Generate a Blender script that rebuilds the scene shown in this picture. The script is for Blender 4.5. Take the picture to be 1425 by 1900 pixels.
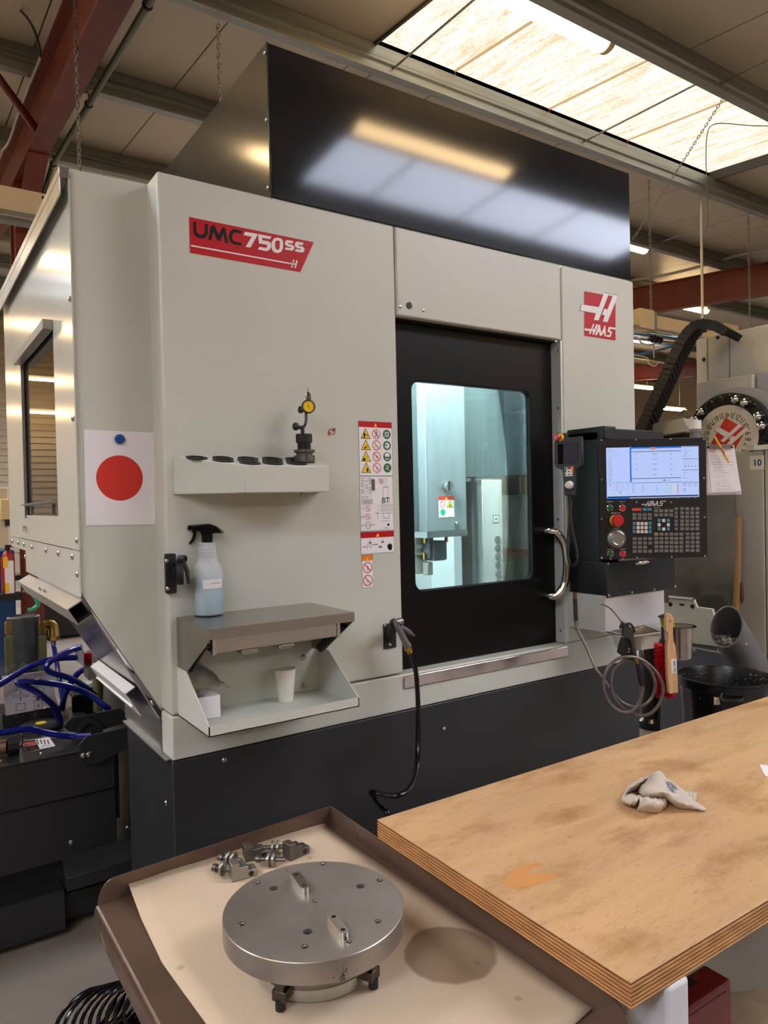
import bpy, bmesh, math, random
from mathutils import Vector, Matrix
from mathutils.geometry import tessellate_polygon
random.seed(7)
for o in list(bpy.data.objects): bpy.data.objects.remove(o)
SC = bpy.context.scene
COL = SC.collection

# ---------------------------------------------------------------- camera
FOC = 1347.155                       # focal length in pixels of the 1425 x 1900 frame
YAW, PITCH, ROLL = map(math.radians, (33.84873, -0.93443, -1.25372))
EYE = Vector((0, 0, 1.6))
_cy, _sy, _cp, _sp = math.cos(YAW), math.sin(YAW), math.cos(PITCH), math.sin(PITCH)
FWD = Vector((_sy*_cp, _cy*_cp, _sp)); _r = Vector((_cy, -_sy, 0)); _u = _r.cross(FWD)
RIGHT = _r*math.cos(ROLL) + _u*math.sin(ROLL); UP = _u*math.cos(ROLL) - _r*math.sin(ROLL)
cam = bpy.data.objects.new('camera', bpy.data.cameras.new('camera')); COL.objects.link(cam)
cam.data.sensor_fit = 'HORIZONTAL'; cam.data.sensor_width = 36; cam.data.lens = FOC/1425*36
cam.data.clip_start = 0.05; cam.data.clip_end = 200
mw = Matrix((RIGHT, UP, -FWD)).transposed().to_4x4(); mw.translation = EYE; cam.matrix_world = mw
SC.camera = cam

# survey helpers: the sight line through a pixel, cut with a real plane of the workshop
def ray(x, y): return RIGHT*((x-712.5)/FOC) - UP*((y-950)/FOC) + FWD
def fY(x, y, Y): d = ray(x, y); return EYE + d*((Y-EYE.y)/d.y)
def fX(x, y, X): d = ray(x, y); return EYE + d*((X-EYE.x)/d.x)
def fZ(x, y, Z): d = ray(x, y); return EYE + d*((Z-EYE.z)/d.z)
def fD(x, y, D): return EYE + ray(x, y)*D

# ---------------------------------------------------------------- world, view
w = bpy.data.worlds.new('world'); SC.world = w; w.use_nodes = True
w.node_tree.nodes['Background'].inputs[0].default_value = (0.75, 0.85, 1.0, 1)
w.node_tree.nodes['Background'].inputs[1].default_value = 1.0
SC.view_settings.view_transform = 'Standard'; SC.view_settings.look = 'None'
SC.view_settings.gamma = 1; SC.view_settings.use_curve_mapping = False
SC.view_settings.exposure = 0.0
SKY_NEAR, SKY_REST, TUBE = 1.25, 20.0, 40.0      # radiance of the stained skylight in view (dimmed so its stains show), of the brighter unseen ones, of the fluorescent diffusers
SC.cycles.max_bounces = 8; SC.cycles.diffuse_bounces = 4; SC.cycles.glossy_bounces = 4
SC.cycles.transparent_max_bounces = 12; SC.cycles.sample_clamp_indirect = 4.0
SC.cycles.caustics_reflective = False; SC.cycles.caustics_refractive = False

# ---------------------------------------------------------------- materials
def lin(c):
    return tuple(((v/255)/12.92 if v/255 <= .04045 else ((v/255+.055)/1.055)**2.4) for v in c)
MATS = {}
def mat(name, col, rough=.5, metal=0., var=0., scale=6., bump=0., bscale=60., stretch=(1,1,1), coat=0., spec=.5, alpha=1., trans=0., rvar=0.):
    if name in MATS: return MATS[name]
    m = bpy.data.materials.new(name); m.use_nodes = True; nt = m.node_tree; N, L = nt.nodes, nt.links
    p = N['Principled BSDF']; c = lin(col)
    p.inputs['Base Color'].default_value = (*c, 1); p.inputs['Roughness'].default_value = rough
    p.inputs['Metallic'].default_value = metal; p.inputs['Coat Weight'].default_value = coat
    p.inputs['Specular IOR Level'].default_value = spec; p.inputs['Alpha'].default_value = alpha
    p.inputs['Transmission Weight'].default_value = trans
    if var or bump or rvar:
        tc = N.new('ShaderNodeTexCoord'); mp = N.new('ShaderNodeMapping'); mp.inputs['Scale'].default_value = stretch
        L.new(tc.outputs['Object'], mp.inputs['Vector'])
    if var:
        nz = N.new('ShaderNodeTexNoise'); nz.inputs['Scale'].default_value = scale; nz.inputs['Detail'].default_value = 6
        L.new(mp.outputs[0], nz.inputs['Vector'])
        rp = N.new('ShaderNodeValToRGB'); rp.color_ramp.elements[0].position = .3; rp.color_ramp.elements[1].position = .7
        rp.color_ramp.elements[0].color = (*[max(0, v*(1-var)) for v in c], 1)
        rp.color_ramp.elements[1].color = (*[min(1, v*(1+var)) for v in c], 1)
        L.new(nz.outputs['Fac'], rp.inputs[0]); L.new(rp.outputs[0], p.inputs['Base Color'])
    if rvar:
        n3 = N.new('ShaderNodeTexNoise'); n3.inputs['Scale'].default_value = scale*.7; n3.inputs['Detail'].default_value = 5
        L.new(mp.outputs[0], n3.inputs['Vector'])
        mr = N.new('ShaderNodeMapRange'); mr.inputs[1].default_value = .3; mr.inputs[2].default_value = .7
        mr.inputs[3].default_value = max(.02, rough-rvar); mr.inputs[4].default_value = rough+rvar
        L.new(n3.outputs['Fac'], mr.inputs[0]); L.new(mr.outputs[0], p.inputs['Roughness'])
    if bump:
        n2 = N.new('ShaderNodeTexNoise'); n2.inputs['Scale'].default_value = bscale; n2.inputs['Detail'].default_value = 3
        L.new(mp.outputs[0], n2.inputs['Vector'])
        b = N.new('ShaderNodeBump'); b.inputs['Strength'].default_value = bump; b.inputs['Distance'].default_value = .002
        L.new(n2.outputs['Fac'], b.inputs['Height']); L.new(b.outputs[0], p.inputs['Normal'])
    MATS[name] = m; return m
def emit(name, col, s):
    if name in MATS: return MATS[name]
    m = bpy.data.materials.new(name); m.use_nodes = True; nt = m.node_tree; nt.nodes.clear()
    e = nt.nodes.new('ShaderNodeEmission'); e.inputs[0].default_value = (*lin(col), 1); e.inputs[1].default_value = s
    o = nt.nodes.new('ShaderNodeOutputMaterial'); nt.links.new(e.outputs[0], o.inputs[0]); MATS[name] = m; return m
def pane(name, tint, fac=.08, rough=.0):
    if name in MATS: return MATS[name]
    m = bpy.data.materials.new(name); m.use_nodes = True; nt = m.node_tree; nt.nodes.clear(); N, L = nt.nodes, nt.links
    t = N.new('ShaderNodeBsdfTransparent'); t.inputs[0].default_value = (*lin(tint), 1)
    g = N.new('ShaderNodeBsdfGlossy'); g.inputs['Roughness'].default_value = rough
    mx = N.new('ShaderNodeMixShader'); f = N.new('ShaderNodeFresnel'); f.inputs[0].default_value = 1.45
    mu = N.new('ShaderNodeMath'); mu.operation = 'MULTIPLY_ADD'; mu.inputs[1].default_value = .9; mu.inputs[2].default_value = fac-.04
    o = N.new('ShaderNodeOutputMaterial')
    L.new(f.outputs[0], mu.inputs[0]); L.new(mu.outputs[0], mx.inputs[0]); L.new(t.outputs[0], mx.inputs[1]); L.new(g.outputs[0], mx.inputs[2]); L.new(mx.outputs[0], o.inputs[0])
    MATS[name] = m; return m

GREY = mat('machine_grey_paint', (197, 198, 185), .38, var=.03, scale=3, bump=.05, bscale=500)
GREYG = mat('machine_grey_gloss_paint', (197, 198, 185), .16, var=.03, scale=3, bump=.10, bscale=14)
DARK = mat('charcoal_gloss_paint', (33, 33, 36), .085, var=.05, scale=4, bump=.035, bscale=6, spec=.30)
BASE = mat('charcoal_paint', (36, 37, 39), .42, var=.06, scale=4, bump=.05, bscale=300)
BLACK = mat('black_satin_paint', (20, 19, 20), .35, var=.1, scale=4)
BLKM = mat('black_matt_plastic', (17, 17, 18), .55, var=.1, scale=20)
BLKG = mat('black_gloss_rubber', (8, 8, 9), .18)
RUB = mat('dark_rubber', (24, 24, 25), .6)
GALV = mat('galvanised_steel', (168, 168, 162), .42, 1., var=.12, scale=5, bump=.04, bscale=80, rvar=.08)
GALVS = mat('galvanised_smooth', (176, 178, 182), .22, 1., var=.08, scale=3, bump=.05, bscale=6, rvar=.06)
STEEL = mat('stainless_brushed', (180, 176, 170), .26, 1., var=.06, scale=30, stretch=(.05, 1, 1), bump=.02, bscale=90)
CHROME = mat('chrome', (215, 212, 208), .08, 1.)
MACH = mat('machined_steel', (158, 154, 147), .36, .8, var=.14, scale=9, bump=.03, bscale=120, rvar=.08)
DKST = mat('dark_oiled_steel', (112, 106, 100), .36, .8, var=.2, scale=40)
BOLT = mat('zinc_screw', (190, 188, 182), .25, 1.)
BRASS = mat('brass', (196, 158, 84), .25, 1., var=.1, scale=50)
WHITE = mat('white_paper', (232, 226, 226), .6, var=.03, scale=8)
WPL = mat('white_plastic', (236, 234, 226), .35)
RED = mat('print_red', (184, 4, 24), .45, spec=.3); RED2 = mat('print_orange_red', (205, 44, 28), .5)
PBLK = mat('print_black', (14, 14, 13), .55, spec=.25); PYEL = mat('print_yellow', (240, 200, 20), .5)
PGRN = mat('print_green', (14, 96, 74), .5); PORG = mat('print_orange', (232, 128, 24), .5)
PWHT = mat('print_white', (235, 232, 230), .5); PGRY = mat('print_grey', (120, 120, 118), .5)
RUSTRED = mat('red_oxide_paint', (108, 42, 28), .5, var=.14, scale=3, bump=.1, bscale=40)
CREAM = mat('cream_enamel', (226, 204, 166), .45, var=.04, scale=3)
GREEN = mat('olive_plastic', (96, 98, 56), .5); BLUEH = mat('blue_hose', (8, 18, 104), .2)

# ---------------------------------------------------------------- mesh builder
class B:
    def __init__(s): s.v = []; s.f = []; s.mi = []; s.mats = []; s.k = 0
    def m(s, mt):
        if mt not in s.mats: s.mats.append(mt)
        s.k = s.mats.index(mt); return s
    def add(s, vs, fs):
        n = len(s.v); s.v += [Vector(q) for q in vs]; s.f += [[i+n for i in f] for f in fs]; s.mi += [s.k]*len(fs); return s
    def box(s, x0, x1, y0, y1, z0, z1):
        return s.add([(x, y, z) for x in (x0, x1) for y in (y0, y1) for z in (z0, z1)],
                     [(0,1,3,2),(4,6,7,5),(0,4,5,1),(2,3,7,6),(0,2,6,4),(1,5,7,3)])
    def obox(s, c, u, v, n, a, b, d):          # oriented box: centre, unit axes, full sizes
        c = Vector(c); vs = [c + u*(a/2*i) + v*(b/2*j) + n*(d/2*k) for i in (-1,1) for j in (-1,1) for k in (-1,1)]
        return s.add(vs, [(0,1,3,2),(4,6,7,5),(0,4,5,1),(2,3,7,6),(0,2,6,4),(1,5,7,3)])
    def prism(s, pts, d):                       # polygon pushed along the vector d
        pts = [Vector(p) for p in pts]; d = Vector(d); n = len(pts)
        tri = tessellate_polygon([pts])
        fs = [t for t in tri] + [[i+n for i in t] for t in tri] + [(i, (i+1) % n, n+(i+1) % n, n+i) for i in range(n)]
        return s.add(pts + [p+d for p in pts], fs)
    def sheet(s, loops, o, u, v, t):            # plate with holes: 2-D loops in the frame (o, u, v), thickness t along u x v
        o, u, v = Vector(o), Vector(u), Vector(v); nn = u.cross(v).normalized()*t
        L3 = [[Vector((a, b, 0)) for a, b in lp] for lp in loops]; tri = tessellate_polygon(L3)
        fl = [q for lp in L3 for q in lp]; n = len(fl); P = [o+u*q.x+v*q.y for q in fl]
        fs = [list(t_) for t_ in tri] + [[i+n for i in t_] for t_ in tri]; b = 0
        for lp in L3:
            m_ = len(lp); fs += [(b+i, b+(i+1) % m_, n+b+(i+1) % m_, n+b+i) for i in range(m_)]; b += m_
        return s.add(P + [p+nn for p in P], fs)
    def ringpts(s, c, ax, r, n, ph=0):
        ax = Vector(ax).normalized(); a = ax.orthogonal().normalized(); b = ax.cross(a)
        return [Vector(c) + a*(r*math.cos(ph+2*math.pi*i/n)) + b*(r*math.sin(ph+2*math.pi*i/n)) for i in range(n)]
    def cyl(s, a, b, r, r2=None, n=16):
        a, b = Vector(a), Vector(b); r2 = r if r2 is None else r2
        vs = s.ringpts(a, b-a, r, n) + s.ringpts(b, b-a, r2, n)
        return s.add(vs, [(i, (i+1) % n, n+(i+1) % n, n+i) for i in range(n)] + [list(range(n))[::-1], list(range(n, 2*n))])
    def lathe(s, prof, base, ax=(0,0,1), n=24, cap=True):   # (radius, height) pairs
        base = Vector(base); ax = Vector(ax).normalized(); vs = []; fs = []
        for r, h in prof: vs += s.ringpts(base+ax*h, ax, max(r, 1e-5), n)
        for k in range(len(prof)-1):
            fs += [(k*n+i, k*n+(i+1) % n, (k+1)*n+(i+1) % n, (k+1)*n+i) for i in range(n)]
        if cap: fs += [list(range(n))[::-1], list(range((len(prof)-1)*n, len(prof)*n))]
        return s.add(vs, fs)
    def tube(s, path, r, n=8, closed=False):
        P = [Vector(p) for p in path]; vs = []; fs = []; N = len(P)
        t0 = (P[1]-P[0]).normalized(); a = t0.orthogonal().normalized()
        for i, p in enumerate(P):
            if closed: t = (P[(i+1) % N]-P[i-1])
            else: t = P[min(i+1, N-1)]-P[max(i-1, 0)]
            t = t.normalized() if t.length > 1e-9 else t0
            a = (a - t*a.dot(t)); a = a.normalized() if a.length > 1e-6 else t.orthogonal().normalized(); b = t.cross(a)
            rr = r[i] if isinstance(r, (list, tuple)) else r
            vs += [p + a*(rr*math.cos(2*math.pi*k/n)) + b*(rr*math.sin(2*math.pi*k/n)) for k in range(n)]
        for i in range(N if closed else N-1):
            j = (i+1) % N; fs += [(i*n+k, i*n+(k+1) % n, j*n+(k+1) % n, j*n+k) for k in range(n)]
        if not closed: fs += [list(range(n))[::-1], list(range((N-1)*n, N*n))]
        return s.add(vs, fs)
    def ball(s, c, r, sx=1, sy=1, sz=1, n=12, h=8):
        vs = []; fs = []
        for i in range(h+1):
            th = math.pi*i/h; vs += [Vector(c)+Vector((r*sx*math.sin(th)*math.cos(2*math.pi*k/n), r*sy*math.sin(th)*math.sin(2*math.pi*k/n), r*sz*math.cos(th))) for k in range(n)]
        for i in range(h): fs += [(i*n+k, i*n+(k+1) % n, (i+1)*n+(k+1) % n, (i+1)*n+k) for k in range(n)]
        return s.add(vs, fs)
    # ---- flat print: frame (o, u, v) with thin layers
    def frame(s, o, u, v): s.fo, s.fu, s.fv = Vector(o), Vector(u).normalized(), Vector(v).normalized(); s.fn = s.fu.cross(s.fv); return s
    def P2(s, x, y, l): return s.fo + s.fu*x + s.fv*y + s.fn*(l*.00035)
    def poly(s, pts, l=1, mt=None):
        if mt: s.m(mt)
        q = [Vector((a, b, 0)) for a, b in pts]; tri = tessellate_polygon([q])
        return s.add([s.P2(a, b, l) for a, b in pts], tri)
    def rect(s, x0, y0, x1, y1, l=1, mt=None):
        if mt: s.m(mt)
        return s.add([s.P2(x0,y0,l), s.P2(x1,y0,l), s.P2(x1,y1,l), s.P2(x0,y1,l)], [(0,1,2,3)])
    def circ(s, x, y, r, l=1, mt=None, n=28, ry=None):
        if mt: s.m(mt)
        return s.add([s.P2(x+r*math.cos(2*math.pi*i/n), y+(ry or r)*math.sin(2*math.pi*i/n), l) for i in range(n)], [list(range(n))])
    def ring(s, x, y, r, wd, l=1, mt=None, n=28):
        if mt: s.m(mt)
        vs = [s.P2(x+q*math.cos(2*math.pi*i/n), y+q*math.sin(2*math.pi*i/n), l) for q in (r, r-wd) for i in range(n)]
        return s.add(vs, [(i, (i+1) % n, n+(i+1) % n, n+i) for i in range(n)])
    def line(s, pts, wd, l=1, mt=None):
        if mt: s.m(mt)
        for (x0, y0), (x1, y1) in zip(pts, pts[1:]):
            d = Vector((x1-x0, y1-y0)); 
            if d.length < 1e-9: continue
            q = Vector((-d.y, d.x)).normalized()*wd/2; e = d.normalized()*wd*.25
            s.add([s.P2(x0-e.x+q.x, y0-e.y+q.y, l), s.P2(x0-e.x-q.x, y0-e.y-q.y, l), s.P2(x1+e.x-q.x, y1+e.y-q.y, l), s.P2(x1+e.x+q.x, y1+e.y+q.y, l)], [(0,1,2,3)])
        return s
    def text(s, t, x, y, size, l=1, mt=None, xs=1., shear=0., off=0., align='CENTER', rot=0.):
        if mt: s.m(mt)
        vs, fs = glyphs(t, off, align); c_, s_ = math.cos(rot), math.sin(rot); out = []
        for a, b in vs:
            a2 = (a*xs + b*shear)*size; b2 = b*size
            out.append(s.P2(x + a2*c_ - b2*s_, y + a2*s_ + b2*c_, l))
        return s.add(out, fs)
    def o(s, name, parent=None, mt=None, bevel=0., smooth=35, recalc=True, seg=2):
        off = Vector((0,0,0)); q = parent
        while q is not None:
            if q.get('_w'): off = Vector(q['_w'])
            q = q.parent
        if mt is not None and not s.mats: s.mats = [mt]
        me = bpy.data.meshes.new(name); me.from_pydata([tuple(v-off) for v in s.v], [], [list(f) for f in s.f])
        for k in s.mats: me.materials.append(k)
        me.polygons.foreach_set('material_index', s.mi)
        if recalc:
            bm = bmesh.new(); bm.from_mesh(me); bmesh.ops.recalc_face_normals(bm, faces=bm.faces); bm.to_mesh(me); bm.free()
        me.update()
        if smooth: me.polygons.foreach_set('use_smooth', [True]*len(me.polygons)); me.set_sharp_from_angle(angle=math.radians(smooth))
        ob = bpy.data.objects.new(name, me); COL.objects.link(ob)
        if parent is not None: ob.parent = parent
        if bevel:
            bv = ob.modifiers.new('bevel', 'BEVEL'); bv.width = bevel; bv.segments = seg; bv.limit_method = 'ANGLE'; bv.angle_limit = math.radians(40)
        return ob
_gc = {}
def glyphs(t, off, align):
    key = (t, off, align)
    if key not in _gc:
        cu = bpy.data.curves.new('t', 'FONT'); cu.body = t; cu.offset = off; cu.align_x = align; cu.size = 1; cu.fill_mode = 'FRONT'; cu.resolution_u = 3
        ob = bpy.data.objects.new('t', cu); me = bpy.data.meshes.new_from_object(ob)
        _gc[key] = ([(v.co.x, v.co.y) for v in me.vertices], [list(p.vertices) for p in me.polygons])
        bpy.data.objects.remove(ob); bpy.data.curves.remove(cu); bpy.data.meshes.remove(me)
    return _gc[key]

def tag(o, label, cat, group=None):
    o['label'] = label; o['category'] = cat
    if group: o['group'] = group
    return o
def thing(name, label, cat, loc=(0,0,0), group=None, world=True, rot=None):   # an Empty at the thing's base; world=True: parts are given in world coordinates
    o = bpy.data.objects.new(name, None); COL.objects.link(o); o.location = loc; o.empty_display_size = .05
    if rot: o.rotation_euler = rot
    if world: o['_w'] = tuple(loc)
    return tag(o, label, cat, group)
def struct(o): o['kind'] = 'structure'; return o
def stuff(o): o['kind'] = 'stuff'; return o
def copy(o, parent=None, loc=None, rot=None, label=None, group=None):
    c = o.copy(); COL.objects.link(c)
    if parent is not None: c.parent = parent
    if loc is not None: c.location = loc
    if rot is not None: c.rotation_euler = rot
    if label: c['label'] = label
    if group: c['group'] = group
    for ch in list(o.children):
        if ch.name != c.name: copy(ch, c)
    return c
def rrect(x0, y0, x1, y1, r, n=6):
    pts = []
    for cx, cy, a in ((x1-r, y0+r, -90), (x1-r, y1-r, 0), (x0+r, y1-r, 90), (x0+r, y0+r, 180)):
        pts += [(cx+r*math.cos(math.radians(a+90*i/n)), cy+r*math.sin(math.radians(a+90*i/n))) for i in range(n+1)]
    return pts
def circle2(x, y, r, n=20): return [(x+r*math.cos(2*math.pi*i/n), y+r*math.sin(2*math.pi*i/n)) for i in range(n)]
def spline(P, k=6, closed=False):
    P = [Vector(p) for p in P]; out = []; n = len(P)
    for i in range(n if closed else n-1):
        g = (lambda j: P[j % n]) if closed else (lambda j: P[max(0, min(n-1, j))])
        p0, p1, p2, p3 = g(i-1), g(i), g(i+1), g(i+2)
        for t in range(k):
            t /= k
            out.append(.5*((2*p1)+(p2-p0)*t+(2*p0-5*p1+4*p2-p3)*t*t+(3*p1-p0-3*p2+p3)*t**3))
    if not closed: out.append(P[-1])
    return out
X_, Y_, Z_ = Vector((1,0,0)), Vector((0,1,0)), Vector((0,0,1))
def screw(parent, p, n, r=.006, mt=None, name='screw'):
    b = B(); n = Vector(n).normalized(); b.lathe([(r, 0), (r, r*.35), (r*.7, r*.7), (r*.3, r*.8)], Vector(p)-n*.0005, n, 10); return b.o(name, parent, mt or BOLT)
# ================================================================ the workshop shell
RS = .09                                       # roof pitch, rising away from the viewer
def purlin_z(y): return 4.55 + RS*(y-3.11)      # underside of a purlin at y
def roof_z(y): return purlin_z(y) + .24         # underside of the roof sheets
def fR(x, y, off=.24):                          # sight line cut with the roof plane
    d = ray(x, y); k = purlin_z(0)+off; t = (k-EYE.z)/(d.z-RS*d.y); return EYE + d*t
FX0, FX1, FY0, FY1 = -16., 24., -9., 20.
# floor
fm = mat('workshop_concrete', (134, 125, 113), .45, var=.22, scale=1.6, bump=.12, bscale=30, rvar=.12)
struct(B().box(FX0, FX1, FY0, FY1, -.2, 0).o('floor', None, fm))
wallm = mat('cream_wall_cladding', (186, 170, 142), .6, var=.05, scale=2)
bluem = mat('blue_dado_paint', (30, 62, 110), .55, var=.05)
wb = struct(B().box(FX0, FX1, FY1, FY1+.2, 0, 7.2).o('wall_back', None, wallm))
for i in range(36):                             # ribbed cladding rails on the far wall
    b = B().box(FX0+.1, FX1-.1, FY1-.03, FY1+.001, .5+i*.16, .5+i*.16+.11); b.o('cladding_strip', wb, wallm)
struct(B().box(FX0-.2, FX0, FY0, FY1, 0, 7.2).o('wall_left', None, wallm))
struct(B().box(FX1, FX1+.2, FY0, FY1, 0, 7.2).o('wall_right', None, wallm))
struct(B().box(FX0, FX1, FY0-.2, FY0, 0, 4.2).o('wall_front', None, mat('dim_cladding', (120, 110, 96), .7)))  # unseen wall coloured darker so the glossy door reflects little light
# ceiling of insulated roof panels, cut for the skylights
roofm = mat('roof_panel_cream', (198, 184, 160), .42, var=.05, scale=.8, bump=.05, bscale=3)
SKX = [-6.03, 2.97, 11.97]; SKW = 4.25
SKY = [(3.20, 4.46), (-1.55, -.42), (-6.3, -5.2), (9.7, 11.1), (13.4, 14.8)]  # middle bay, first two rows known; all others added for more daylight
ceil = struct(B().add([(x, y, roof_z(y)+.22) for x in (FX0-.2, FX1+.2) for y in (FY0-.2, FY1+.2)], [(0, 1, 3, 2)]).o('ceiling', None, mat('roof_outer', (150, 150, 145), .8), smooth=0))
lo, hi = [], []
lo = sorted([FX0, -15., -14., -13., -12., -11., -10., -9., -8., -7., -6.03, -5.24, -4.18, -3.12, -1.78, -.9, 0., .95, 2.0])
hi = [8.2, 9.2, 10.1, 11., 11.97, 12.76, 13.82, 14.88, 16.22, 17.1, 17.6, 18.7, 19.8, 20.9, 22., FX1]
edges = lo + [2.97, 3.76, 4.82, 5.88, 7.22] + hi
def roofbox(b, x0, x1, y0, y1, dz, h):
    b.add([(x_, y_, roof_z(y_)+dz+k*h) for x_ in (x0, x1) for y_ in (y0, y1) for k in (0, 1)],
          [(0,1,3,2),(4,6,7,5),(0,4,5,1),(2,3,7,6),(0,2,6,4),(1,5,7,3)])
for a, c in zip(edges, edges[1:]):
    insky = any(s-.01 <= a and c <= s+SKW+.01 for s in SKX)
    spans = [(FY0, FY1)]
    if insky: spans = [(FY0, -6.3), (-5.2, -1.55), (-.42, 3.20), (4.46, 9.7), (11.1, 13.4), (14.8, FY1)]
    for y0, y1 in spans:
        b = B(); roofbox(b, a+.006, c-.006, y0, y1, 0, .10); b.o('roof_panel', ceil, roofm, smooth=0)
# skylights: raised translucent sheets that glow with daylight
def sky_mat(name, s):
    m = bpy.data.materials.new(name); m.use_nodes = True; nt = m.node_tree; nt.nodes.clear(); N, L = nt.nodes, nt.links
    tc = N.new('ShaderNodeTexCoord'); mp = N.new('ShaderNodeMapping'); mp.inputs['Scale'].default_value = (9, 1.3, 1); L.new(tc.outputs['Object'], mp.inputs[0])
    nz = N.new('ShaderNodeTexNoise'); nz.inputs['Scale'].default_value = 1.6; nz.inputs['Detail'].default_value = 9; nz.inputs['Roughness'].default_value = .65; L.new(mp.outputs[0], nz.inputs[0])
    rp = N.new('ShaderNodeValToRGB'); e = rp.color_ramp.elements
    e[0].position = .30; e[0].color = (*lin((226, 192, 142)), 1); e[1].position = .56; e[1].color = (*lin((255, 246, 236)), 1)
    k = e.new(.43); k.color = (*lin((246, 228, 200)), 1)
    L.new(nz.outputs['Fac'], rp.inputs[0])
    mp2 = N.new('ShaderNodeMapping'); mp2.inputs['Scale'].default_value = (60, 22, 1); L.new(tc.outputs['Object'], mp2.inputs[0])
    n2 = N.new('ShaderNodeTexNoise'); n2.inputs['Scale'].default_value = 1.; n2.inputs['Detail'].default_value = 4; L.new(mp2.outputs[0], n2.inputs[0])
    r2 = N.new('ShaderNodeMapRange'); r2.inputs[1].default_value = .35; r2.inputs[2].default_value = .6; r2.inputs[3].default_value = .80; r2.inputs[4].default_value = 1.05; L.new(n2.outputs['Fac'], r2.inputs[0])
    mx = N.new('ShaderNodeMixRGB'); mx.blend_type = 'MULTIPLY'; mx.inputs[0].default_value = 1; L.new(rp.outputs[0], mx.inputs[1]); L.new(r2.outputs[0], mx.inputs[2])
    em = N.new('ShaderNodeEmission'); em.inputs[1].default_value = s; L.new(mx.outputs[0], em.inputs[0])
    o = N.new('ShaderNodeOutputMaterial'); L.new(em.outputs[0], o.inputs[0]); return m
skym = sky_mat('stained_skylight_sheet', SKY_NEAR); skyo = emit('bright_skylight_sheet', (226, 234, 255), SKY_REST)  # unseen sheets emit far more, to light the room
wn = 0
for i, sx in enumerate(SKX):
    for j, (y0, y1) in enumerate(SKY):
        if i == 0 and j == 0: pass
        wn += 1; near = (i == 1 and j == 0)
        fb = B()
        roofbox(fb, sx-.02, sx+.0, y0-.02, y1+.02, -.02, .2); roofbox(fb, sx+SKW, sx+SKW+.02, y0-.02, y1+.02, -.02, .2)
        roofbox(fb, sx, sx+SKW, y0-.02, y0, 0, .2); roofbox(fb, sx, sx+SKW, y1, y1+.02, 0, .2)
        wo = struct(fb.o('window_%d' % wn, None, mat('skylight_curb', (70, 64, 56), .6)))
        xs = [0, .79, 1.85, 2.91, 4.25]
        for a, c in zip(xs, xs[1:]):
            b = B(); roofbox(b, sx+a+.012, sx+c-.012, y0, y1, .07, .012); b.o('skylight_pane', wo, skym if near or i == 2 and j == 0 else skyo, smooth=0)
        g = B()
        for a in xs[1:-1]:
            roofbox(g, sx+a-.013, sx+a+.013, y0, y1, .066, .016)
        g.o('pane_overlap', wo, emit('backlit_overlap', (226, 188, 132), .85), smooth=0)
# purlins (galvanised zed sections) and red rafters
PY = [-6.7, -5.1, -3.3, -1.72, -.28, 1.65, 3.11, 4.40, 5.98, 7.68, 9.5, 11.3, 13.1, 15., 17., 19.]
galp = mat('purlin_galvanised', (150, 150, 140), .38, .85, var=.2, scale=4, stretch=(.3, 3, 6), bump=.05, bscale=50)
for y in PY:
    z = purlin_z(y); b = B()
    sec = [(0,0),(.075,0),(.075,.02),(.068,.02),(.068,.007),(.007,.007),(.007,.10),(.022,.115),(.022,.135),(.007,.15),(.007,.228),(-.06,.228),(-.06,.215),(-.067,.215),(-.067,.236),(0,.236)]
    b.prism([(FX0, y-u, z+v) for u, v in sec], (FX1-FX0, 0, 0))
    struct(b.o('roof_purlin', None, galp, smooth=0))
def rafter(x, yb0, yb1):
    b = B(); h = .44
    for (z0, z1, w) in ((0, .018, .075), (.018, h-.018, .006), (h-.018, h, .075)):
        b.add([(xx, y, purlin_z(y)-h+zz) for xx in (x-w, x+w) for y in (yb0, yb1) for zz in (z0, z1)], [(0,1,3,2),(4,6,7,5),(0,4,5,1),(2,3,7,6),(0,2,6,4),(1,5,7,3)])
    return b
for x in (-8., 1.0, 10.05, 19.):
    r = struct(rafter(x, FY0, FY1).o('roof_rafter', None, RUSTRED, smooth=0))
    b = B()                                     # haunch and column
    for yy in ((7.25,) if x < 2 else ()):
        zt = purlin_z(yy)-.44
        b.box(x-.075, x+.075, yy-.15, yy-.132, 0, zt); b.box(x-.075, x+.075, yy+.132, yy+.15, 0, zt); b.box(x-.006, x+.006, yy-.132, yy+.132, 0, zt)
        b.prism([(x-.006, yy-.15, zt), (x-.006, yy-.15, zt-.45), (x-.006, yy-1.0, purlin_z(yy-1.0)-.44)], (.012, 0, 0))
        b.add([(xx, y_, z_) for xx in (x-.075, x+.075) for (y_, z_) in ((yy-.15, zt-.46), (yy-1.0, purlin_z(yy-1.0)-.455), (yy-1.0, purlin_z(yy-1.0)-.44), (yy-.15, zt-.44))],
              [(0,1,2,3),(4,5,6,7),(0,1,5,4),(1,2,6,5),(2,3,7,6),(0,3,7,4)])
    if b.v: struct(b.o('steel_column', None, RUSTRED, smooth=0))
# sag rods between purlins
def rod(name, p, q, r, mt):
    return struct(B().tube([p, q], r, 8).o(name, None, mt))
for x in (fY(730,122,4.39).x, fY(1085,258,4.39).x, 8.4):
    for k in range(len(PY)-1):
        if 0 <= PY[k] < 8: rod('sag_rod', (x, PY[k+1]-.01, purlin_z(PY[k+1])+.10), (x, PY[k]+.01, purlin_z(PY[k])+.19), .008, GALV)
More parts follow.
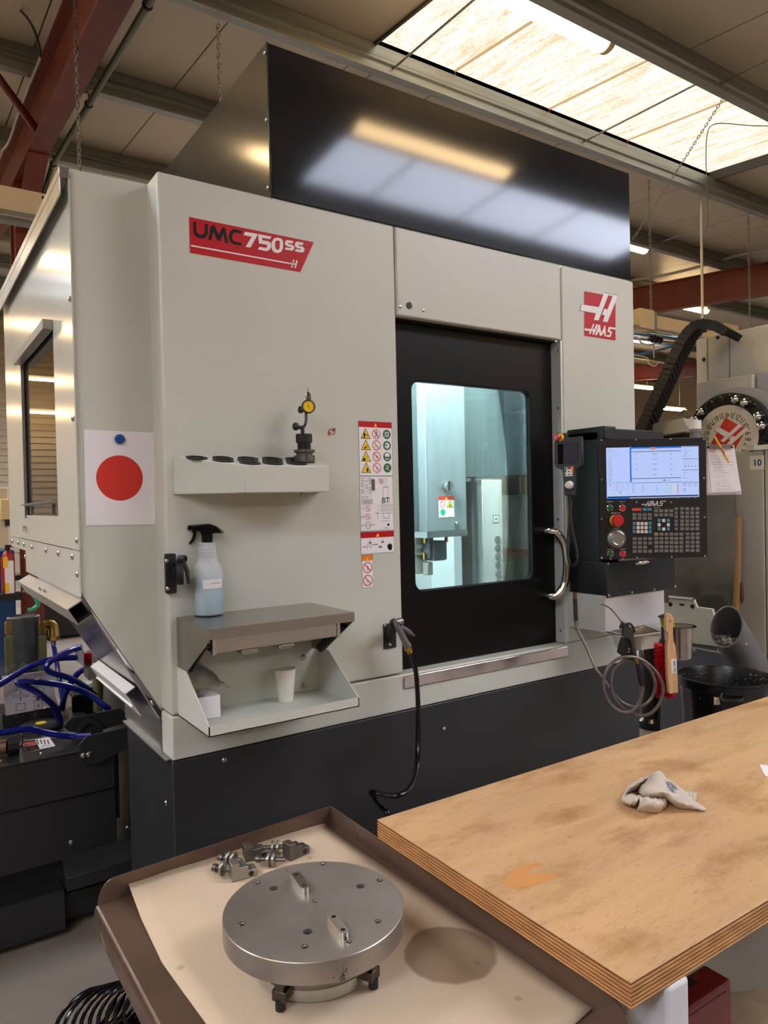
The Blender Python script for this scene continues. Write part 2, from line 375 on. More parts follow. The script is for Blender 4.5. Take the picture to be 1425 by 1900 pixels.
# ================================================================ fluorescent battens
tubem = emit('fluorescent_diffuser', (255, 216, 158), TUBE)
def batten(x0, y, z, label, L=1.5, group=None):
    t = thing('fluorescent_batten', label, 'lamp', (x0+L/2, y, z), group)
    b = B(); b.box(x0+.03, x0+L-.03, y-.03, y+.03, z+.02, z+.09); b.o('lamp_housing', t, mat('lamp_housing_white', (214, 206, 190), .5), bevel=.008)
    b = B(); P = [(.065*math.cos(a), .05*math.sin(a)) for a in [math.pi+math.pi*i/8 for i in range(9)]]
    b.prism([(x0+.05, y+p, z+.02+q) for p, q in P], (L-.1, 0, 0)); b.o('diffuser', t, tubem)
    for xe in (x0, x0+L-.05): B().prism([(xe, y+p*1.12, z+.03+q*1.15) for p, q in P], (.05, 0, 0)).o('end_cap', t, mat('lamp_cap_cream', (226, 196, 140), .5))
    for xx in (x0+.3, x0+L-.3): B().cyl((xx, y, z+.08), (xx, y, roof_z(y)-.002), .006, n=6).o('suspension_rod', t, GALV)
    return t
q = fY(1128, 92, 3.32)
batten(q.x-1.5, 3.32, q.z, 'fluorescent batten under the stained skylight, top edge of view')
batten(2.60, -.03, 4.14, 'fluorescent batten behind the viewer beside a skylight')
def bat_px(x, y, off, label, frac=1.):
    p = fR(x, y, off); return batten(p.x-1.5, p.y, p.z, label)
def bat_y(x, y, Y, label): p = fY(x, y, Y); return batten(p.x-1.5, Y, p.z, label)
bat_px(1313, 580, -.10, 'lit fluorescent batten seen below the red rafter above the energy chain')
bat_px(1200, 468, .06, 'lit fluorescent batten cut off by the dark hood edge')
bat_y(1492, 541, 7.4, 'lit fluorescent batten at the right picture edge under the rafter')
bat_y(1272, 762, 13.5, 'distant fluorescent batten left of the tool carousel')
bat_y(1212, 722, 14., 'distant fluorescent batten beside the machine edge, below the cables')
bat_y(1200, 668, 16., 'small far fluorescent batten just right of the machine edge')
GL = 'ceiling battens out of view'  # some battens added for fill, some placed from streaks in the side panels
for i, (x, y) in enumerate([(-3.2, 3.9), (-3.2, 6.6), (-6.6, 5.2), (-6.2, 8.8), (-1.6, 10.4), (-3.0, 1.0), (-3.0, -2.4), (6.6, -3.0), (6.8, 0.9), (-2.8, -5.0), (3.4, -4.2), (6.0, 8.9), (3.4, 8.2), (-1.9, 5.45), (9.2, -2.2), (-9.0, 3.2), (-9.2, 6.4), (-11.4, 4.6), (-13.0, 7.4), (-12.4, 2.2)]):
    batten(x, y, purlin_z(y)-.35, 'fluorescent batten added outside the view for fill and side reflections', group=GL)
batten(-2.7, 15.0, 5.02, 'suspended batten far back left of the machine', group=GL); batten(-2.7, 18.0, 4.5, 'suspended batten near the far wall', group=GL); batten(-3.0, 19.2, 3.9, 'low suspended batten at the far wall', group=GL)
# ================================================================ the machining centre
Y0 = 2.092                                      # plane of its front
MX0, MX1 = .645, 2.782
mc = thing('machining_center', 'large grey and charcoal machining center with black sliding door, filling the view', 'machine', (1.7, 2.9, 0))
def F(x, y, d=0.): return fY(x, y, Y0-d)
G = .0025
# plinth
b = B(); b.box(MX0, MX1, Y0+.004, 2.59, .02, .852); b.box(.80, MX1, 2.59, 4.0, .02, .852); b.o('base_cabinet', mc, BASE, bevel=.004)
for p in ((416, 1410), (824, 1352), (1111, 1252)):
    q = fY(*p, Y0+.004); screw(mc, q, (0,-1,0), .008)
for p in ((309, 1490),):
    q = fX(*p, MX0); screw(mc, q, (-1,0,0), .008)
b = B(); b.box(MX0, MX1, Y0, Y0+.10, .855, .985-G); b.o('lower_fascia', mc, GREY, bevel=.005)
# left front panel
xs1 = F(732, 418).x
b = B(); b.box(MX0, xs1-G, Y0, Y0+.11, .985+G, 2.559); b.o('front_panel', mc, GREY, bevel=.007)
# over the door, right of the door
xd1 = 2.312; zdt = 2.248
b = B(); b.box(xs1+G, xd1-G, Y0, Y0+.035, zdt, 2.559); b.o('header_panel', mc, GREY, bevel=.006)
b = B(); b.box(xd1+G, MX1, Y0, Y0+.035, .985+G, 2.559); b.o('right_panel', mc, GREY, bevel=.006)
# jamb on the right of the door opening
b = B(); b.box(xd1-.006, xd1+.05, Y0+.004, Y0+.16, .985, zdt); b.o('door_jamb', mc, mat('jamb_bright', (206, 212, 208), .3, .3), bevel=.003)
b = B(); b.box(xs1-.01, xd1, Y0+.036, Y0+.16, zdt-.005, zdt+.04); b.o('door_lintel', mc, BLKM)
for p in ((1036, 652), (1036, 757), (1036, 964), (1041, 1170)): screw(mc, fX(*p, xd1-.006), (-1,0,0), .006)
# door
YD = Y0+.058
dx0, dx1 = xs1-.02, fY(1033, 900, YD).x
wtl, wbr = fY(763.5, 707, YD), fY(989, 1070, YD); wtr = fY(984, 726, YD); wbl = fY(772, 1100, YD)
wx0, wx1, wz0, wz1 = (wtl.x+wbl.x)/2, (wtr.x+wbr.x)/2, (wbr.z+wbl.z)/2, (wtl.z+wtr.z)/2
doorm = mat('black_door_paint', (10, 8, 8), .35, var=.1, scale=3, spec=.2)
b = B(); b.sheet([[(dx0, .972), (dx1, .972), (dx1, zdt), (dx0, zdt)], rrect(wx0, wz0, wx1, wz1, .035)[::-1]], (0, YD, 0), X_, Z_, -.028)
dr = b.o('sliding_door', mc, doorm, bevel=.003)
b = B(); b.sheet([rrect(wx0-.008, wz0-.008, wx1+.008, wz1+.008, .04)], (0, YD+.012, 0), X_, Z_, -.006); b.o('window_pane', dr, pane('door_window_glass', (232, 244, 244), .05), smooth=0)
b = B(); b.box(dx1-.004, dx1+.022, YD+.006, YD+.03, .972, zdt); b.o('door_edge_seal', dr, BLKM)
# handle: two standoffs and a bowed stainless tube
ht, hb = fY(1006, 985, YD), fY(1008, 1105, YD)
P = [(ht.x, YD, ht.z), (ht.x+.002, YD-.035, ht.z), (ht.x+.018, YD-.062, ht.z-.006), (ht.x+.046, YD-.075, ht.z-.05), (ht.x+.056, YD-.078, ht.z-.10), (ht.x+.058, YD-.078, (ht.z+hb.z)/2),
     (hb.x+.056, YD-.078, hb.z+.10), (hb.x+.046, YD-.075, hb.z+.05), (hb.x+.018, YD-.062, hb.z+.006), (hb.x+.002, YD-.035, hb.z), (hb.x, YD, hb.z)]
B().tube(spline(P, 6), .0155, 14).o('door_handle', dr, mat('handle_stainless', (205, 200, 192), .14, 1.))
# sill
s0, s1 = F(748, 1258), F(1052, 1205)
b = B(); b.box(s0.x, s1.x+.004, Y0-.006, Y0+.05, .932, .975); b.o('door_sill', mc, mat('sill_stainless', (200, 192, 188), .15, 1., var=.06, scale=6), bevel=.003)
# plug and screws over the door
B().cyl(F(759, 567)+Vector((0,-.003,0)), F(759, 567)+Vector((0,.001,0)), .012).o('cable_plug', mc, BLKM)
for p in ((742, 569), (785, 576)): screw(mc, F(*p), (0,-1,0), .006)
# hood on the roof
HX0, HX1, HY1, HZ0, HZ1 = 1.0, 2.772, 3.40, 2.562, 3.043
b = B(); b.box(HX0+.006, HX1, Y0+.004, Y0+.012, HZ0, HZ1); b.o('hood_front_panel', mc, DARK, bevel=.003)
b = B(); b.box(HX0, HX0+.006, Y0+.001, HY1, HZ0-.02, HZ1); b.o('hood_side_panel', mc, mat('hood_side_charcoal', (58, 58, 54), .13, .0, var=.05, scale=4, bump=.035, bscale=12, spec=.3), bevel=.002)
b = B(); b.box(HX0+.006, HX1, Y0+.013, HY1, HZ1-.01, HZ1-.004); b.box(HX1-.008, HX1, Y0+.013, HY1, HZ0, HZ1-.01); b.o('hood_top', mc, BASE)
for p in ((492, 98), (495, 222), (498, 348)): screw(mc, fX(*p, HX0), (-1,0,0), .007)
# recessed left wing of the front
WY = 2.197
wz = [(.430, 1.352), (.430, 2.556), (.650, 2.560), (.650, .976)]
b = B(); b.prism([(x, WY, z) for x, z in wz], (0, .03, 0)); b.o('wing_panel', mc, GREY, bevel=.003)
# left side wall with its window
SX = .424; sY0, sY1 = 2.185, 3.68
wA, wB_, wC, wD = fX(41, 672, SX), fX(98, 612, SX), fX(50, 958, SX), fX(104, 957, SX)
sw = [(-wA.y, 1.572), (-wB_.y, 1.572), (-wB_.y, 2.165), (-wA.y, 2.165)]
b = B(); b.sheet([[(-sY1, 1.477), (-sY0, 1.477), (-sY0, 2.545), (-sY1, 2.545)], sw[::-1]], (SX, 0, 0), -Y_, Z_, -.004)
sp = b.o('side_panel', mc, GREYG, smooth=0)
b = B(); b.box(SX+.008, SX+.012, 2.4, 3.25, 1.55, 2.2); b.o('side_window', sp, pane('side_window_smoked', (120, 126, 130), .16, .02), smooth=0)
b = B(); b.box(SX-.03, SX, wB_.y-.006, wA.y+.01, 2.160, 2.190); b.o('window_drip_cap', sp, GALV)
b = B(); b.box(SX-.006, SX, wA.y-.003, wA.y+.010, 1.56, 2.165); b.o('window_edge', sp, GALV)
b = B(); b.box(SX-.024, SX+.004, sY0-.001, sY1, 2.522, 2.550); b.box(SX-.024, SX-.020, sY0-.001, sY1, 2.47, 2.522); b.o('side_top_lip', mc, GALV, bevel=.003)
b = B(); b.box(SX, SX+.004, 2.187, 3.22, 1.345, 1.474); b.box(SX, SX+.004, 3.22, 3.66, 1.43, 1.474); b.o('side_skirt', mc, GREYG)
for p in ((24, 1004), (35, 1007), (46, 1010), (61, 1015), (87, 1021), (110, 1027), (136, 1033)): screw(mc, fX(*p, SX), (-1,0,0), .010)
for p in ((125, 330), (131, 555), (137, 777), (144, 1003), (145, 1066), (48, 1033)): screw(mc, fX(*p, SX), (-1,0,0), .009)
B().cyl(fX(49, 981, SX), fX(49, 981, SX)-X_*.012, .012).o('quarter_turn_latch', mc, CHROME)
# deflector plates in the side window
b = B(); b.prism([(SX-.02, wA.y, 1.61), (SX-.02, wB_.y+.03, 1.62), (SX+.05, wB_.y+.02, 1.60), (SX+.05, wA.y, 1.60)], (0, 0, .004)); b.o('window_shelf_plate', sp, GALV)
for P in ((62, 893, 78, 936), (96, 890, 80, 936)):
    B().tube([fX(P[0], P[1], SX+.06), fX(P[2], P[3], SX+.06)], .012, 8).o('swing_arm', sp, DKST)
for yy in (3.08, 2.62): B().box(SX+.002, SX+.03, yy-.01, yy+.012, 1.575, 1.612).o('shelf_bracket', sp, GALV)
# polished chute under the wing, its two channels
b = B(); b.prism([(.430, 2.20, 1.347), (.655, 2.20, .935), (.640, 2.66, .955), (.430, 2.95, 1.347)], (-.004, 0, -.003)); b.o('underside_chute', mc, GALVS, smooth=0)
b = B()
u = Vector((.222, 0, -.372)).normalized(); n = Vector((-.86, 0, -.51)).normalized()
c0 = Vector((.432, 0, 1.335))
for (a, d, sa, sd) in ((0, .0, .055, .003), (0, .045, .055, .003), (0, .0, .003, .045), (.052, .0, .003, .048)):
    q = c0 + u*a + n*d
    b.prism([q+Y_*2.20, q+u*sa+Y_*2.20, q+u*sa+n*sd+Y_*2.20, q+n*sd+Y_*2.20], (0, 1.0, 0))
b.o('upper_channel', mc, GALV)
b = B()
c1 = Vector((.575, 0, 1.060))
for (a, d, sa, sd) in ((0, .0, .003, .035), (0, .032, .085, .003), (.045, .032, .003, .009)):
    q = c1 + u*a + n*d
    b.prism([q+Y_*2.215, q+u*sa+Y_*2.215, q+u*sa+n*sd+Y_*2.215, q+n*sd+Y_*2.215], (0, .46, 0))
b.o('lower_channel', mc, mat('channel_white', (220, 220, 214), .4))
b = B(); b.box(.628, .648, 2.11, 2.59, .853, .857); b.box(.645, .648, 2.20, 2.62, .857, .955); b.o('chute_lip', mc, GALV)
for p in ((45, 1097), (75, 1092), (84, 1096), (99, 1115), (155, 1131), (237, 1236), (283, 1304)): screw(mc, fX(*p, .50) if p[0] > 150 else fX(*p, .40), n, .007)
# hollow body: back, right, roof
b = B(); b.box(.90, MX1-.01, 3.60, 3.62, .86, 2.55); b.box(MX1-.02, MX1, Y0+.04, 3.62, .86, 2.555); b.box(.86, MX1, Y0+.11, 3.62, 2.535, 2.555); b.box(.86, .88, Y0+.12, 3.62, .86, 2.55)
b.o('rear_enclosure', mc, mat('enclosure_white', (226, 232, 232), .35))
B().box(.88, MX1-.02, Y0+.17, 3.6, .86, .90).o('chip_pan', mc, GALVS)
B().box(.45, .86, 3.3, 3.31, 1.42, 2.54).o('cabinet_back', mc, mat('cabinet_inside', (110, 110, 108), .6))
# work light inside
ld = bpy.data.lights.new('work_lamp', 'AREA'); ld.shape = 'RECTANGLE'; ld.size = 1.2; ld.size_y = .12; ld.energy = 190; ld.color = (.90, .98, 1.0)
lo_ = bpy.data.objects.new('work_lamp', ld); COL.objects.link(lo_); lo_.location = Vector((1.75, 2.36, 2.50)) - Vector(mc.location); lo_.rotation_euler = (math.radians(20), math.radians(-25), 0); lo_.parent = mc
ld2 = ld.copy(); ld2.energy = 80; lo2 = bpy.data.objects.new('rear_fill_lamp', ld2); COL.objects.link(lo2); lo2.location = Vector((1.6, 3.12, 2.50)) - Vector(mc.location); lo2.rotation_euler = (math.radians(20), 0, 0); lo2.parent = mc  # fill lamp added to brighten the enclosure's back wall
ld3 = ld.copy(); ld3.size = .5; ld3.energy = 26; lo3 = bpy.data.objects.new('right_fill_lamp', ld3); COL.objects.link(lo3); lo3.location = Vector((2.45, 2.24, 2.48)) - Vector(mc.location); lo3.rotation_euler = (math.radians(35), math.radians(-12), 0); lo3.parent = mc  # extra fill lamp added for the shaded right inner wall
# what the window shows
def fi(x, y, Y): return fY(x, y, Y)
sheetm = mat('head_cover_steel', (168, 176, 180), .30, .75, var=.1, scale=4, bump=.05, bscale=40, stretch=(6, 1, 1))
sheetd = mat('way_cover_steel', (112, 122, 122), .34, .8, var=.12, scale=8, stretch=(5, 1, .3))
yh = 2.62; h0, h1, hz = fi(790, 850, yh), fi(864, 850, yh), fi(830, 985, yh)
b = B(); b.box(h0.x, h1.x, yh, yh+.42, hz.z, 2.52); hd = b.o('spindle_head', mc, sheetm, bevel=.004)
b = B(); b.box(h0.x-.004, h1.x+.002, yh-.003, yh+.42, hz.z-.028, hz.z+.002); b.o('head_lower_rim', hd, GALVS)
b = B(); b.box(h0.x-.16, h0.x-.003, yh+.06, yh+.42, hz.z, 2.52); b.o('head_side_cover', hd, sheetd)
q = fi(826, 902, yh); b = B(); b.lathe([(.020, 0), (.020, .006), (.024, .010), (.024, .03), (.022, .033), (.0, .033)], q, -Y_, 24); b.box(q.x-.003, q.x+.003, q.y-.040, q.y-.032, q.z-.022, q.z+.022); b.o('indicator_knob', hd, CHROME)
q = fi(847, 973, yh); B().lathe([(.012, 0), (.012, .004), (.008, .008), (.0, .009)], q, -Y_, 16).o('head_plug', hd, CHROME)
q0, q1 = fi(814, 961, yh), fi(842, 921, yh); q2, q3 = fi(813, 921, yh), fi(842, 958, yh)
wl, hl = q1.x-q0.x, (q2.z+q1.z)/2-(q0.z+q3.z)/2
b = B().frame((q0.x, yh-.001, (q0.z+q3.z)/2), X_, Z_); b.rect(0, 0, wl, hl, 1, PWHT); b.rect(0, hl*.82, wl, hl, 2, RED2)
b.poly([(wl*.4, hl*.84), (wl*.6, hl*.84), (wl*.5, hl*.97)], 3, PYEL); b.ring(wl*.25, hl*.62, wl*.17, wl*.035, 2, RED); b.line([(wl*.14, hl*.73), (wl*.36, hl*.51)], wl*.03, 3, RED)
b.poly([(wl*.5, hl*.46), (wl*.94, hl*.46), (wl*.72, hl*.8)], 2, PBLK); b.poly([(wl*.545, hl*.485), (wl*.895, hl*.485), (wl*.72, hl*.76)], 3, PYEL); b.circ(wl*.26, hl*.24, wl*.17, 2, mat('print_teal', (30, 150, 120), .5))
b.circ(wl*.72, hl*.56, wl*.05, 4, PBLK); b.o('warning_label', hd, smooth=0, recalc=False)
# spindle nose and probe block
q = fi(775, 1010, yh+.14)
b = B(); b.lathe([(.075, 0), (.075, -.05), (.062, -.06), (.062, -.085), (.05, -.09), (.05, -.17), (.046, -.175)], (q.x, yh+.15, hz.z-.026), Z_, 24); b.o('spindle_nose', hd, MACH)
e0, e1 = fi(800, 1004, yh+.05), fi(826, 1039, yh+.05)
b = B(); b.box(e0.x, e1.x, yh+.03, yh+.13, e1.z, e0.z); b.box(e0.x-.02, e0.x+.01, yh+.04, yh+.12, e1.z+.01, hz.z-.02); b.o('nozzle_block', hd, mat('nozzle_block_grey', (70, 74, 80), .4), bevel=.01)
b = B()
for p in ((789, 1003), (788, 1033), (828, 1001)): q = fi(*p, yh+.06); b.cyl(q-Z_*.012, q+Z_*.018, .009, n=8)
b.o('coolant_fitting', hd, BRASS)
q = fi(795, 1055, yh+.06); B().box(q.x-.012, q.x+.02, yh+.05, yh+.09, q.z-.03, q.z+.03).o('probe_bracket', hd, MACH, bevel=.004)
# way cover, bright panel, cabinet door with plugs as seen in the glass
yw = 2.70; a0, a1, a2 = fi(862, 800, yw), fi(936, 800, yw), fi(900, 885, yw)
B().box(a0.x-.20, a1.x, yw, yw+.25, a2.z, 2.52).o('way_cover', mc, sheetd)
XW = MX1-.03                                     # right inner wall: bright upper panel; lower ones model the view in the glass as solids
def wallpanel(x0_, y0_, x1_, y1_, mt_, name='inner_view_panel', d=0.):
    p_, q_ = fX(x0_, (y0_+y1_)/2, XW-d), fX(x1_, (y0_+y1_)/2, XW-d); m_ = (x0_+x1_)/2; zt, zb_ = fX(m_, y0_, XW-d).z, fX(m_, y1_, XW-d).z
    return B().box(XW-d, XW-d+.004, min(p_.y, q_.y), max(p_.y, q_.y), zb_, zt).o(name, mc, mt_)
wallpanel(928, 600, 1010, 881, mat('inner_panel_blue', (196, 216, 222), .4))
wallpanel(890, 881, 1010, 919, mat('view_brown', (126, 112, 92), .6))
wallpanel(930, 919, 1010, 1019, mat('view_grey', (176, 172, 160), .5))
wallpanel(930, 1019, 1010, 1032, mat('old_plank', (150, 104, 76), .6, var=.3, scale=12, stretch=(1, 6, 1)), 'view_wood_edge', .003)
wallpanel(930, 1032, 1010, 1120, mat('view_olive', (140, 140, 118), .5))
for k in range(7): wallpanel(940+k*4.2, 886, 941.2+k*4.2, 917, mat('cage_dark', (74, 62, 50), .6), 'view_cage_bar', .004)
wallpanel(964, 884, 966, 918, mat('strip_white', (225, 235, 235), .3), 'view_cage_post', .006); wallpanel(974, 884, 986, 918, mat('cage_tan', (178, 140, 96), .6), 'view_cage_post', .005)
yc = 2.80
for (x0_, x1_, mt_) in ((856, 876, GALVS), (876, 884, mat('strip_white', (225, 235, 235), .3)), (884, 897, GALVS)):
    p0, p1 = fi(x0_, 990, yc), fi(x1_, 990, yc); B().box(p0.x, p1.x-.001, yc, yc+.06, .9, 1.9).o('column_strip', mc, mt_)
p0, p1, p2 = fi(896, 990, yc-.1), fi(933, 990, yc-.1), fi(910, 890, yc-.1)
md = B().box(p0.x, p1.x, yc-.1, yc-.08, .9, p2.z).o('view_cabinet', mc, mat('view_cabinet_grey', (196, 196, 188), .4), bevel=.003)  # solid stand-in for the cabinet seen in the window glass
for yy in (1000, 1016, 1032, 1048, 1064, 1080):
    q = fi(922.5 + (yy-1000)*.02, yy, yc-.1); B().cyl(q-Y_*.006, q, .016, n=16).o('round_plug', md, mat('plug_grey', (92, 96, 100), .4))
q = fi(920, 963, yc-.1); b = B().frame(q-Y_*.001, X_, Z_); b.rect(-.020, -.020, .020, .020, 1, PGRY); b.rect(-.015, -.015, .015, .015, 2, PWHT); b.circ(0, 0, .008, 3, PGRY); b.o('square_symbol', md, smooth=0, recalc=False)

# ---- badge UMC 750 SS
def quadframe(ptl, ptr, pbl):     # frame on the front from three photographed corners
    tl, tr, bl = F(*ptl), F(*ptr), F(*pbl); return tl, tr, bl
tl, tr, bl = F(350.5, 402.5), F(582, 447), F(352, 469); br = F(557, 504)
W_, H_ = tr.x-tl.x, tl.z-bl.z
b = B().frame((tl.x, Y0-.0006, bl.z), X_, Z_)
b.poly([(0, 0), (br.x-tl.x, 0), (W_, H_), (0, H_)], 1, RED)
def bp(P): return [(F(330+x/4.914, 380+y/4.914).x-tl.x, F(330+x/4.914, 380+y/4.914).z-bl.z) for x, y in P]
LET = [[(137,152),(166,158),(168,235),(180,262),(205,275),(230,270),(243,250),(245,172),(273,178),(272,262),(258,295),(232,310),(195,306),(160,288),(142,258)],
  [(275,320),(296,200),(315,185),(335,192),(370,270),(405,208),(420,205),(433,220),(458,355),(428,350),(412,265),(385,330),(368,332),(355,320),(322,248),(303,325)],
  [(580,238),(578,265),(520,254),(500,265),(492,290),(497,318),(515,335),(580,348),(578,374),(505,360),(475,338),(462,305),(464,270),(478,240),(505,222)],
  [(612,247),(724,266),(722,282),(660,390),(616,385),(672,292),(597,276)],
  [(730,268),(852,290),(840,314),(766,302),(770,325),(825,334),(848,350),(850,385),(835,410),(808,424),(730,408),(742,384),(800,394),(815,382),(810,366),(738,352)],
  [(873,308),(905,300),(940,308),(958,330),(958,395),(940,430),(910,442),(875,434),(855,405),(853,345)],
  [(995,322),(1052,332),(1044,354),(1008,349),(1004,358),(1045,368),(1062,385),(1058,408),(1040,420),(975,408),(982,388),(1025,395),(1032,388),(990,376),(975,362),(977,335)],
  [(1085,336),(1145,347),(1136,370),(1098,364),(1094,373),(1135,383),(1154,400),(1150,425),(1132,438),(1066,425),(1074,404),(1115,411),(1124,404),(1080,392),(1065,377),(1067,350)]]
for i, P in enumerate(LET): b.poly(bp(P), 2, PBLK if i < 3 else PWHT)
b.poly(bp([(890,332),(910,325),(926,332),(928,345),(926,395),(915,412),(897,408),(886,390),(885,345)]), 3, RED)
b.rect(.004, H_*.185, W_*.80, H_*.225, 2, PWHT)
for k in (0, 1): b.poly([(W_*(.795+.028*k), H_*.09), (W_*(.807+.028*k), H_*.09), (W_*(.826+.028*k), H_*.34), (W_*(.814+.028*k), H_*.34)], 3, PWHT)
b.rect(W_*.80, H_*.19, W_*.835, H_*.235, 3, PWHT)
b.o('model_badge', mc, smooth=0, recalc=False)
# ---- maker's badge: red square, white slanted double bar, lettering below
LOGO_H = [[(263,497),(722,569),(856,200),(985,215),(712,925),(588,905),(645,735),(226,655)], [(868,610),(930,625),(948,640),(1100,240),(1228,262),(948,970),(826,950),(878,790),(806,765)]]
LOGO_W = [[(345,1130),(515,1150),(568,1010),(606,1018),(498,1280),(460,1275),(486,1205),(345,1182)], [(560,1150),(590,1155),(660,1022),(708,1030),(590,1300),(552,1292),(572,1225),(545,1215)],
          [(620,1305),(720,1035),(755,1040),(760,1110),(790,1260),(870,1058),(898,1065),(905,1340),(868,1345),(862,1260),(840,1250),(800,1325),(745,1322),(735,1240),(705,1225),(668,1312)],
          [(985,1090),(1165,1118),(1165,1165),(1030,1145),(1000,1185),(1072,1222),(1025,1362),(925,1355),(930,1305),(1000,1310),(1025,1250),(948,1215)]]
def logo(b, to2, mr, mw_, l=1, outline=None):
    b.poly([to2(p) for p in ((340,148),(1165,300),(1165,1452),(340,1325))], l, mr)
    for P in LOGO_H:
        cx = sum(p[0] for p in P)/len(P); cy = sum(p[1] for p in P)/len(P)
        if outline: b.poly([to2((cx+(x-cx)*1.02+ (6 if x > cx else -6), cy+(y-cy)*1.01+(8 if y > cy else -8))) for x, y in P], l+1, outline)
        b.poly([to2(p) for p in P], l+2, mw_)
    for P in LOGO_W: b.poly([to2(p) for p in P], l+2, mw_)
def l2(p):
    q = F(1060+p[0]/14.25, 530+p[1]/14.25); return (q.x-2.4, q.z-2.2)
b = B().frame((2.4, Y0-.0006, 2.2), X_, Z_); logo(b, l2, RED, PWHT, 1, mat('print_outline', (96, 60, 56), .5)); b.o('maker_badge', mc, smooth=0, recalc=False)

# ---- warning labels
def icon_tri(b, x, y, r, l, kind):
    b.poly([(x-r, y-r*.85), (x+r, y-r*.85), (x, y+r*.95)], l, PBLK); b.poly([(x-r*.84, y-r*.75), (x+r*.84, y-r*.75), (x, y+r*.74)], l+1, PYEL)
    b.m(PBLK)
    if kind == 0: b.circ(x-r*.28, y+r*.05, r*.13, l+2); b.rect(x-r*.42, y-r*.7, x-r*.12, y-.02*r, l+2); b.line([(x-r*.2, y-r*.2), (x+r*.2, y-r*.12), (x+r*.5, y-r*.42)], r*.13, l+2)
    elif kind == 1: b.poly([(x-r*.55, y-r*.65), (x-r*.05, y-r*.6), (x+r*.1, y-r*.2), (x-r*.25, y-r*.35)], l+2); b.ring(x+r*.2, y-r*.3, r*.25, r*.07, l+2)
    elif kind == 2: b.circ(x-r*.4, y-r*.5, r*.25, l+2); b.line([(x-r*.1, y-r*.2), (x+r*.35, y+r*.2)], r*.06, l+2); b.line([(x, y-r*.4), (x+r*.4, y-r*.05)], r*.06, l+2)
    else: b.circ(x+r*.2, y-r*.1, r*.15, l+2); b.rect(x, y-r*.65, x+r*.42, y-r*.25, l+2)
def icon_no(b, x, y, r, l, kind=0):
    b.circ(x, y, r, l, PWHT); b.ring(x, y, r, r*.15, l+1, RED2); b.m(PBLK)
    if kind == 0: b.circ(x, y+r*.5, r*.14, l+1); b.line([(x, y+r*.4), (x+r*.05, y-r*.1), (x-r*.3, y-r*.6)], r*.16, l+1); b.line([(x+r*.05, y-r*.1), (x+r*.35, y-r*.55)], r*.14, l+1); b.line([(x-r*.4, y+r*.1), (x+r*.45, y+r*.2)], r*.12, l+1)
    elif kind == 1: b.line([(x-r*.45, y-r*.35), (x+r*.45, y-r*.35)], r*.08, l+1, PGRY); b.line([(x-r*.3, y-r*.1), (x+r*.1, y+r*.05)], r*.08, l+1)
    elif kind == 2: b.line([(x-r*.2, y-r*.2), (x+r*.1, y+r*.35)], r*.1, l+1, PGRY); b.line([(x+r*.2, y-r*.3), (x+r*.25, y+.1*r)], r*.1, l+1)
    else: b.line([(x, y-r*.5), (x+r*.1, y+r*.2)], r*.12, l+1); b.circ(x-r*.1, y+r*.15, r*.1, l+1)
    b.line([(x-r*.68, y+r*.68), (x+r*.68, y-r*.68)], r*.15, l+2, RED2)
def icon_must(b, x, y, r, l, kind):
    b.circ(x, y, r, l, PGRN); b.m(PWHT)
    if kind == 0: b.rect(x-r*.5, y-r*.5, x+r*.5, y+r*.5, l+1); b.rect(x-r*.32, y-r*.35, x-r*.05, y+r*.35, l+2, PGRN); b.rect(x+r*.05, y-r*.35, x+r*.32, y+r*.35, l+2, PGRN)
    elif kind == 1: b.circ(x, y, r*.62, l+1); b.rect(x-r*.6, y-.05*r, x+r*.1, y+r*.25, l+2, PGRN); b.rect(x-r*.25, y-r*.7, x+r*.3, y-r*.4, l+1, PWHT)
    elif kind == 2: b.circ(x, y+r*.25, r*.6, l+1); b.poly([(x-r*.5, y), (x-r*.35, y-r*.75), (x-r*.1, y-r*.3), (x, y-r*.8), (x+r*.15, y-r*.3), (x+r*.4, y-r*.7), (x+r*.5, y)], l+1)
    else: b.ring(x, y+r*.25, r*.32, r*.1, l+1); b.line([(x-r*.5, y-r*.25), (x+r*.1, y-r*.2), (x+r*.35, y-r*.55)], r*.12, l+1)
def label_frame(x, ytop, xr, ybot):
    a, c = F(x, ytop), F(xr, ybot); q = F((x+xr)/2, ytop); r = F((x+xr)/2, ybot); return a.x, r.z, c.x-a.x, q.z-r.z
x0, z0, lw, lh = label_frame(665, 783, 728, 882.5)
b = B().frame((x0, Y0-.0006, z0), X_, Z_); b.rect(-.001, -.001, lw+.001, lh+.001, 0, PBLK); b.rect(0, 0, lw, lh, 1, PWHT); b.rect(0, lh*.895, lw, lh, 2, RED); b.poly([(lw*.46, lh*.91), (lw*.55, lh*.91), (lw*.505, lh*.98)], 3, PYEL)
for r_ in range(4):
    yy = lh*(.775-.21*r_); icon_tri(b, lw*.2, yy, lw*.15, 2, r_); icon_no(b, lw*.52, yy, lw*.125, 2, r_); icon_must(b, lw*.845, yy, lw*.12, 2, r_)
b.o('warning_label', mc, smooth=0, recalc=False)
x0, z0, lw, lh = label_frame(667, 884, 730, 984)
b = B().frame((x0, Y0-.0006, z0), X_, Z_); b.rect(-.001, -.001, lw+.001, lh+.001, 0, PBLK); b.rect(0, 0, lw, lh, 1, PWHT)
b.m(PGRY)
for r_ in range(10): b.line([(lw*.03, lh*(.97-.042*r_)), (lw*(.36 if r_ not in (2, 6) else .52), lh*(.97-.042*r_))], lw*.006, 2)
for k in range(24): yy = lh*(.955-.042*random.randrange(9)); xx = lw*random.choice((.04, .16, .27)); b.line([(xx, yy), (xx+lw*.075, yy)], lw*.014, 2)
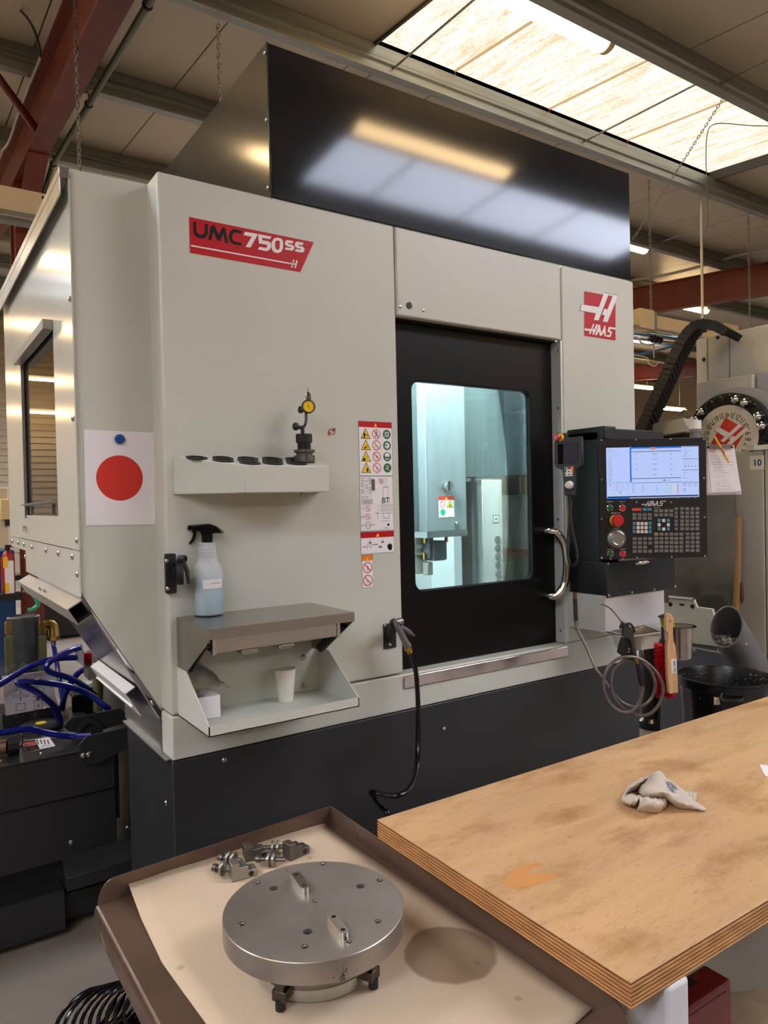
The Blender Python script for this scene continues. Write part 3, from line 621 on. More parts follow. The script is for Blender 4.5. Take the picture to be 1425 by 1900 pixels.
b.rect(lw*.35, lh*.74, lw*.45, lh*.95, 3, mat('print_dark_grey', (84, 84, 80), .5)); icon_no(b, lw*.64, lh*.91, lw*.075, 2, 0)
b.rect(lw*.03, lh*.48, lw*.38, lh*.58, 2, PGRY); b.rect(lw*.035, lh*.484, lw*.375, lh*.576, 3, PWHT)
for k in range(4): b.line([(lw*.05, lh*(.50+.02*k)), (lw*.36, lh*(.50+.02*k))], lw*.012, 4, mat('print_teal_dark', (60, 110, 104), .5))
for k, t in enumerate(('CT', 'DIN', 'BT')):
    yy = lh*(.41-.155*k); b.text(t, lw*.07, yy-lh*.012, lw*.062, 2, PBLK)
    if k < 2: icon_no(b, lw*.22, yy, lw*.078, 2, 3)
    else: b.ring(lw*.22, yy, lw*.085, lw*.012, 2, PBLK); b.line([(lw*.15, yy), (lw*.29, yy)], lw*.012, 2, PGRY); b.text('OK', lw*.37, yy-lh*.012, lw*.062, 2, PBLK)
b.m(PGRY); b.line([(lw*.70, lh*.80), (lw*.70, lh*.6), (lw*.64, lh*.5)], lw*.01, 2); b.line([(lw*.86, lh*.80), (lw*.86, lh*.6), (lw*.92, lh*.5)], lw*.01, 2); b.line([(lw*.70, lh*.8), (lw*.86, lh*.8)], lw*.015, 2); b.line([(lw*.74, lh*.97), (lw*.74, lh*.82)], lw*.008, 2); b.line([(lw*.82, lh*.97), (lw*.82, lh*.82)], lw*.008, 2)
b.text('BT', lw*.77, lh*.50, lw*.21, 3, PGRN, 1., 0, .02)
b.m(PGRY)
for (y1_, a_, c_) in ((.465, .58, .99), (.43, .62, .96), (.39, .58, .99), (.355, .6, .97), (.315, .62, .95)): b.line([(lw*a_, lh*y1_), (lw*c_, lh*y1_)], lw*.012, 2)
b.line([(lw*.70, lh*.315), (lw*.70, lh*.22), (lw*.86, lh*.22), (lw*.86, lh*.315)], lw*.012, 2); b.line([(lw*.60, lh*.17), (lw*.9, lh*.17)], lw*.008, 2); b.line([(lw*.52, lh*.47), (lw*.52, lh*.2)], lw*.006, 2)
b.circ(lw*.84, lh*.095, lw*.035, 2, PBLK); b.text('6 Max', lw*.78, lh*.02, lw*.06, 2, PBLK); b.text('6 Max', lw*.5, lh*.305, lw*.05, 2, PBLK)
b.o('taper_chart_label', mc, smooth=0, recalc=False)
x0, z0, lw, lh = label_frame(669, 986.5, 731, 1026)
b = B().frame((x0, Y0-.0006, z0), X_, Z_); b.rect(-.001, -.001, lw+.001, lh+.001, 0, PBLK); b.rect(0, 0, lw, lh, 1, PWHT); b.rect(0, lh*.73, lw, lh, 2, RED); b.poly([(lw*.45, lh*.77), (lw*.56, lh*.77), (lw*.505, lh*.93)], 3, PYEL)
b.circ(lw*.87, lh*.27, lw*.075, 2, PBLK); b.rect(lw*.83, lh*.1, lw*.93, lh*.2, 2, PBLK); b.poly([(lw*.80, lh*.2), (lw*.84, lh*.34), (lw*.84, lh*.18)], 2, PBLK)
for xx in (.27, .65): b.line([(lw*xx, lh*.68), (lw*xx, lh*.58)], lw*.012, 2, PGRY); b.rect(lw*(xx-.045), lh*.46, lw*(xx+.045), lh*.55, 2, PGRY)
b.ring(lw*.27, lh*.36, lw*.05, lw*.012, 2, PGRY); b.line([(lw*.18, lh*.5), (lw*.18, lh*.2)], lw*.01, 2, PGRY); b.line([(lw*.05, lh*.32), (lw*.16, lh*.32)], lw*.016, 2, PBLK); b.line([(lw*.35, lh*.4), (lw*.5, lh*.4)], lw*.016, 2, PBLK)
b.poly([(lw*.52, lh*.24), (lw*.58, lh*.24), (lw*.58, lh*.2), (lw*.64, lh*.28), (lw*.58, lh*.36), (lw*.58, lh*.32), (lw*.52, lh*.32)], 2, PGRY)
b.o('warning_label', mc, smooth=0, recalc=False)
x0, z0, lw, lh = label_frame(671, 1030, 692.5, 1090)
b = B().frame((x0, Y0-.0006, z0), X_, Z_); b.rect(-.001, -.001, lw+.001, lh+.001, 0, PBLK); b.rect(0, 0, lw, lh, 1, PWHT); b.rect(0, lh*.83, lw, lh, 2, PORG); b.poly([(lw*.38, lh*.85), (lw*.62, lh*.85), (lw*.5, lh*.95)], 3, PYEL)
icon_no(b, lw*.5, lh*.62, lw*.43, 2, 3); icon_no(b, lw*.5, lh*.22, lw*.43, 2, 1); b.o('warning_label', mc, smooth=0, recalc=False)
# "69" in red marker
b = B().frame((0, Y0-.0006, 0), X_, Z_)
def mk(P): return [(F(530+x/12.955, 730+y/12.955).x, F(530+x/12.955, 730+y/12.955).z) for x, y in P]
b.line(mk([(1090,855),(1050,880),(1025,930),(1022,980),(1045,1003),(1080,975),(1075,945),(1040,945)]), .0035, 1, mat('red_marker', (190, 60, 66), .5))
b.line(mk([(1165,850),(1125,860),(1112,890),(1140,905),(1172,870),(1178,840),(1180,930),(1160,975),(1118,992)]), .0035, 1)
b.o('marker_number', mc, smooth=0, recalc=False)
# ================================================================ things hung on the machine front
# tool rack shelf, its top sloping down toward the operator
RB, RT, RF = 1.629, 1.741, 1.709
fy0 = 1.95; fcx = .833; rxf, rx1 = fY(611, 865, fy0).x, 1.15
rk = thing('tool_rack', 'grey sheet-metal tool holder shelf with rubber-ringed holes on the machine front', 'tool rack', (.91, Y0-.06, RB))
plan = [(.667, Y0), (fcx, fy0), (rxf, fy0), (rx1, Y0)]
def rtz(y): return RT+(RF-RT)*(Y0-y)/(Y0-fy0)
b = B(); b.add([(x, y, RB) for x, y in plan]+[(x, y, rtz(y)) for x, y in plan], [(0,1,2,3),(4,5,6,7),(0,1,5,4),(1,2,6,5),(2,3,7,6),(3,0,4,7)]); b.o('rack_body', rk, GREY, bevel=.003)
rn = Vector((0, (RT-RF)*-1, (Y0-fy0))).normalized()
def rpl(x, y): d_ = ray(x, y); o_ = Vector((0, Y0, RT)); return EYE + d_*((o_-EYE).dot(rn)/d_.dot(rn))
for y_, xs_ in ((Y0-.030, (.730, .810, .890, .970, 1.050)), (Y0-.070, (.795, .872, .952, 1.032)), (Y0-.108, (.862, .935, 1.015))):
    for x in xs_: B().lathe([(.031, 0), (.031, .003), (.021, .004), (.021, .001)], (x, y_, rtz(y_)), rn, 24).o('rubber_ring', rk, RUB)
q = fY(562, 917, fy0+.03); B().cyl((q.x, q.y, RB-.010), (q.x, q.y, RB+.001), .008, n=10).o('rack_screw', rk, BOLT)
# dial indicator in its tool holder
iy = Y0-.070; RT = rtz(iy)-.004
q = fY(565, 858, iy); ix = q.x; sc = 1.0
di = thing('dial_indicator', 'yellow-faced dial test indicator in a dark tool holder on the grey rack', 'gauge', (ix, iy, RT))
B().lathe([(.031, 0), (.033, .002), (.033, .022), (.026, .024), (.026, .030), (.033, .032), (.033, .040), (.0, .040)], (ix, iy, RT+.001), Z_, 28).o('holder_flange', di, DKST)
B().cyl((ix, iy, RT+.040), (ix, iy, RT+.068), .021, n=24).o('holder_neck', di, mat('blackened_steel', (48, 46, 44), .4, .8))
b = B(); n = 36; prof = [(.0255 if (i // 3) % 2 else .0235) for i in range(n)]
b.prism([(ix+prof[i]*math.cos(2*math.pi*i/n), iy+prof[i]*math.sin(2*math.pi*i/n), RT+.064) for i in range(n)], (0, 0, .026)); b.o('collet_nut', di, BLKM)
zb = RT+.088
B().cyl((ix-.004, iy, zb), (ix-.004, iy, zb+.028), .006, n=12).o('clamp_stem', di, BLKM)
b = B(); b.cyl((ix-.004, iy, zb+.022), (ix-.028, iy, zb+.024), .006, n=10); b.o('clamp_arm', di, BLKM)
B().lathe([(.011, 0), (.012, .002), (.012, .010), (.009, .013)], (ix-.022, iy, zb+.025), -X_, 14).o('clamp_knob', di, BLKM)
P = [(ix+.000, iy, zb+.024), (ix+.006, iy, zb+.035), (ix+.009, iy, zb+.050), (ix+.009, iy, zb+.072)]
B().tube(spline(P, 5), .0042, 10).o('curved_arm', di, mat('arm_steel', (80, 80, 80), .25, 1.))
B().lathe([(.010, 0), (.011, .002), (.011, .010), (.008, .012)], (ix-.003, iy, zb+.078), -X_, 14).o('swivel_knob', di, BLKM)
cz = zb+.088; dirn = Vector((-.25, -.97, .0)).normalized(); c = Vector((ix+.016, iy, cz))
b = B(); b.lathe([(.0205, 0), (.0215, .004), (.0215, .012), (.0180, .0135), (.0180, .010)], c, dirn, 28); b.o('dial_bezel', di, BLKM)
b = B(); b.frame(c+dirn*.0112, Vector((.97, -.25, 0)), Z_); b.circ(0, 0, .0178, 0, PYEL)
for k in range(20):
    a = 2*math.pi*k/20; r0 = .0150 if k % 5 else .0135; b.line([(r0*math.cos(a), r0*math.sin(a)), (.0168*math.cos(a), .0168*math.sin(a))], .0007, 1, PBLK)
b.line([(-.003, .008), (.003, -.008)], .0012, 2, PBLK); b.circ(0, 0, .0018, 2, PBLK); b.o('dial_face', di, smooth=0, recalc=False)
b = B(); b.box(c.x-.006, c.x+.012, c.y-.003, c.y+.004, cz+.018, cz+.044); b.o('indicator_body', di, CHROME, bevel=.002)
b = B(); b.cyl((c.x+.002, c.y, cz+.044), (c.x+.002, c.y, cz+.056), .0015, n=6); b.ball((c.x+.002, c.y, cz+.058), .0022, n=8, h=5); b.o('stylus', di, CHROME)
b = B(); b.box(c.x-.004, c.x+.004, c.y-.006, c.y-.003, cz+.036, cz+.046); b.o('pivot_screw', di, BLKM)

# stainless shelf above an open grey bin, one wall unit
SXA, SXB = .667, 1.108; sf = 1.820; sz = 1.273
un = thing('wall_shelf_unit', 'stainless shelf with pull-out tray above an open grey bin, on the machine front', 'shelf', (.89, Y0-.13, .985))
b = B(); b.box(SXA, SXB, sf, Y0, sz-.003, sz); b.box(SXA, SXB, sf, sf+.003, sz-.027, sz-.003)
RT = 1.741
for xa in (SXA, SXB-.003): b.prism([(xa, Y0, sz-.003), (xa, sf+.003, sz-.003), (xa, sf+.003, sz-.026), (xa, 2.012, 1.126), (xa, Y0, 1.126)], (.003, 0, 0))
b.o('steel_top', un, mat('shelf_stainless', (170, 162, 152), .24, 1., var=.08, scale=20, stretch=(.1, 1, 1), bump=.03, bscale=60), smooth=0)
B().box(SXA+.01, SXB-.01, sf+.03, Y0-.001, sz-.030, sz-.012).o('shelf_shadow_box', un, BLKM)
a0, a1 = fY(396, 1198, sf+.045), fY(637, 1168, sf+.045)
b = B(); b.box(SXA+.03, SXB-.035, sf+.045, sf+.050, 1.200, 1.238); b.box(SXA+.03, SXB-.035, sf+.050, 2.02, 1.198, 1.201); b.o('pull_out_tray', un, STEEL, bevel=.001)
for xa in (SXA+.022, SXB-.035):
    B().box(xa, xa+.010, sf+.042, sf+.058, 1.196, 1.243).o('tray_end_bracket', un, BOLT)
for xa in (SXA+.12, SXA+.235): B().box(xa, xa+.055, 1.90, 1.96, 1.176, 1.197).o('tray_clip', un, STEEL, bevel=.008)
for xa in (SXA+.008, SXB-.014):
    b = B(); b.prism([(xa, 1.86, 1.225), (xa, 1.90, 1.232), (xa, 2.04, 1.14), (xa, 2.01, 1.125)], (.006, 0, 0)); b.o('support_arm', un, BLKM)
bx0, bx1 = .665, 1.130; bf = 1.840; bz = .986
b = B(); b.box(bx0, bx1, bf, Y0, bz, bz+.003); b.box(bx0, bx1, bf, bf+.003, bz, bz+.028)
for xa in (bx0, bx1-.003): b.prism([(xa, Y0, bz), (xa, bf, bz), (xa, bf, bz+.028), (xa, 2.013, 1.127), (xa, Y0, 1.127)], (.003, 0, 0))
b.box(bx0+.003, bx1-.003, Y0-.006, Y0-.003, bz, 1.24); b.o('bin_body', un, GREY, smooth=0)
for (x, y) in ((563, 1219), (564, 1272)): screw(un, fY(x, y, Y0-.006), (0,-1,0), .009)
# what stands on and in it
q = fZ(388, 1141, sz); bx_, by_ = q.x, q.y
sb = thing('spray_bottle', 'clear spray bottle of pale blue liquid with black trigger on the steel shelf', 'bottle', (bx_, by_, sz))
rb = .0425; D2 = Vector((.83, -.557, 0)); D1 = Vector((-.557, -.83, 0))   # image-right and toward the viewer, in plan
B().lathe([(.030, 0), (rb-.004, .001), (rb, .006), (rb, .130), (rb-.002, .138), (.036, .150), (.030, .156), (.0265, .172), (.0255, .198), (.0235, .204), (.0235, .213), (.0205, .214)], (bx_, by_, sz+.0005), Z_, 32).o('bottle_shell', sb, mat('translucent_bottle', (226, 230, 228), .3, alpha=.38), smooth=50)
B().lathe([(.028, 0), (rb-.005, .001), (rb-.0022, .006), (rb-.0022, .112), (.0, .113)], (bx_, by_, sz+.002), Z_, 32).o('blue_liquid', sb, mat('pale_blue_liquid', (166, 204, 220), .2))
for k in range(6): B().lathe([(.0268-.0003*k, 0), (.0276-.0003*k, .002), (.0268-.0003*k, .004)], (bx_, by_, sz+.168+.0055*k), Z_, 28).o('grip_ring', sb, mat('translucent_bottle', (0,0,0)))
B().cyl((bx_, by_, sz+.213), (bx_, by_, sz+.237), .0165, n=20).o('spray_collar', sb, BLKG)
c = Vector((bx_, by_, sz))
def S2(x, z): return c + D2*x + Z_*z
b = B(); n_ = D1*.026
for P in ([(-.055,.252),(-.053,.266),(.008,.269),(.028,.262),(.046,.246),(.048,.240),(.020,.241),(.016,.237),(-.016,.237),(-.016,.243),(-.028,.252)],):
    b.prism([S2(x, z)-n_*.5 for x, z in P], n_)
b.o('spray_head', sb, BLKG, bevel=.003)
b = B(); b.prism([S2(x, z)-n_*.3 for x, z in [(-.042,.252),(-.030,.252),(-.032,.236),(-.040,.218),(-.050,.208),(-.053,.212),(-.045,.224),(-.040,.238)]], n_*.6); b.o('trigger', sb, BLKG, bevel=.002)
# paper label bent on the bottle, facing the viewer's right
def arc(a0, a1, z0, z1, r, name, par, mt, n=10):
    b = B(); vs = []
    for i in range(n+1):
        a = math.radians(a0+(a1-a0)*i/n); d = D1*math.cos(a)+D2*math.sin(a)
        vs += [c+d*r+Z_*z0, c+d*r+Z_*z1]
    b.add(vs, [(2*i, 2*i+2, 2*i+3, 2*i+1) for i in range(n)]); return b.o(name, par, mt, recalc=False)
lb = arc(-8, 78, .082, .109, rb+.0006, 'paper_label', sb, WHITE)
for k in range(7):                              # one short line of small printed letters, too blurred to read
    a = math.radians(26+k*6); d = D1*math.cos(a)+D2*math.sin(a); t = D2*math.cos(a)-D1*math.sin(a)
    b = B() if k == 0 else b
    b.frame(c+d*(rb+.001)+Z_*.095, t, Z_); b.rect(-.0012, 0, .0012, .0036, 0, PGRY)
stuff(b.o('label_print', sb, smooth=0, recalc=False))
# paper cup
q = fZ(530, 1300, bz+.003)
cup = thing('paper_cup', 'white paper cup standing in the grey bin', 'cup', (q.x, q.y, bz+.003))
B().lathe([(.0215, .003), (.0225, 0), (.0235, .001), (.0325, .094), (.0340, .095), (.0345, .098), (.0330, .099), (.0318, .096), (.0225, .004), (.0, .004)], (q.x, q.y, bz+.0035), Z_, 32).o('cup_body', cup, mat('cup_paper', (240, 236, 220), .55), smooth=50)
B().lathe([(.0338, 0), (.0352, .002), (.0338, .004), (.0322, .002)], (q.x, q.y, bz+.0985), Z_, 32).o('cup_rim', cup, mat('cup_paper', (0,0,0)))
# small carton with the plastic bag on it
q0 = fZ(388, 1335, bz+.003)
ct = thing('carton', 'small white cardboard carton with a clear bag in the left of the bin', 'box', (q0.x, q0.y+.03, bz+.003))
b = B(); b.box(q0.x-.05, q0.x+.035, q0.y, q0.y+.10, bz+.0035, bz+.068); b.o('carton_body', ct, WHITE, bevel=.002)
b = B().frame((q0.x-.05, q0.y, bz+.0683), X_, Y_); b.rect(.008, .01, .045, .018, 0, mat('print_purple', (140, 60, 120), .5)); b.rect(.01, .03, .06, .034, 0, PGRY); b.o('carton_print', ct, smooth=0, recalc=False)
b = B(); random.seed(3); nx, ny = 14, 12; vs = []
for i in range(nx):
    for j in range(ny):
        u_, v_ = i/(nx-1), j/(ny-1); h = .045*math.sin(math.pi*u_)*math.sin(math.pi*v_)+.014*random.random()
        vs.append((q0.x-.055+u_*.13, q0.y+.03+v_*.11, bz+.072+h+.03*(1-u_)))
b.add(vs, [(i*ny+j, (i+1)*ny+j, (i+1)*ny+j+1, i*ny+j+1) for i in range(nx-1) for j in range(ny-1)])
tag(b.o('plastic_bag', None, pane('clear_film', (238, 238, 236), .10, .12), recalc=False), 'crumpled clear plastic bag lying on the white carton in the bin', 'bag')
# magnetic bottle clamp on the left edge of the front
k0, k1 = F(306, 1030), F(338, 1096)
cl = thing('hose_clamp_holder', 'black round clamp holder bolted to the left edge of the machine front', 'holder', (k0.x+.02, Y0, k1.z))
b = B(); b.sheet([rrect(F(305,1060).x, k1.z-.004, F(324,1060).x, k0.z+.004, .005)], (0, Y0-.016, 0), X_, Z_, -.016); b.o('back_plate', cl, BLKM, bevel=.003)
cc = F(333, 1062, .042)
b = B(); b.lathe([(.036, -.010), (.036, .010), (.028, .010), (.028, -.010), (.036, -.010)], cc, (1, -.28, 0), 28); b.o('clamp_ring', cl, BLKM)
b = B(); b.box(cc.x-.012, cc.x+.010, Y0-.030, Y0-.015, cc.z-.014, cc.z+.014); b.o('ring_foot', cl, BLKM)
t0 = F(338, 1037, .062); B().lathe([(.011, -.010), (.011, .010), (.006, .011), (.006, .005)], t0, (.55, -.83, 0), 18).o('pivot_boss', cl, BLKM)
t1 = F(350, 1083, .070); B().tube([t0, t0.lerp(t1, .5)+Vector((.004, -.004, 0)), t1], [.007, .006, .005], 10).o('clamp_lever', cl, BLKM)
for p in ((306, 1040), (308, 1091)): screw(cl, F(*p)-Y_*.018, (-.3,-1,0), .006)

# wash gun on its bracket, black hose falling to the floor
g0, g1 = F(711, 1158), F(733, 1201)
br_ = thing('gun_bracket', 'small black plate with a tube socket beside the door holding the wash gun', 'bracket', (g0.x, Y0, g1.z))
b = B(); b.sheet([rrect(F(711, 1180).x, g1.z, F(734, 1180).x, g0.z, .006)], (0, Y0-.004, 0), X_, Z_, -.004); b.o('bracket_plate', br_, BLKM)
tA, tB = F(722, 1184, .004), F(733, 1156, .07)
B().tube([tA, tA.lerp(tB, .5), tB], [.012, .016, .019], 16).o('socket_tube', br_, BLKM)
for p in ((715, 1161), (724, 1196)): screw(br_, F(*p, .004), (0,-1,0), .006)
gun = thing('wash_gun', 'grey metal coolant wash gun hanging nose-up beside the door', 'spray gun', F(746, 1200, .08))
gm = mat('gun_cast_grey', (134, 134, 138), .35, .7, bump=.1, bscale=200)
def gp(x, y, d=.085): return F(x, y, d)
b = B(); b.tube([gp(736, 1158), gp(743, 1172), gp(752, 1191), gp(757, 1199)], [.010, .0115, .012, .014], 14); b.o('gun_handle', gun, gm)
b = B(); b.tube([gp(733, 1155), gp(740, 1154), gp(746, 1152)], [.011, .014, .011], 14); b.tube([gp(741, 1160), gp(746, 1166)], [.012, .011], 12); b.o('gun_head', gun, gm)
b = B(); b.tube([gp(742, 1163, .09), gp(752, 1167, .09), gp(760, 1173, .09), gp(769, 1180, .09)], [.006, .008, .008, .003], 10); b.o('gun_lever', gun, gm)
b = B(); b.cyl(gp(741, 1153, .097), gp(741, 1157, .097), .006, n=10); b.o('gun_valve', gun, BRASS)
b = B(); e0_, e1_ = gp(757, 1200), gp(761, 1211); d_ = (e1_-e0_); b.cyl(e0_, e0_+d_*.45, .0155, n=6); b.cyl(e0_+d_*.45, e1_, .010, n=12); b.o('brass_coupling', gun, BRASS)
hs = [gp(760, 1209), gp(766, 1222, .09), gp(772, 1250, .10), gp(775, 1290, .11), gp(776, 1340, .12), gp(775, 1400, .14), gp(770, 1440, .17), gp(758, 1465, .20), gp(735, 1476, .20), gp(705, 1473, .16), gp(689, 1470, .12), gp(695, 1480, .10), gp(708, 1497, .14), gp(722, 1515, .18), gp(760, 1600, .2), gp(800, 1700, .22)]
tag(B().tube(spline(hs, 6), .0085, 10).o('black_hose', None, BLKG), 'glossy black hose hanging from the wash gun and looping behind the table corner', 'hose')
# poster and magnet on the recessed wing
p0, p1, p2, p3 = fY(155, 797, WY), fY(286, 803, WY), fY(159, 975, WY), fY(288, 973, WY)
po = thing('poster', 'white sheet with a big red disc, on the recessed left wing of the machine', 'poster', (p0.x, WY, p2.z))
b = B(); b.prism([p0-Y_*.0006, p1-Y_*.0006, p3-Y_*.0006, p2-Y_*.0006], (0, -.0012, 0)); b.o('paper_sheet', po, WHITE, smooth=0)
cc = fY(222, 887, WY); r1 = (fY(265.5, 889, WY).x-fY(179, 886, WY).x)/2; rz_ = (fY(222, 845, WY).z-fY(222, 929, WY).z)/2
b = B().frame((cc.x, WY-.0020, cc.z), X_, Z_); b.circ(0, 0, r1, 1, RED2, 48, rz_); b.o('red_disc', po, smooth=0, recalc=False)
q = fY(222, 815, WY-.002); tag(B().lathe([(.0135, 0), (.0145, .002), (.0140, .007), (.0115, .0085), (.0, .008)], q, -Y_, 28).o('magnet', None, mat('magnet_blue', (20, 66, 142), .35)), 'round blue magnet holding the red-disc sheet', 'magnet')
# ================================================================ operator pendant
DP = 2.87
O_ = fD(1115, 1038, DP); U_ = (fD(1310, 1036, DP)-O_); U_.z = 0; U_.normalize(); N_ = U_.cross(Z_)
def fP(x, y, d=0.):
    r_ = ray(x, y); o = O_+N_*d; return EYE + r_*((o-EYE).dot(N_)/r_.dot(N_))
def pq(x, y, d=0.): q = fP(x, y, d)-O_; return q.dot(U_), q.z
pn = thing('control_pendant', 'black operator console with lit screen and keypad, right of the sliding door', 'control panel', (2.5, 1.9, 1.19))
pw, ph = pq(1310, 814)[0], pq(1212, 813.5)[1]
def ptbox(b, a0, a1, z0, z1, d0, d1):
    return b.add([O_+U_*a+Z_*z+N_*d for a in (a0, a1) for z in (z0, z1) for d in (d0, d1)], [(0,1,3,2),(4,6,7,5),(0,4,5,1),(2,3,7,6),(0,2,6,4),(1,5,7,3)])
fpm = mat('console_faceplate', (24, 21, 21), .45)
b = B(); ptbox(b, 0, pw, 0, ph, -.004, 0); fp = b.o('face_plate', pn, fpm, bevel=.0015)
b = B(); ptbox(b, .006, pw-.006, .004, ph-.004, -.10, -.004); b.o('console_case', pn, BLKM, bevel=.004)
CX = 2.331
b = B(); b.box(CX, CX+.12, 1.93, Y0, 1.33, 1.86); b.o('support_column', pn, mat('console_housing', (20, 20, 22), .45), bevel=.006)
b = B(); b.prism([(CX, 1.897, 1.875), (CX, Y0, 1.875), (CX+.10, Y0, 1.875), (CX+.07, 1.897, 1.875)], (0, 0, -.055)); b.o('top_cover', pn, mat('console_housing', (0,0,0)), bevel=.005)
a_, c_ = fY(1142, 797, 1.93), fY(1220, 800, 1.93); b = B(); b.box(a_.x-.06, c_.x, 1.90, 2.0, a_.z-.05, a_.z); b.o('top_bracket', pn, mat('console_housing', (0,0,0)), bevel=.004)
b = B(); b.box(CX, 2.778, 1.90, Y0, 1.192, 1.333); lbx = b.o('lower_box', pn, mat('console_housing', (0,0,0)), bevel=.003)
q0, q1 = fY(1178, 1045, 1.9), fY(1206, 1044, 1.9); b = B(); b.ball(((q0.x+q1.x)/2, 1.898, q0.z-.001), .5*(q1.x-q0.x), 1, .12, .16); b.o('finger_pull', lbx, CHROME)
for p in ((1128, 1046), (1129, 1105), (1172, 1099), (1213, 1094), (1252, 1089)): screw(lbx, fY(*p, 1.9)+Vector((.002, 0, 0)), (0,-1,0), .006)
for p in ((1116, 817), (1180, 816), (1244, 815), (1306, 815), (1116, 890), (1306, 887), (1116, 963), (1307, 960), (1117, 1035), (1182, 1035), (1246, 1033), (1308, 1032), (1181, 932), (1245, 932)): screw(fp, fP(*p), N_, .0045)
# screen
def C6(x, y): return pq(1010+x/4.453, 770+y/4.453)
s0 = C6(516, 692); s1 = C6(1273, 255)
EB, EW, ED, EM = emit('screen_pale_blue', (188, 206, 255), .95), emit('screen_white', (226, 230, 255), 1.), emit('screen_ink', (44, 46, 66), .5), emit('screen_blue', (38, 116, 226), .95)
EG, EL, EY, ER, EO = emit('screen_grey', (120, 130, 168), .8), emit('screen_green', (150, 222, 170), .9), emit('screen_yellow', (240, 240, 150), .9), emit('screen_red', (220, 70, 84), .9), emit('screen_orange', (236, 140, 110), .9)
b = B(); b.frame(O_+N_*.0005, U_, Z_); b.rect(s0[0]-.003, s0[1]-.003, s1[0]+.003, s1[1]+.003, 0, PBLK); b.rect(*s0, *s1, 1, EB)
def R6(x0, y0, x1, y1, l, m_): a, c = C6(x0, y1), C6(x1, y0); b.rect(a[0], a[1], c[0], c[1], l, m_)
def L6(x0, x1, y, m_=None, h=3, l=2): R6(x0, y-h/2, x1, y+h/2, l, m_ or EG)
R6(710, 258, 1132, 280, 2, EM); R6(708, 258, 716, 556, 2, EM); R6(875, 268, 917, 286, 3, EO)
for (x0, x1, y) in ((520, 712, 560), (718, 1135, 558), (1138, 1270, 556), (1138, 1268, 362), (1138, 1268, 454), (520, 1272, 672), (520, 706, 264), (1138, 1268, 262)): L6(x0, x1, y, ED, 6)
R6(518, 680, 705, 694, 3, EM); R6(705, 680, 1273, 692, 3, EW)
random.seed(5)
for y in list(range(278, 372, 14))+list(range(380, 550, 11)): L6(526, 526+random.randrange(24, 110 if y < 372 else 44), y, EG, 3)
for k, (ax, v1, v2) in enumerate((('X', '288.835', '0%'), ('Y', '213.512', '0%'), ('Z', '88.250', '19%'), ('B', '0.000', '0%'), ('C', '0.000', '0%'))):
    y = 327+42*k
    for t, x in ((ax, 762), (v1, 912), (v2, 1048)):
        p = C6(x, y); b.text(t, p[0], p[1], .0062, 3, ED)
L6(718, 1130, 300, EG, 2); L6(720, 1128, 522, EG, 2); R6(982, 535, 998, 543, 3, ED); L6(1002, 1052, 540, EG, 3)
for y in (280, 295, 310, 325, 340, 380, 395, 408, 424, 474, 490, 506, 522): L6(1146, 1146+random.randrange(18, 110), y, EG, 3)
for x in (1160, 1190, 1216, 1242): R6(x, 420, x+8, 426, 3, ED)
for k in range(5): y = 578+15*k; L6(996, 1058, y, EL, 5); L6(1058, 1092, y, EY, 5, 3); L6(1092, 1110, y, ER, 5, 3); L6(726, 738, y, ED, 3); L6(806, 822, y, EG, 3); L6(920, 940, y, EG, 3)
for k in range(6): L6(582, 612, 573+10*k, EG, 2); L6(634, 644, 573+10*k, EG, 2); L6(684, 692, 573+10*k, EG, 2)
p = C6(543, 580); b.circ(*p, .0028, 3, ER); L6(524, 705, 642, EY, 6); L6(615, 640, 640, ED, 4, 3)
for (x, y) in ((1158, 576), (1203, 576), (1247, 576), (1158, 618)): R6(x-9, y-9, x+9, y+9, 3, ED); R6(x-6, y-6, x+6, y+6, 4, EW)
for x in (1098, 1187, 1244): R6(x-8, 681, x+8, 687, 4, EG)
b.o('display_screen', pn, smooth=0, recalc=False)
# lettering
b = B(); b.frame(O_+N_*.0002, U_, Z_)
LW = [[l2(p) for p in P] for P in LOGO_W]
fl = [q for P in LW for q in P]; lx0, lx1, lz0, lz1 = min(q[0] for q in fl), max(q[0] for q in fl), min(q[1] for q in fl), max(q[1] for q in fl)
A0, A1 = C6(803, 757), C6(1006, 706); wmet = mat('badge_silver', (206, 200, 204), .35, .3)
for P in LW: b.poly([(A0[0]+(x-lx0)/(lx1-lx0)*(A1[0]-A0[0]), A0[1]+(z-lz0)/(lz1-lz0)*(A1[1]-A0[1])) for x, z in P], 1, wmet)
b.o('maker_lettering', pn, smooth=0, recalc=False)
def C7(x, y): return pq(1100+x/6.477, 880+y/6.477)
b = B(); b.frame(O_+N_*.0002, U_, Z_)
for t, x, y, sz_ in (('POWER ON', 202, 333, .0042), ('I', 200, 354, .005), ('POWER OFF', 350, 333, .0042), ('O', 348, 354, .005), ('EMERGENCY STOP', 276, 470, .0042), ('HANDLE JOG', 280, 652, .0042), ('CYCLE START', 208, 908, .0042), ('FEED HOLD', 358, 906, .0042)):
    p = C7(x, y); b.text(t, p[0], p[1], sz_, 1, PWHT, 1., 0, .012)
for x0, x1, y in ((472, 545, 746), (640, 712, 746), (732, 806, 408), (888, 962, 408)): p, q = C7(x0, y+6), C7(x1, y-6); b.rect(*p, *q, 1, PWHT)
for t, x, y in (('OVERRIDES', 593, 750), ('DISPLAY', 847, 412), ('JOG', 850, 612), ('FEED', 690, 880)): p = C7(x, y); b.text(t, p[0], p[1], .0036, 1, PWHT)
for x in (212, 360): p = C7(x, 1017); b.rect(p[0]-.0028, p[1]-.002, p[0]+.0028, p[1]+.002, 1, PWHT); b.rect(p[0]-.0018, p[1]-.001, p[0]+.0018, p[1]+.001, 2, fpm)
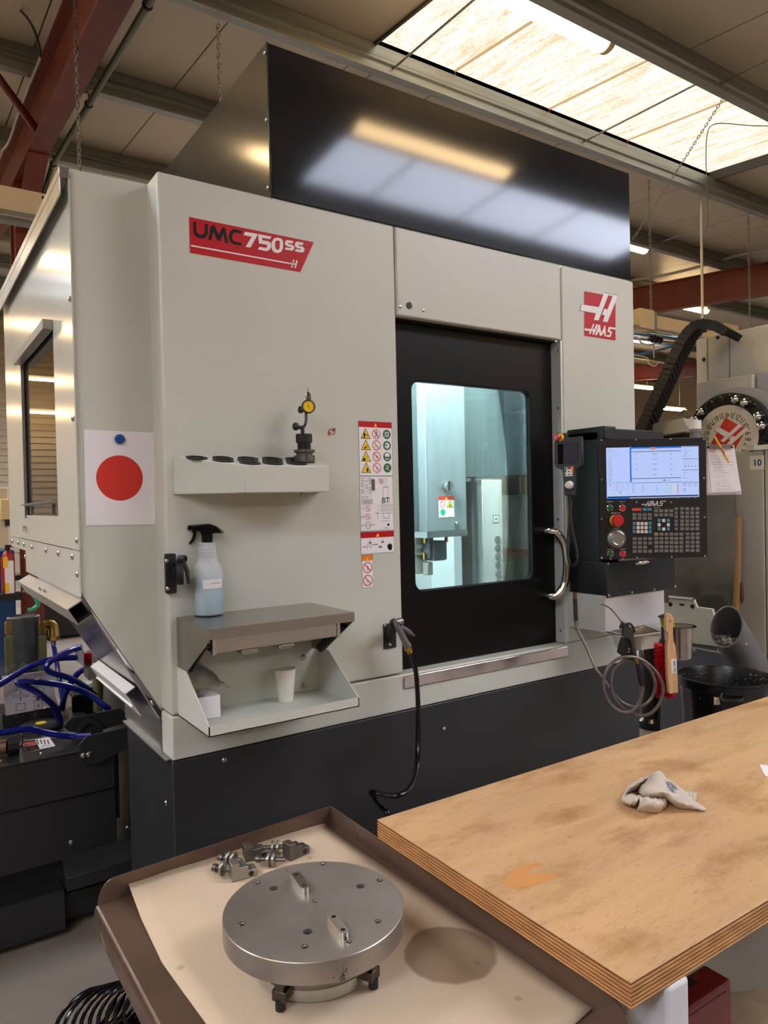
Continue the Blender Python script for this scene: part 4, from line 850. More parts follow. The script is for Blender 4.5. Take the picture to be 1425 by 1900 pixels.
b.o('panel_lettering', pn, smooth=0, recalc=False)
# keys
kg, kb, kw_, ky, kr = mat('key_grey', (112, 108, 106), .5), mat('key_blue', (74, 138, 160), .5), mat('key_white', (222, 218, 210), .5), mat('key_yellowish', (150, 140, 92), .5), mat('key_red', (206, 74, 46), .5)
kbd = B(); a, c = C7(462, 945), C7(1290, 395); ptbox(kbd, a[0], c[0], a[1], c[1], 0, .0006); kbd = kbd.o('keypad', pn, mat('keypad_membrane', (20, 18, 18), .5))
KM = {}
def key(x, y, m_, w=48, h=38):
    k_ = (m_.name, w, h)
    if k_ not in KM:
        b = B(); ww, hh = w/6.477*DP/FOC*.5*1.03, h/6.477*DP/FOC*.5
        vs = [(sx*ww, 0, sz*hh) for sx, sz in ((-1,-1),(1,-1),(1,1),(-1,1))] + [(sx*ww*.82, -.0022, sz*hh*.78) for sx, sz in ((-1,-1),(1,-1),(1,1),(-1,1))]
        b.add(vs, [(0,1,5,4),(1,2,6,5),(2,3,7,6),(3,0,4,7),(4,5,6,7)])
        b.m(m_); me_ = b.o('key', None, m_, smooth=0); KM[k_] = me_.data; bpy.data.objects.remove(me_)
    ob = bpy.data.objects.new('key', KM[k_]); COL.objects.link(ob); ob.parent = kbd
    a_, z_ = C7(x, y); ob.location = O_+U_*a_+Z_*z_+N_*.0008-Vector(pn.location); ob.rotation_euler = (0, 0, math.atan2(U_.y, U_.x))
key(525, 424, kr, 110, 34); key(622, 424, kb, 50, 34); key(681, 424, kb, 50, 34)
for y in (487, 530):
    for x in (497, 559, 621, 683): key(x, y, kg)
for y in (594, 642, 690):
    for x in (495, 543, 590, 638, 686): key(x, y, kb if x in (495, 686) else kw_, 36, 38)
for y in (776, 826, 877, 926):
    for x in (500, 562, 624, 687):
        if not (y == 877 and x == 687): key(x, y, kg)
for y in (440, 490):
    for x in (757, 818, 878, 939): key(x, y, kg)
for x, y, m_ in ((794,557,kb),(850,557,kw_),(906,557,kb),(794,608,kw_),(906,608,kw_),(794,657,kb),(850,660,kw_),(906,657,kb)): key(x, y, m_, 36, 38)
for y in (722, 772, 821, 872, 921):
    for x in (760, 821, 882, 942, 1000, 1060): key(x, y, ky if (x, y) == (760, 722) else kg)
for y in (415, 465, 512, 562, 608, 657):
    key(1000, y, kg, 40, 36)
    for x in (1070, 1131, 1192, 1253): key(x, y, kg)
for y in (718, 766, 818, 866, 916):
    for x in (1135, 1196, 1257): key(x, y, kg)
# buttons and knobs
px_ = DP/FOC/6.477
for x, y, m_, nm in ((208, 405, mat('button_green', (30, 92, 44), .35), 'power_on_button'), (357, 405, mat('button_red', (196, 36, 38), .35), 'power_off_button'), (212, 955, mat('button_green', (0,0,0)), 'cycle_start_button'), (362, 955, mat('button_red', (0,0,0)), 'feed_hold_button')):
    a_, z_ = C7(x-6, y); p = O_+U_*a_+Z_*z_
    rg = B().lathe([(40*px_, 0), (40*px_, .004), (33*px_, .005), (33*px_, .002)], p, N_, 24).o(nm, pn, CHROME)
    B().lathe([(32*px_, .001), (32*px_, .009), (28*px_, .0105), (.0, .0105)], p, N_, 24).o('button_cap', rg, m_)
a_, z_ = C7(268, 555); p = O_+U_*a_+Z_*z_
es = B().lathe([(68*px_, 0), (68*px_, .006), (60*px_, .008), (.0, .008)], p, N_, 32).o('emergency_stop', pn, PYEL)
B().cyl(p+N_*.006, p+N_*.022, .010).o('stop_stem', es, mat('button_red', (0,0,0))); B().lathe([(60*px_, .020), (72*px_, .026), (72*px_, .033), (60*px_, .041), (.0, .043)], p, N_, 32).o('stop_mushroom', es, mat('button_red', (0,0,0)))
a_, z_ = C7(280, 775); p = O_+U_*a_+Z_*z_
hw = B().lathe([(112*px_, 0), (112*px_, .007), (104*px_, .013), (86*px_, .018), (.0, .018)], p, N_, 40).o('jog_handwheel', pn, mat('handwheel_satin', (190, 186, 180), .3, .9))
B().lathe([(76*px_, .017), (76*px_, .026), (70*px_, .029), (62*px_, .027), (.0, .027)], p, N_, 32).o('handwheel_cap', hw, mat('handwheel_satin', (0,0,0)))
# hand-held jog unit on the left of the column
hu = thing('jog_handset', 'hand-held jog unit with small dark screen and red stop knob, left of the console', 'remote', fD(1060, 880, 2.80))
Hc = fD(1058, 850, 2.80)
Uh = (RIGHT*.90 + UP*.10 - FWD*.30).normalized(); Nh = (Uh.cross(UP)).normalized(); Vh = Nh.cross(Uh).normalized()
if Nh.dot(FWD) > 0: Nh = -Nh; Vh = -Vh
def fH(x, y): r_ = ray(x, y); return EYE + r_*((Hc-EYE).dot(Nh)/r_.dot(Nh))
def hq(x, y): q = fH(x, y)-Hc; return q.dot(Uh), q.dot(Vh)
def h8(x, y): return hq(1020+x/6.786, 780+y/6.786)
carb = mat('handset_texture', (40, 40, 42), .5, var=.5, scale=260)
b = B(); b.sheet([[h8(*p) for p in ((62,275),(160,200),(205,205),(240,222),(410,200),(412,420),(400,555),(385,570),(330,610),(322,940),(190,945),(165,620),(80,590),(58,540))]], Hc, Uh, Vh, .004); b.o('front_shell', hu, carb, bevel=.0015)
b = B(); b.sheet([[h8(*p) for p in ((62,270),(90,160),(200,160),(245,215),(415,195),(430,555),(335,615),(325,945),(188,948),(160,625),(70,585))]], Hc, Uh, Vh, -.040); b.o('rear_shell', hu, BLKM, bevel=.004)
b = B(); b.frame(Hc+Nh*.0045, Uh, Vh); b.poly([h8(*p) for p in ((102,305),(362,272),(362,538),(106,555))], 0, mat('handset_glass', (14, 14, 18), .1)); b.poly([h8(*p) for p in ((170,297),(358,275),(358,536),(172,548))], 1, mat('handset_screen', (60, 62, 76), .2)); b.o('handset_screen', hu, smooth=0, recalc=False)
b = B(); b.frame(Hc+Nh*.0045, Uh, Vh); b.poly([h8(*p) for p in ((186,592),(300,578),(298,700),(190,706))], 0, PWHT); b.poly([h8(*p) for p in ((188,594),(214,590),(214,640),(190,664))], 1, mat('print_teal', (30, 150, 120), .5)); b.poly([h8(*p) for p in ((274,582),(300,579),(298,680),(280,660))], 1, PORG); b.poly([h8(*p) for p in ((222,590),(270,584),(270,612),(222,616))], 1, RED)
for x, y in ((244, 645), (200, 650), (200, 686), (247, 684), (288, 682)): p = h8(x, y); b.circ(*p, .0028, 2, PBLK)
b.o('handset_keys', hu, smooth=0, recalc=False)
p = fH(1020+255/6.786, 780+815/6.786); B().lathe([(.0165, 0), (.0165, .010), (.0150, .011)], p+Nh*.004, (Nh-Uh*.1), 28).o('jog_wheel', hu, mat('handwheel_satin', (0,0,0))); B().lathe([(.0120, .010), (.0125, .024), (.0115, .026), (.0, .026)], p+Nh*.004, (Nh-Uh*.25).normalized(), 28).o('jog_wheel_cap', hu, WPL)
p = fH(1020+140/6.786, 780+215/6.786); dv = (Nh*.8-Uh*.6).normalized()
B().lathe([(.0150, 0), (.0150, .008), (.0, .008)], p, dv, 24).o('stop_collar', hu, PYEL); k_ = B().lathe([(.008, .006), (.008, .018), (.0125, .020), (.0140, .025), (.0125, .030), (.0, .030)], p, dv, 24).o('stop_knob', hu, mat('button_red', (0,0,0)))
b = B(); b.frame(p+dv*.0302, dv.cross(Z_).normalized()*-1, Z_); b.ring(0, 0, .0065, .002, 0, PWHT); b.o('stop_symbol', k_, smooth=0, recalc=False)
def hang(x, y, d=2.86): return fD(x, y, d)
pth = [hang(1056, 918), hang(1057, 940)] + [hang(*p) for p in ((1059,965),(1063,990),(1068,1010),(1071,1030),(1070,1043),(1063,1050),(1056,1043),(1053,1020),(1054,995),(1056,970),(1058,945),(1061,925))]
sp_ = spline(pth, 16); rr = [.0065 if (i % 2) else .0048 for i in range(len(sp_))]
B().tube(sp_, rr, 8).o('coiled_cord', hu, BLKM, smooth=0)
# ---- clipboard at the right of the console
cb = thing('clipboard', 'clipboard with handwritten sheets hanging at the right edge of the console', 'clipboard', fP(1340, 915, -.03))
def fB(x, y, d): return fP(x, y, -.03+d)
b = B(); P = [fB(*p, 0) for p in ((1306,826),(1362,826),(1376,917),(1308,919))]; b.prism(P, -N_*.004); b.o('board', cb, mat('clipboard_hardboard', (206, 200, 198), .5))
for k, (dx, mt_) in enumerate(((0, WHITE), (2, WHITE), (6, WHITE))):
    P = [fB(*p, .0015+.0018*k) for p in ((1309+k, 828), (1361, 827), (1370+dx*.9, 914-k), (1311+dx*1.5, 916-k*1.5))]; b = B(); b.prism(P, N_*.0012); b.o('paper_sheet', cb, mt_, smooth=0)
b = B(); b.frame(O_-N_*.0225, U_, Z_); ink = mat('pen_ink', (96, 92, 110), .5)
def C4(x, y): return pq(1275+x/8.633, 730+y/8.633, -.0225)
random.seed(11)
for y, x0, x1 in ((1000,370,720),(1050,370,700),(1100,395,745),(1145,380,710),(1190,430,560),(1240,440,600),(1270,540,630),(1335,450,590),(1388,560,640),(1435,470,660),(1480,470,660)):
    x = x0
    while x < x1: d_ = random.randrange(14, 40); b.line([C4(x, y+random.randrange(-9, 9)), C4(x+d_*.5, y+random.randrange(-12, 12)), C4(x+d_, y+random.randrange(-9, 9))], .0007, 1, ink); x += d_+random.choice((0, 0, 14))
for y in (1530, 1545): b.line([C4(460, y), C4(745, y)], .0005, 1, PGRY)
p, q = C4(365, 928), C4(432, 880); b.rect(*p, *q, 1, RED); p, q = C4(374, 920), C4(424, 888); b.rect(*p, *q, 2, PWHT)
b.o('handwriting', cb, smooth=0, recalc=False)
b = B(); P = [fB(*p, .008) for p in ((1312,824),(1359,824),(1358,832),(1314,832))]; b.prism(P, N_*.006); b.o('clip_bar', cb, mat('clip_chrome', (206, 196, 204), .25, .9), bevel=.001)
for x in (1314, 1358): B().ball(fB(x, 829.5, .012), .0055).o('clip_end', cb, BLKM)
pen_a, pen_b = fB(1325, 809, .022), fB(1353, 859, .022)
pe = thing('pen', 'yellow ballpoint pen slanting across the clipboard clip', 'pen', pen_b)
d_ = (pen_b-pen_a); B().tube([pen_a, pen_a+d_*.1, pen_b-d_*.12, pen_b], [.0022, .0042, .0042, .0012], 10).o('pen_barrel', pe, mat('pen_yellow', (232, 176, 24), .3)); B().tube([pen_a+d_*.42+N_*.003, pen_a+d_*.66+N_*.003], [.0034, .0034], 8).o('pen_grip', pe, mat('pen_amber', (186, 124, 20), .4))
# ---- bracket plate with tool tray below the console
tp = thing('tool_tray', 'stainless wire tray with two pans on a grey back plate below the console', 'tray', (2.55, 1.85, 1.0))
q0, q1, q2 = fY(1123.5, 1172, 1.905), fY(1233, 1172, 1.905), fY(1233, 1176, 1.905)
b = B(); b.box(q0.x, q1.x, 1.905, 1.909, q0.z-.004, 1.20); b.box(q0.x, q0.x+.004, 1.909, Y0, q0.z-.004, 1.20); b.o('back_plate', tp, mat('plate_light_grey', (186, 180, 176), .4))
tz = 1.058
def T(x, y, z=tz): return fZ(x, y, z)
A_, R_, Bk, Fr = T(1126, 1172), T(1284, 1164), T(1220, 1156), T(1236, 1177)
inner = lambda P, f: [sum((q for q in P), Vector())/len(P)+(p-sum((q for q in P), Vector())/len(P))*f for p in P]
# tray rim running along the back plate (left pan) and round pan at the right end
L0, L1, L2, L3 = T(1125, 1173), T(1196, 1160), T(1236, 1174), T(1168, 1183)
def frame4(P, w_, h_, name):
    I = inner(P, 1-w_); b = B()
    for i in range(4): j = (i+1) % 4; b.prism([P[i], P[j], I[j], I[i]], (0, 0, h_))
    return b.o(name, tp, CHROME, smooth=0)
frame4([L0, L1, L2, L3], .14, .004, 'wire_frame')
b = B(); I = inner([L0, L1, L2, L3], .84); Bt = [p-Z_*.06 for p in inner([L0, L1, L2, L3], .70)]
b.add(I+Bt, [(0,1,5,4),(1,2,6,5),(2,3,7,6),(3,0,4,7),(4,5,6,7)]); b.o('left_pan', tp, CHROME, smooth=0)
for k in range(9): t_ = (k+.5)/9; B().tube([L1.lerp(L2, t_)+(T(1250, 1158)-L1)*.0, L0.lerp(L3, t_)], .0018, 6).o('grid_wire', tp, CHROME)
pc_ = T(1262, 1163); b = B(); b.lathe([(.062, .004), (.050, .004), (.047, -.003), (.041, -.125), (.036, -.13), (.0, -.13)], pc_, Z_, 32); b.o('round_pan', tp, STEEL)
b = B(); b.prism([T(1196, 1160), T(1222, 1156), T(1264, 1160), T(1240, 1172)], (0, 0, .002)); b.o('bridge_plate', tp, CHROME)
# wooden scraper hanging on the tray, black-bristled brush, red brush
sc_ = thing('wire_brush', 'wooden-handled brush hanging on the tray, with a printed sticker', 'brush', fD(1248, 1210, 2.55))
wood = mat('pale_beech', (204, 164, 118), .5, var=.14, scale=14, stretch=(6, 6, .6))
dv = 2.55
def sw_(x, y): return fD(x, y, dv)
def z7(x, y, d=2.55): return fD(1110+x/7.5, 1120+y/7.5, d)
b = B(); b.prism([z7(*p) for p in ((945,165),(960,142),(985,138),(1015,152),(1036,185),(1046,230),(1042,400),(1050,520),(1078,590),(1092,760),(1114,1240),(990,1258),(965,1000),(955,620),(970,520),(978,420),(940,380))], FWD*.022); b.o('wooden_handle', sc_, wood, bevel=.003)
q = z7(1004, 243); B().cyl(q-FWD*.001, q+FWD*.003, .0026, n=10).o('hang_hole', sc_, BLKM)
b = B(); P = [z7(*p) for p in ((1012,772),(1090,770),(1094,965),(1020,968))]; b.prism([p-FWD*.0006 for p in P], -FWD*.0004); b.o('sticker', sc_, WHITE, smooth=0)
b = B()
for k in range(5): b.add([p-FWD*.0014 for p in (z7(1042+k*7,795), z7(1046+k*7,795), z7(1046+k*7,865), z7(1042+k*7,865))], [(0,1,2,3)])
for k in range(5): b.add([p-FWD*.0014 for p in (z7(1045+k*8,885), z7(1048+k*8,885), z7(1048+k*8,950), z7(1045+k*8,950))], [(0,1,2,3)])
stuff(b.o('sticker_print', sc_, PGRY, smooth=0, recalc=False))
yb = thing('scrub_brush', 'yellow-bristled brush with black head standing in the tray behind the wooden handle', 'brush', z7(990, 300, 2.68))
b = B(); b.prism([z7(*p, 2.66) for p in ((862,190),(945,160),(1000,160),(1000,185),(880,205))], FWD*.03); b.o('brush_head', yb, BLKM)
b = B(); random.seed(2)
for k in range(70):
    t_ = k/69; p = z7(880+t_*170, 200-6*t_, 2.665)+FWD*random.random()*.025; q = z7(905+t_*170+random.randrange(-6, 6), 330, 2.665)+FWD*random.random()*.025; b.tube([p, q], .0012, 3)
stuff(b.o('bristles', yb, mat('bristle_yellow', (178, 170, 66), .6), smooth=0))
rbr = thing('bottle_brush', 'long red-bristled brush hanging behind the wooden handle', 'brush', z7(890, 1300, 2.74))
ctr = lambda t_: z7(905, 560, 2.72).lerp(z7(930, 1290, 2.72), t_)
B().tube([ctr(-.32), ctr(1)], .006, 8).o('brush_core', rbr, BLKM)
b = B(); random.seed(4)
for k in range(1500):
    t_ = random.random(); a = random.random()*2*math.pi; p = ctr(t_); d_ = Vector((math.cos(a), math.sin(a), random.uniform(-.25, .15))); b.tube([p+d_*.004, p+d_*random.uniform(.030, .038)], .0011, 3)
stuff(b.o('bristles', rbr, mat('bristle_red', (196, 12, 24), .5), smooth=0))
# black tub with a foot behind the tray
vt = thing('black_canister', 'tall black plastic canister on the floor beyond the machine corner', 'canister', fZ(1215, 1335, 0))
q = fZ(1213, 1348, 0); 
b = B(); b.lathe([(.105, .0), (.11, .01), (.11, .05), (.085, .07), (.082, .62), (.088, .63), (.088, .66), (.0, .66)], q, Z_, 32); b.o('canister_body', vt, BLKG)
b = B(); b.obox(q+RIGHT*.11+Z_*.10, RIGHT, FWD, Z_, .07, .06, .03); b.o('foot_pedal', vt, BLKM, bevel=.006)
# air gun in its holster and the coiled braided hose
DG = 2.60
def z8(x, y, d=DG): return fD(1110+x/7.5, 1120+y/7.5, d)
ag = thing('air_gun', 'black air blow gun with long bent nozzle in a holder on the tray', 'air gun', z8(440, 780))
agm = mat('gun_black_plastic', (52, 52, 54), .5, bump=.1, bscale=200)
B().tube(spline([z8(325,255), z8(250,160), z8(172,72), z8(155,58), z8(100,30), z8(40,8)], 4), .0026, 8).o('nozzle', ag, CHROME)
b = B(); b.prism([z8(*p) for p in ((322,265),(352,250),(420,290),(505,405),(500,430),(520,600),(548,740),(560,765),(500,775),(470,620),(450,520),(395,480),(345,460),(352,330))], FWD*.022); b.o('gun_body', ag, agm, bevel=.004)
b = B(); b.tube(spline([z8(395,285), z8(440,280), z8(480,320), z8(508,400)], 4), .0045, 8); b.o('trigger_lever', ag, BLKM)
b = B(); b.tube([z8(345,285), z8(312,310), z8(310,345)], .005, 8); b.o('hanger_hook', ag, BLKM)
b = B(); b.prism([z8(*p, DG+.012) for p in ((350,480),(420,490),(470,620),(495,800),(380,760),(290,695),(320,560))], FWD*.03); b.o('holster', ag, BLKM, bevel=.003)
for p in ((432, 628), (428, 670)): screw(ag, z8(*p, DG+.012), -FWD, .004)
B().cyl(z8(520,760), z8(545,830), .0085, n=8).o('brass_fitting', ag, BRASS)
B().tube([z8(548,830), z8(575,960), z8(605,1140)], [.0085, .009, .0085], 10).o('strain_sleeve', ag, BLKM)
B().tube([z8(700, 480, 2.66), z8(600, 490, 2.66), z8(618, 640, 2.66), z8(636, 760, 2.66)], .0012, 5).o('retaining_wire', ag, CHROME)
W7 = lambda x, y, d=2.62: z8(x, y, d)
hp = [fD(1068, 1150, 2.78), fD(1073, 1170, 2.77), fD(1090, 1205, 2.74), fD(1105, 1240, 2.70)] + [W7(*p) for p in ((60,1030,2.68),(180,1210,2.66),(330,1370),(480,1435),(620,1420),(740,1310),(790,1130),(740,960),(620,830),(470,760),(330,810),(220,920),(180,1080),(200,1260),(290,1400),(420,1510),(560,1560,2.6),(720,1530,2.6),(850,1390,2.6),(900,1190,2.6),(850,1020,2.6),(740,880,2.6),(600,780,2.6),(450,740,2.6),(270,770,2.6),(130,900,2.59),(75,1060,2.59),(90,1240,2.59),(170,1400,2.59),(300,1500,2.59),(430,1510,2.59),(540,1420,2.6),(610,1260,2.6),(615,1140,2.6))]
brh = mat('braided_hose', (120, 110, 106), .42, .6, var=.35, scale=420, bump=.15, bscale=400)
tag(B().tube(spline(hp, 6), .0058, 8).o('braided_hose', None, brh), 'coiled grey braided hose hanging from the black air gun below the console', 'hose')
B().cyl(fD(1067, 1099, 2.79), fD(1067, 1112, 2.79), .007, n=8).o('hose_fitting', pn, mat('copper_fitting', (170, 104, 76), .3, 1.)); B().tube([fD(1067, 1111, 2.79), fD(1068, 1130, 2.785), fD(1069, 1152, 2.78)], .008, 10).o('hose_sleeve', pn, BLKM)
# ================================================================ work table
TT = .87; TTH = .042
ta, tb2, tcn = fZ(701, 1520, TT), fZ(1170.6, 1825, TT), fZ(1425, 1667, TT)
tx0, ty0, ty1, tx1 = (ta.x+tb2.x)/2, (tb2.y+tcn.y)/2, ta.y, 2.80
tbl = thing('work_table', 'plywood-topped work table with white steel legs in the right foreground', 'table', ((tx0+tx1)/2, (ty0+ty1)/2, 0))
def ply_mat():
    m = mat('plywood_face', (200, 160, 114), .42, var=.10, scale=5, stretch=(.55, 4.5, 1), bump=.05, bscale=120, rvar=.08); nt = m.node_tree; N, L = nt.nodes, nt.links
    p = N['Principled BSDF']; src = p.inputs['Base Color'].links[0].from_socket
    tc = N.new('ShaderNodeTexCoord'); mp = N.new('ShaderNodeMapping'); mp.inputs['Scale'].default_value = (1.6, 3.2, 1); L.new(tc.outputs['Object'], mp.inputs[0])
    n = N.new('ShaderNodeTexNoise'); n.inputs['Scale'].default_value = 2.3; n.inputs['Detail'].default_value = 8; n.inputs['Roughness'].default_value = .62; L.new(mp.outputs[0], n.inputs[0])
    r = N.new('ShaderNodeValToRGB'); r.color_ramp.elements[0].position = .50; r.color_ramp.elements[1].position = .66
    r.color_ramp.elements[0].color = (1,1,1,1); r.color_ramp.elements[1].color = (.55,.42,.26,1); L.new(n.outputs['Fac'], r.inputs[0])
    mx = N.new('ShaderNodeMixRGB'); mx.blend_type = 'MULTIPLY'; mx.inputs[0].default_value = .75; L.new(src, mx.inputs[1]); L.new(r.outputs[0], mx.inputs[2])
    mp3 = N.new('ShaderNodeMapping'); mp3.inputs['Scale'].default_value = (16, 120, 1); mp3.inputs['Rotation'].default_value = (0, 0, .25); L.new(tc.outputs['Object'], mp3.inputs[0])
    n3 = N.new('ShaderNodeTexNoise'); n3.inputs['Scale'].default_value = 3.; n3.inputs['Detail'].default_value = 5; L.new(mp3.outputs[0], n3.inputs[0])
    r3 = N.new('ShaderNodeValToRGB'); r3.color_ramp.elements[0].position = .60; r3.color_ramp.elements[1].position = .70; r3.color_ramp.elements[0].color = (1,1,1,1); r3.color_ramp.elements[1].color = (.42,.34,.28,1); L.new(n3.outputs['Fac'], r3.inputs[0])
    m2 = N.new('ShaderNodeMixRGB'); m2.blend_type = 'MULTIPLY'; m2.inputs[0].default_value = .55; L.new(mx.outputs[0], m2.inputs[1]); L.new(r3.outputs[0], m2.inputs[2]); L.new(m2.outputs[0], p.inputs['Base Color'])
    return m
plyf = ply_mat()
pl_a, pl_b = mat('ply_light', (190, 138, 84), .55, var=.25, scale=18, stretch=(1, 1, 4)), mat('ply_dark', (104, 62, 34), .6, var=.3, scale=18)
npl = 13; th = TTH/npl
for k in range(npl):
    d_ = .0018 if k % 2 else 0.
    z1_ = TT-k*th; b = B(); b.box(tx0+d_, tx1-d_, ty0+d_, ty1-d_, z1_-th, z1_)
    b.o('table_top' if k == 0 else 'ply', tbl, plyf if k == 0 else (pl_b if k % 2 else pl_a), bevel=.0012 if k in (0, npl-1) else 0)
stm = mat('varnish_stain', (200, 140, 76), .4, var=.06, scale=8)
def flat(name, par, pts, z, mt_): b = B(); b.frame((0, 0, z), X_, Y_); b.poly([(fZ(x, y, z).x, fZ(x, y, z).y) for x, y in pts], 0, mt_); return b.o(name, par, smooth=0, recalc=False)
flat('stain_mark', tbl, [(930,1640),(945,1622),(965,1607),(1000,1600),(1010,1604),(985,1613),(978,1622),(1000,1620),(1038,1619),(1020,1633),(985,1645),(955,1649)], TT+.0004, stm)
lw_ = mat('table_leg_white', (206, 206, 204), .4)
lc = fZ(1241, 1834, TT-TTH)
for (lx, ly) in ((lc.x, lc.y), (tx1-.07, lc.y), (lc.x, ty1-.16), (tx1-.07, ty1-.16)):
    B().box(lx, lx+.055, ly, ly+.085, .0, TT-TTH-.001).o('leg', tbl, lw_, bevel=.008)
B().box(lc.x+.01, tx1-.2, ty0+.06, ty0+.09, TT-TTH-.05, TT-TTH-.001).o('apron_rail', tbl, lw_)
B().box(lc.x+.01, lc.x+.04, ty0+.09, ty1-.09, TT-TTH-.05, TT-TTH-.001).o('apron_rail', tbl, lw_)
# red drawer box standing under the table
rz = .60; r0, r1, r2 = fZ(1307, 1787, rz), fZ(1357, 1817, rz), fZ(1282, 1856, rz)
rx1, ry0, ry1 = (r1.x+r0.x)/2, r1.y, r0.y
rc = thing('red_cabinet', 'dark red steel cabinet standing under the plywood table', 'cabinet', (rx1-.2, (ry0+ry1)/2, 0))
redm = mat('cabinet_dark_red', (104, 10, 18), .35, var=.05)
b = B(); b.box(lc.x+.06, rx1, ry0, ry1, .02, rz); b.o('cabinet_body', rc, redm, bevel=.007, seg=3)
b = B(); b.box(lc.x+.063, rx1-.02, ry0-.003, ry0+.003, .05, rz-.016); b.o('cabinet_door', rc, redm, bevel=.003)
a_ = fZ(1288, 1815, rz); b = B(); b.box(lc.x+.062, a_.x-.004, a_.y-.012, a_.y+.008, rz-.001, rz+.0006); b.o('top_notch', rc, BLKM)
for lx in (lc.x+.09, rx1-.05): B().cyl((lx, (ry0+ry1)/2, 0), (lx, (ry0+ry1)/2, .021), .02).o('foot', rc, BLKM)
# sack lying on the floor, bottom right corner
q = fZ(1448, 1975, .0)
def lump(center, R, H, seed, folds, nr=16, na=44, under=.0, nz=.35):
    random.seed(seed); ph = [random.random()*6.28 for _ in range(12)]; vs = []
    for i in range(nr+1):
        t_ = i/nr
        for j in range(na):
            a = 2*math.pi*j/na; rr = R(a)
            r_ = rr*(math.sin(t_*math.pi/2)**.9)
            h = H(t_, a)
            h += nz*h*(.35*math.sin(folds*a+ph[0]+3*t_)+.25*math.sin((folds+4)*a+ph[1]-5*t_)+.2*math.sin(9*t_+ph[2]+2*a))*t_
            vs.append(center + D2*(r_*math.cos(a)) - D1*(r_*math.sin(a)) + Z_*max(h, .0))
    fs = [(i*na+j, i*na+(j+1) % na, (i+1)*na+(j+1) % na, (i+1)*na+j) for i in range(nr) for j in range(na)] + [list(range(nr*na, nr*na+na))[::-1]]
    b = B(); b.add(vs, fs); return b
sack = lump(Vector((q.x, q.y, .0)), lambda a: .20+.03*math.sin(3*a), lambda t, a: .15*(1-t**2.4), 8, 7)
tag(sack.o('cloth_sack', None, mat('sack_cloth', (150, 132, 108), .85, var=.15, scale=12, bump=.3, bscale=90), smooth=60), 'crumpled beige cloth sack on the floor at the bottom right corner', 'sack')
# rag: folded cloth lofted from its ridges and hems, each point at its own height over the table
q = fZ(1225, 1487, TT); S_ = FWD.dot(q-EYE)/FOC           # metres per pixel there
def rp(x, y, h): return fZ(1140+x/7.917, 1420+y/7.917, TT+h*.9)
def resample(C, n):
    P = spline([rp(*p) for p in C], 10); d = [0]
    for a_, c_ in zip(P, P[1:]): d.append(d[-1]+(c_-a_).length)
    out = []; k = 0
    for i in range(n):
        t = d[-1]*i/(n-1)
        while k < len(P)-2 and d[k+1] < t: k += 1
        out.append(P[k].lerp(P[k+1], 0 if d[k+1] == d[k] else min(1, (t-d[k])/(d[k+1]-d[k]))))
    return out
CLOTH = [
 [[(480,190,0),(590,125,0),(700,140,0),(790,225,0),(910,310,0),(1020,390,0),(1120,490,0),(1335,640,0)], [(500,172,.052),(592,96,.070),(685,102,.072),(775,195,.058),(890,272,.048),(990,345,.036),(1110,470,.026),(1340,632,.008)],
  [(440,250,.050),(540,240,.060),(650,262,.064),(740,330,.058),(850,410,.046),(960,480,.034),(1085,565,.022),(1342,650,.006)], [(375,320,.034),(480,370,.048),(620,400,.052),(740,420,.046),(840,500,.034),(950,560,.024),(1085,610,.014),(1340,668,.004)],
  [(345,385,.020),(445,462,.026),(620,500,.024),(745,492,.020),(835,572,.008),(935,632,.002),(1100,648,.001),(1330,682,.001)]],
 [[(480,168,0),(260,285,0),(178,375,0),(112,515,0)], [(492,150,.056),(265,255,.044),(165,362,.030),(100,502,.012)], [(500,182,.058),(320,300,.042),(210,385,.024),(160,470,.014)], [(470,215,.046),(345,345,.014),(240,402,.006),(225,450,.004)]],
 [[(225,395,.010),(335,440,.028),(450,440,.024)], [(150,440,.018),(265,505,.030),(345,480,.036)], [(105,510,.012),(215,570,.020),(335,545,.028)], [(112,548,.001),(200,592,.001),(312,606,.001)]],
 [[(345,470,.030),(470,480,.034),(620,500,.032),(745,508,.022)], [(375,555,.024),(455,535,.038),(600,555,.036),(758,558,.018)], [(345,640,.006),(450,605,.026),(600,625,.024),(745,598,.010)], [(350,668,.001),(520,692,.001),(650,684,.001),(735,614,.001)]],
 [[(985,345,.028),(1100,386,.020),(1225,402,.013)], [(1040,420,.028),(1130,440,.019),(1208,462,.009)], [(1110,495,.022),(1150,520,.012),(1192,545,.003)]],
]
b = B()
for S in CLOTH:
    nu, nv = 34, 5; R_ = [resample(C, nu) for C in S]; cols = [spline([r_[i] for r_ in R_], nv) for i in range(nu)]; m_ = len(cols[0])
    vs = [p+Z_*(.0012*math.sin(i*.8+j*.5)+.0008*math.sin(i*1.9-j*.9)) for i, c_ in enumerate(cols) for j, p in enumerate(c_)]
    for v in vs: v.z = max(v.z, TT+.0006)
    b.add(vs, [(i*m_+j, (i+1)*m_+j, (i+1)*m_+j+1, i*m_+j+1) for i in range(nu-1) for j in range(m_-1)])
rag = b
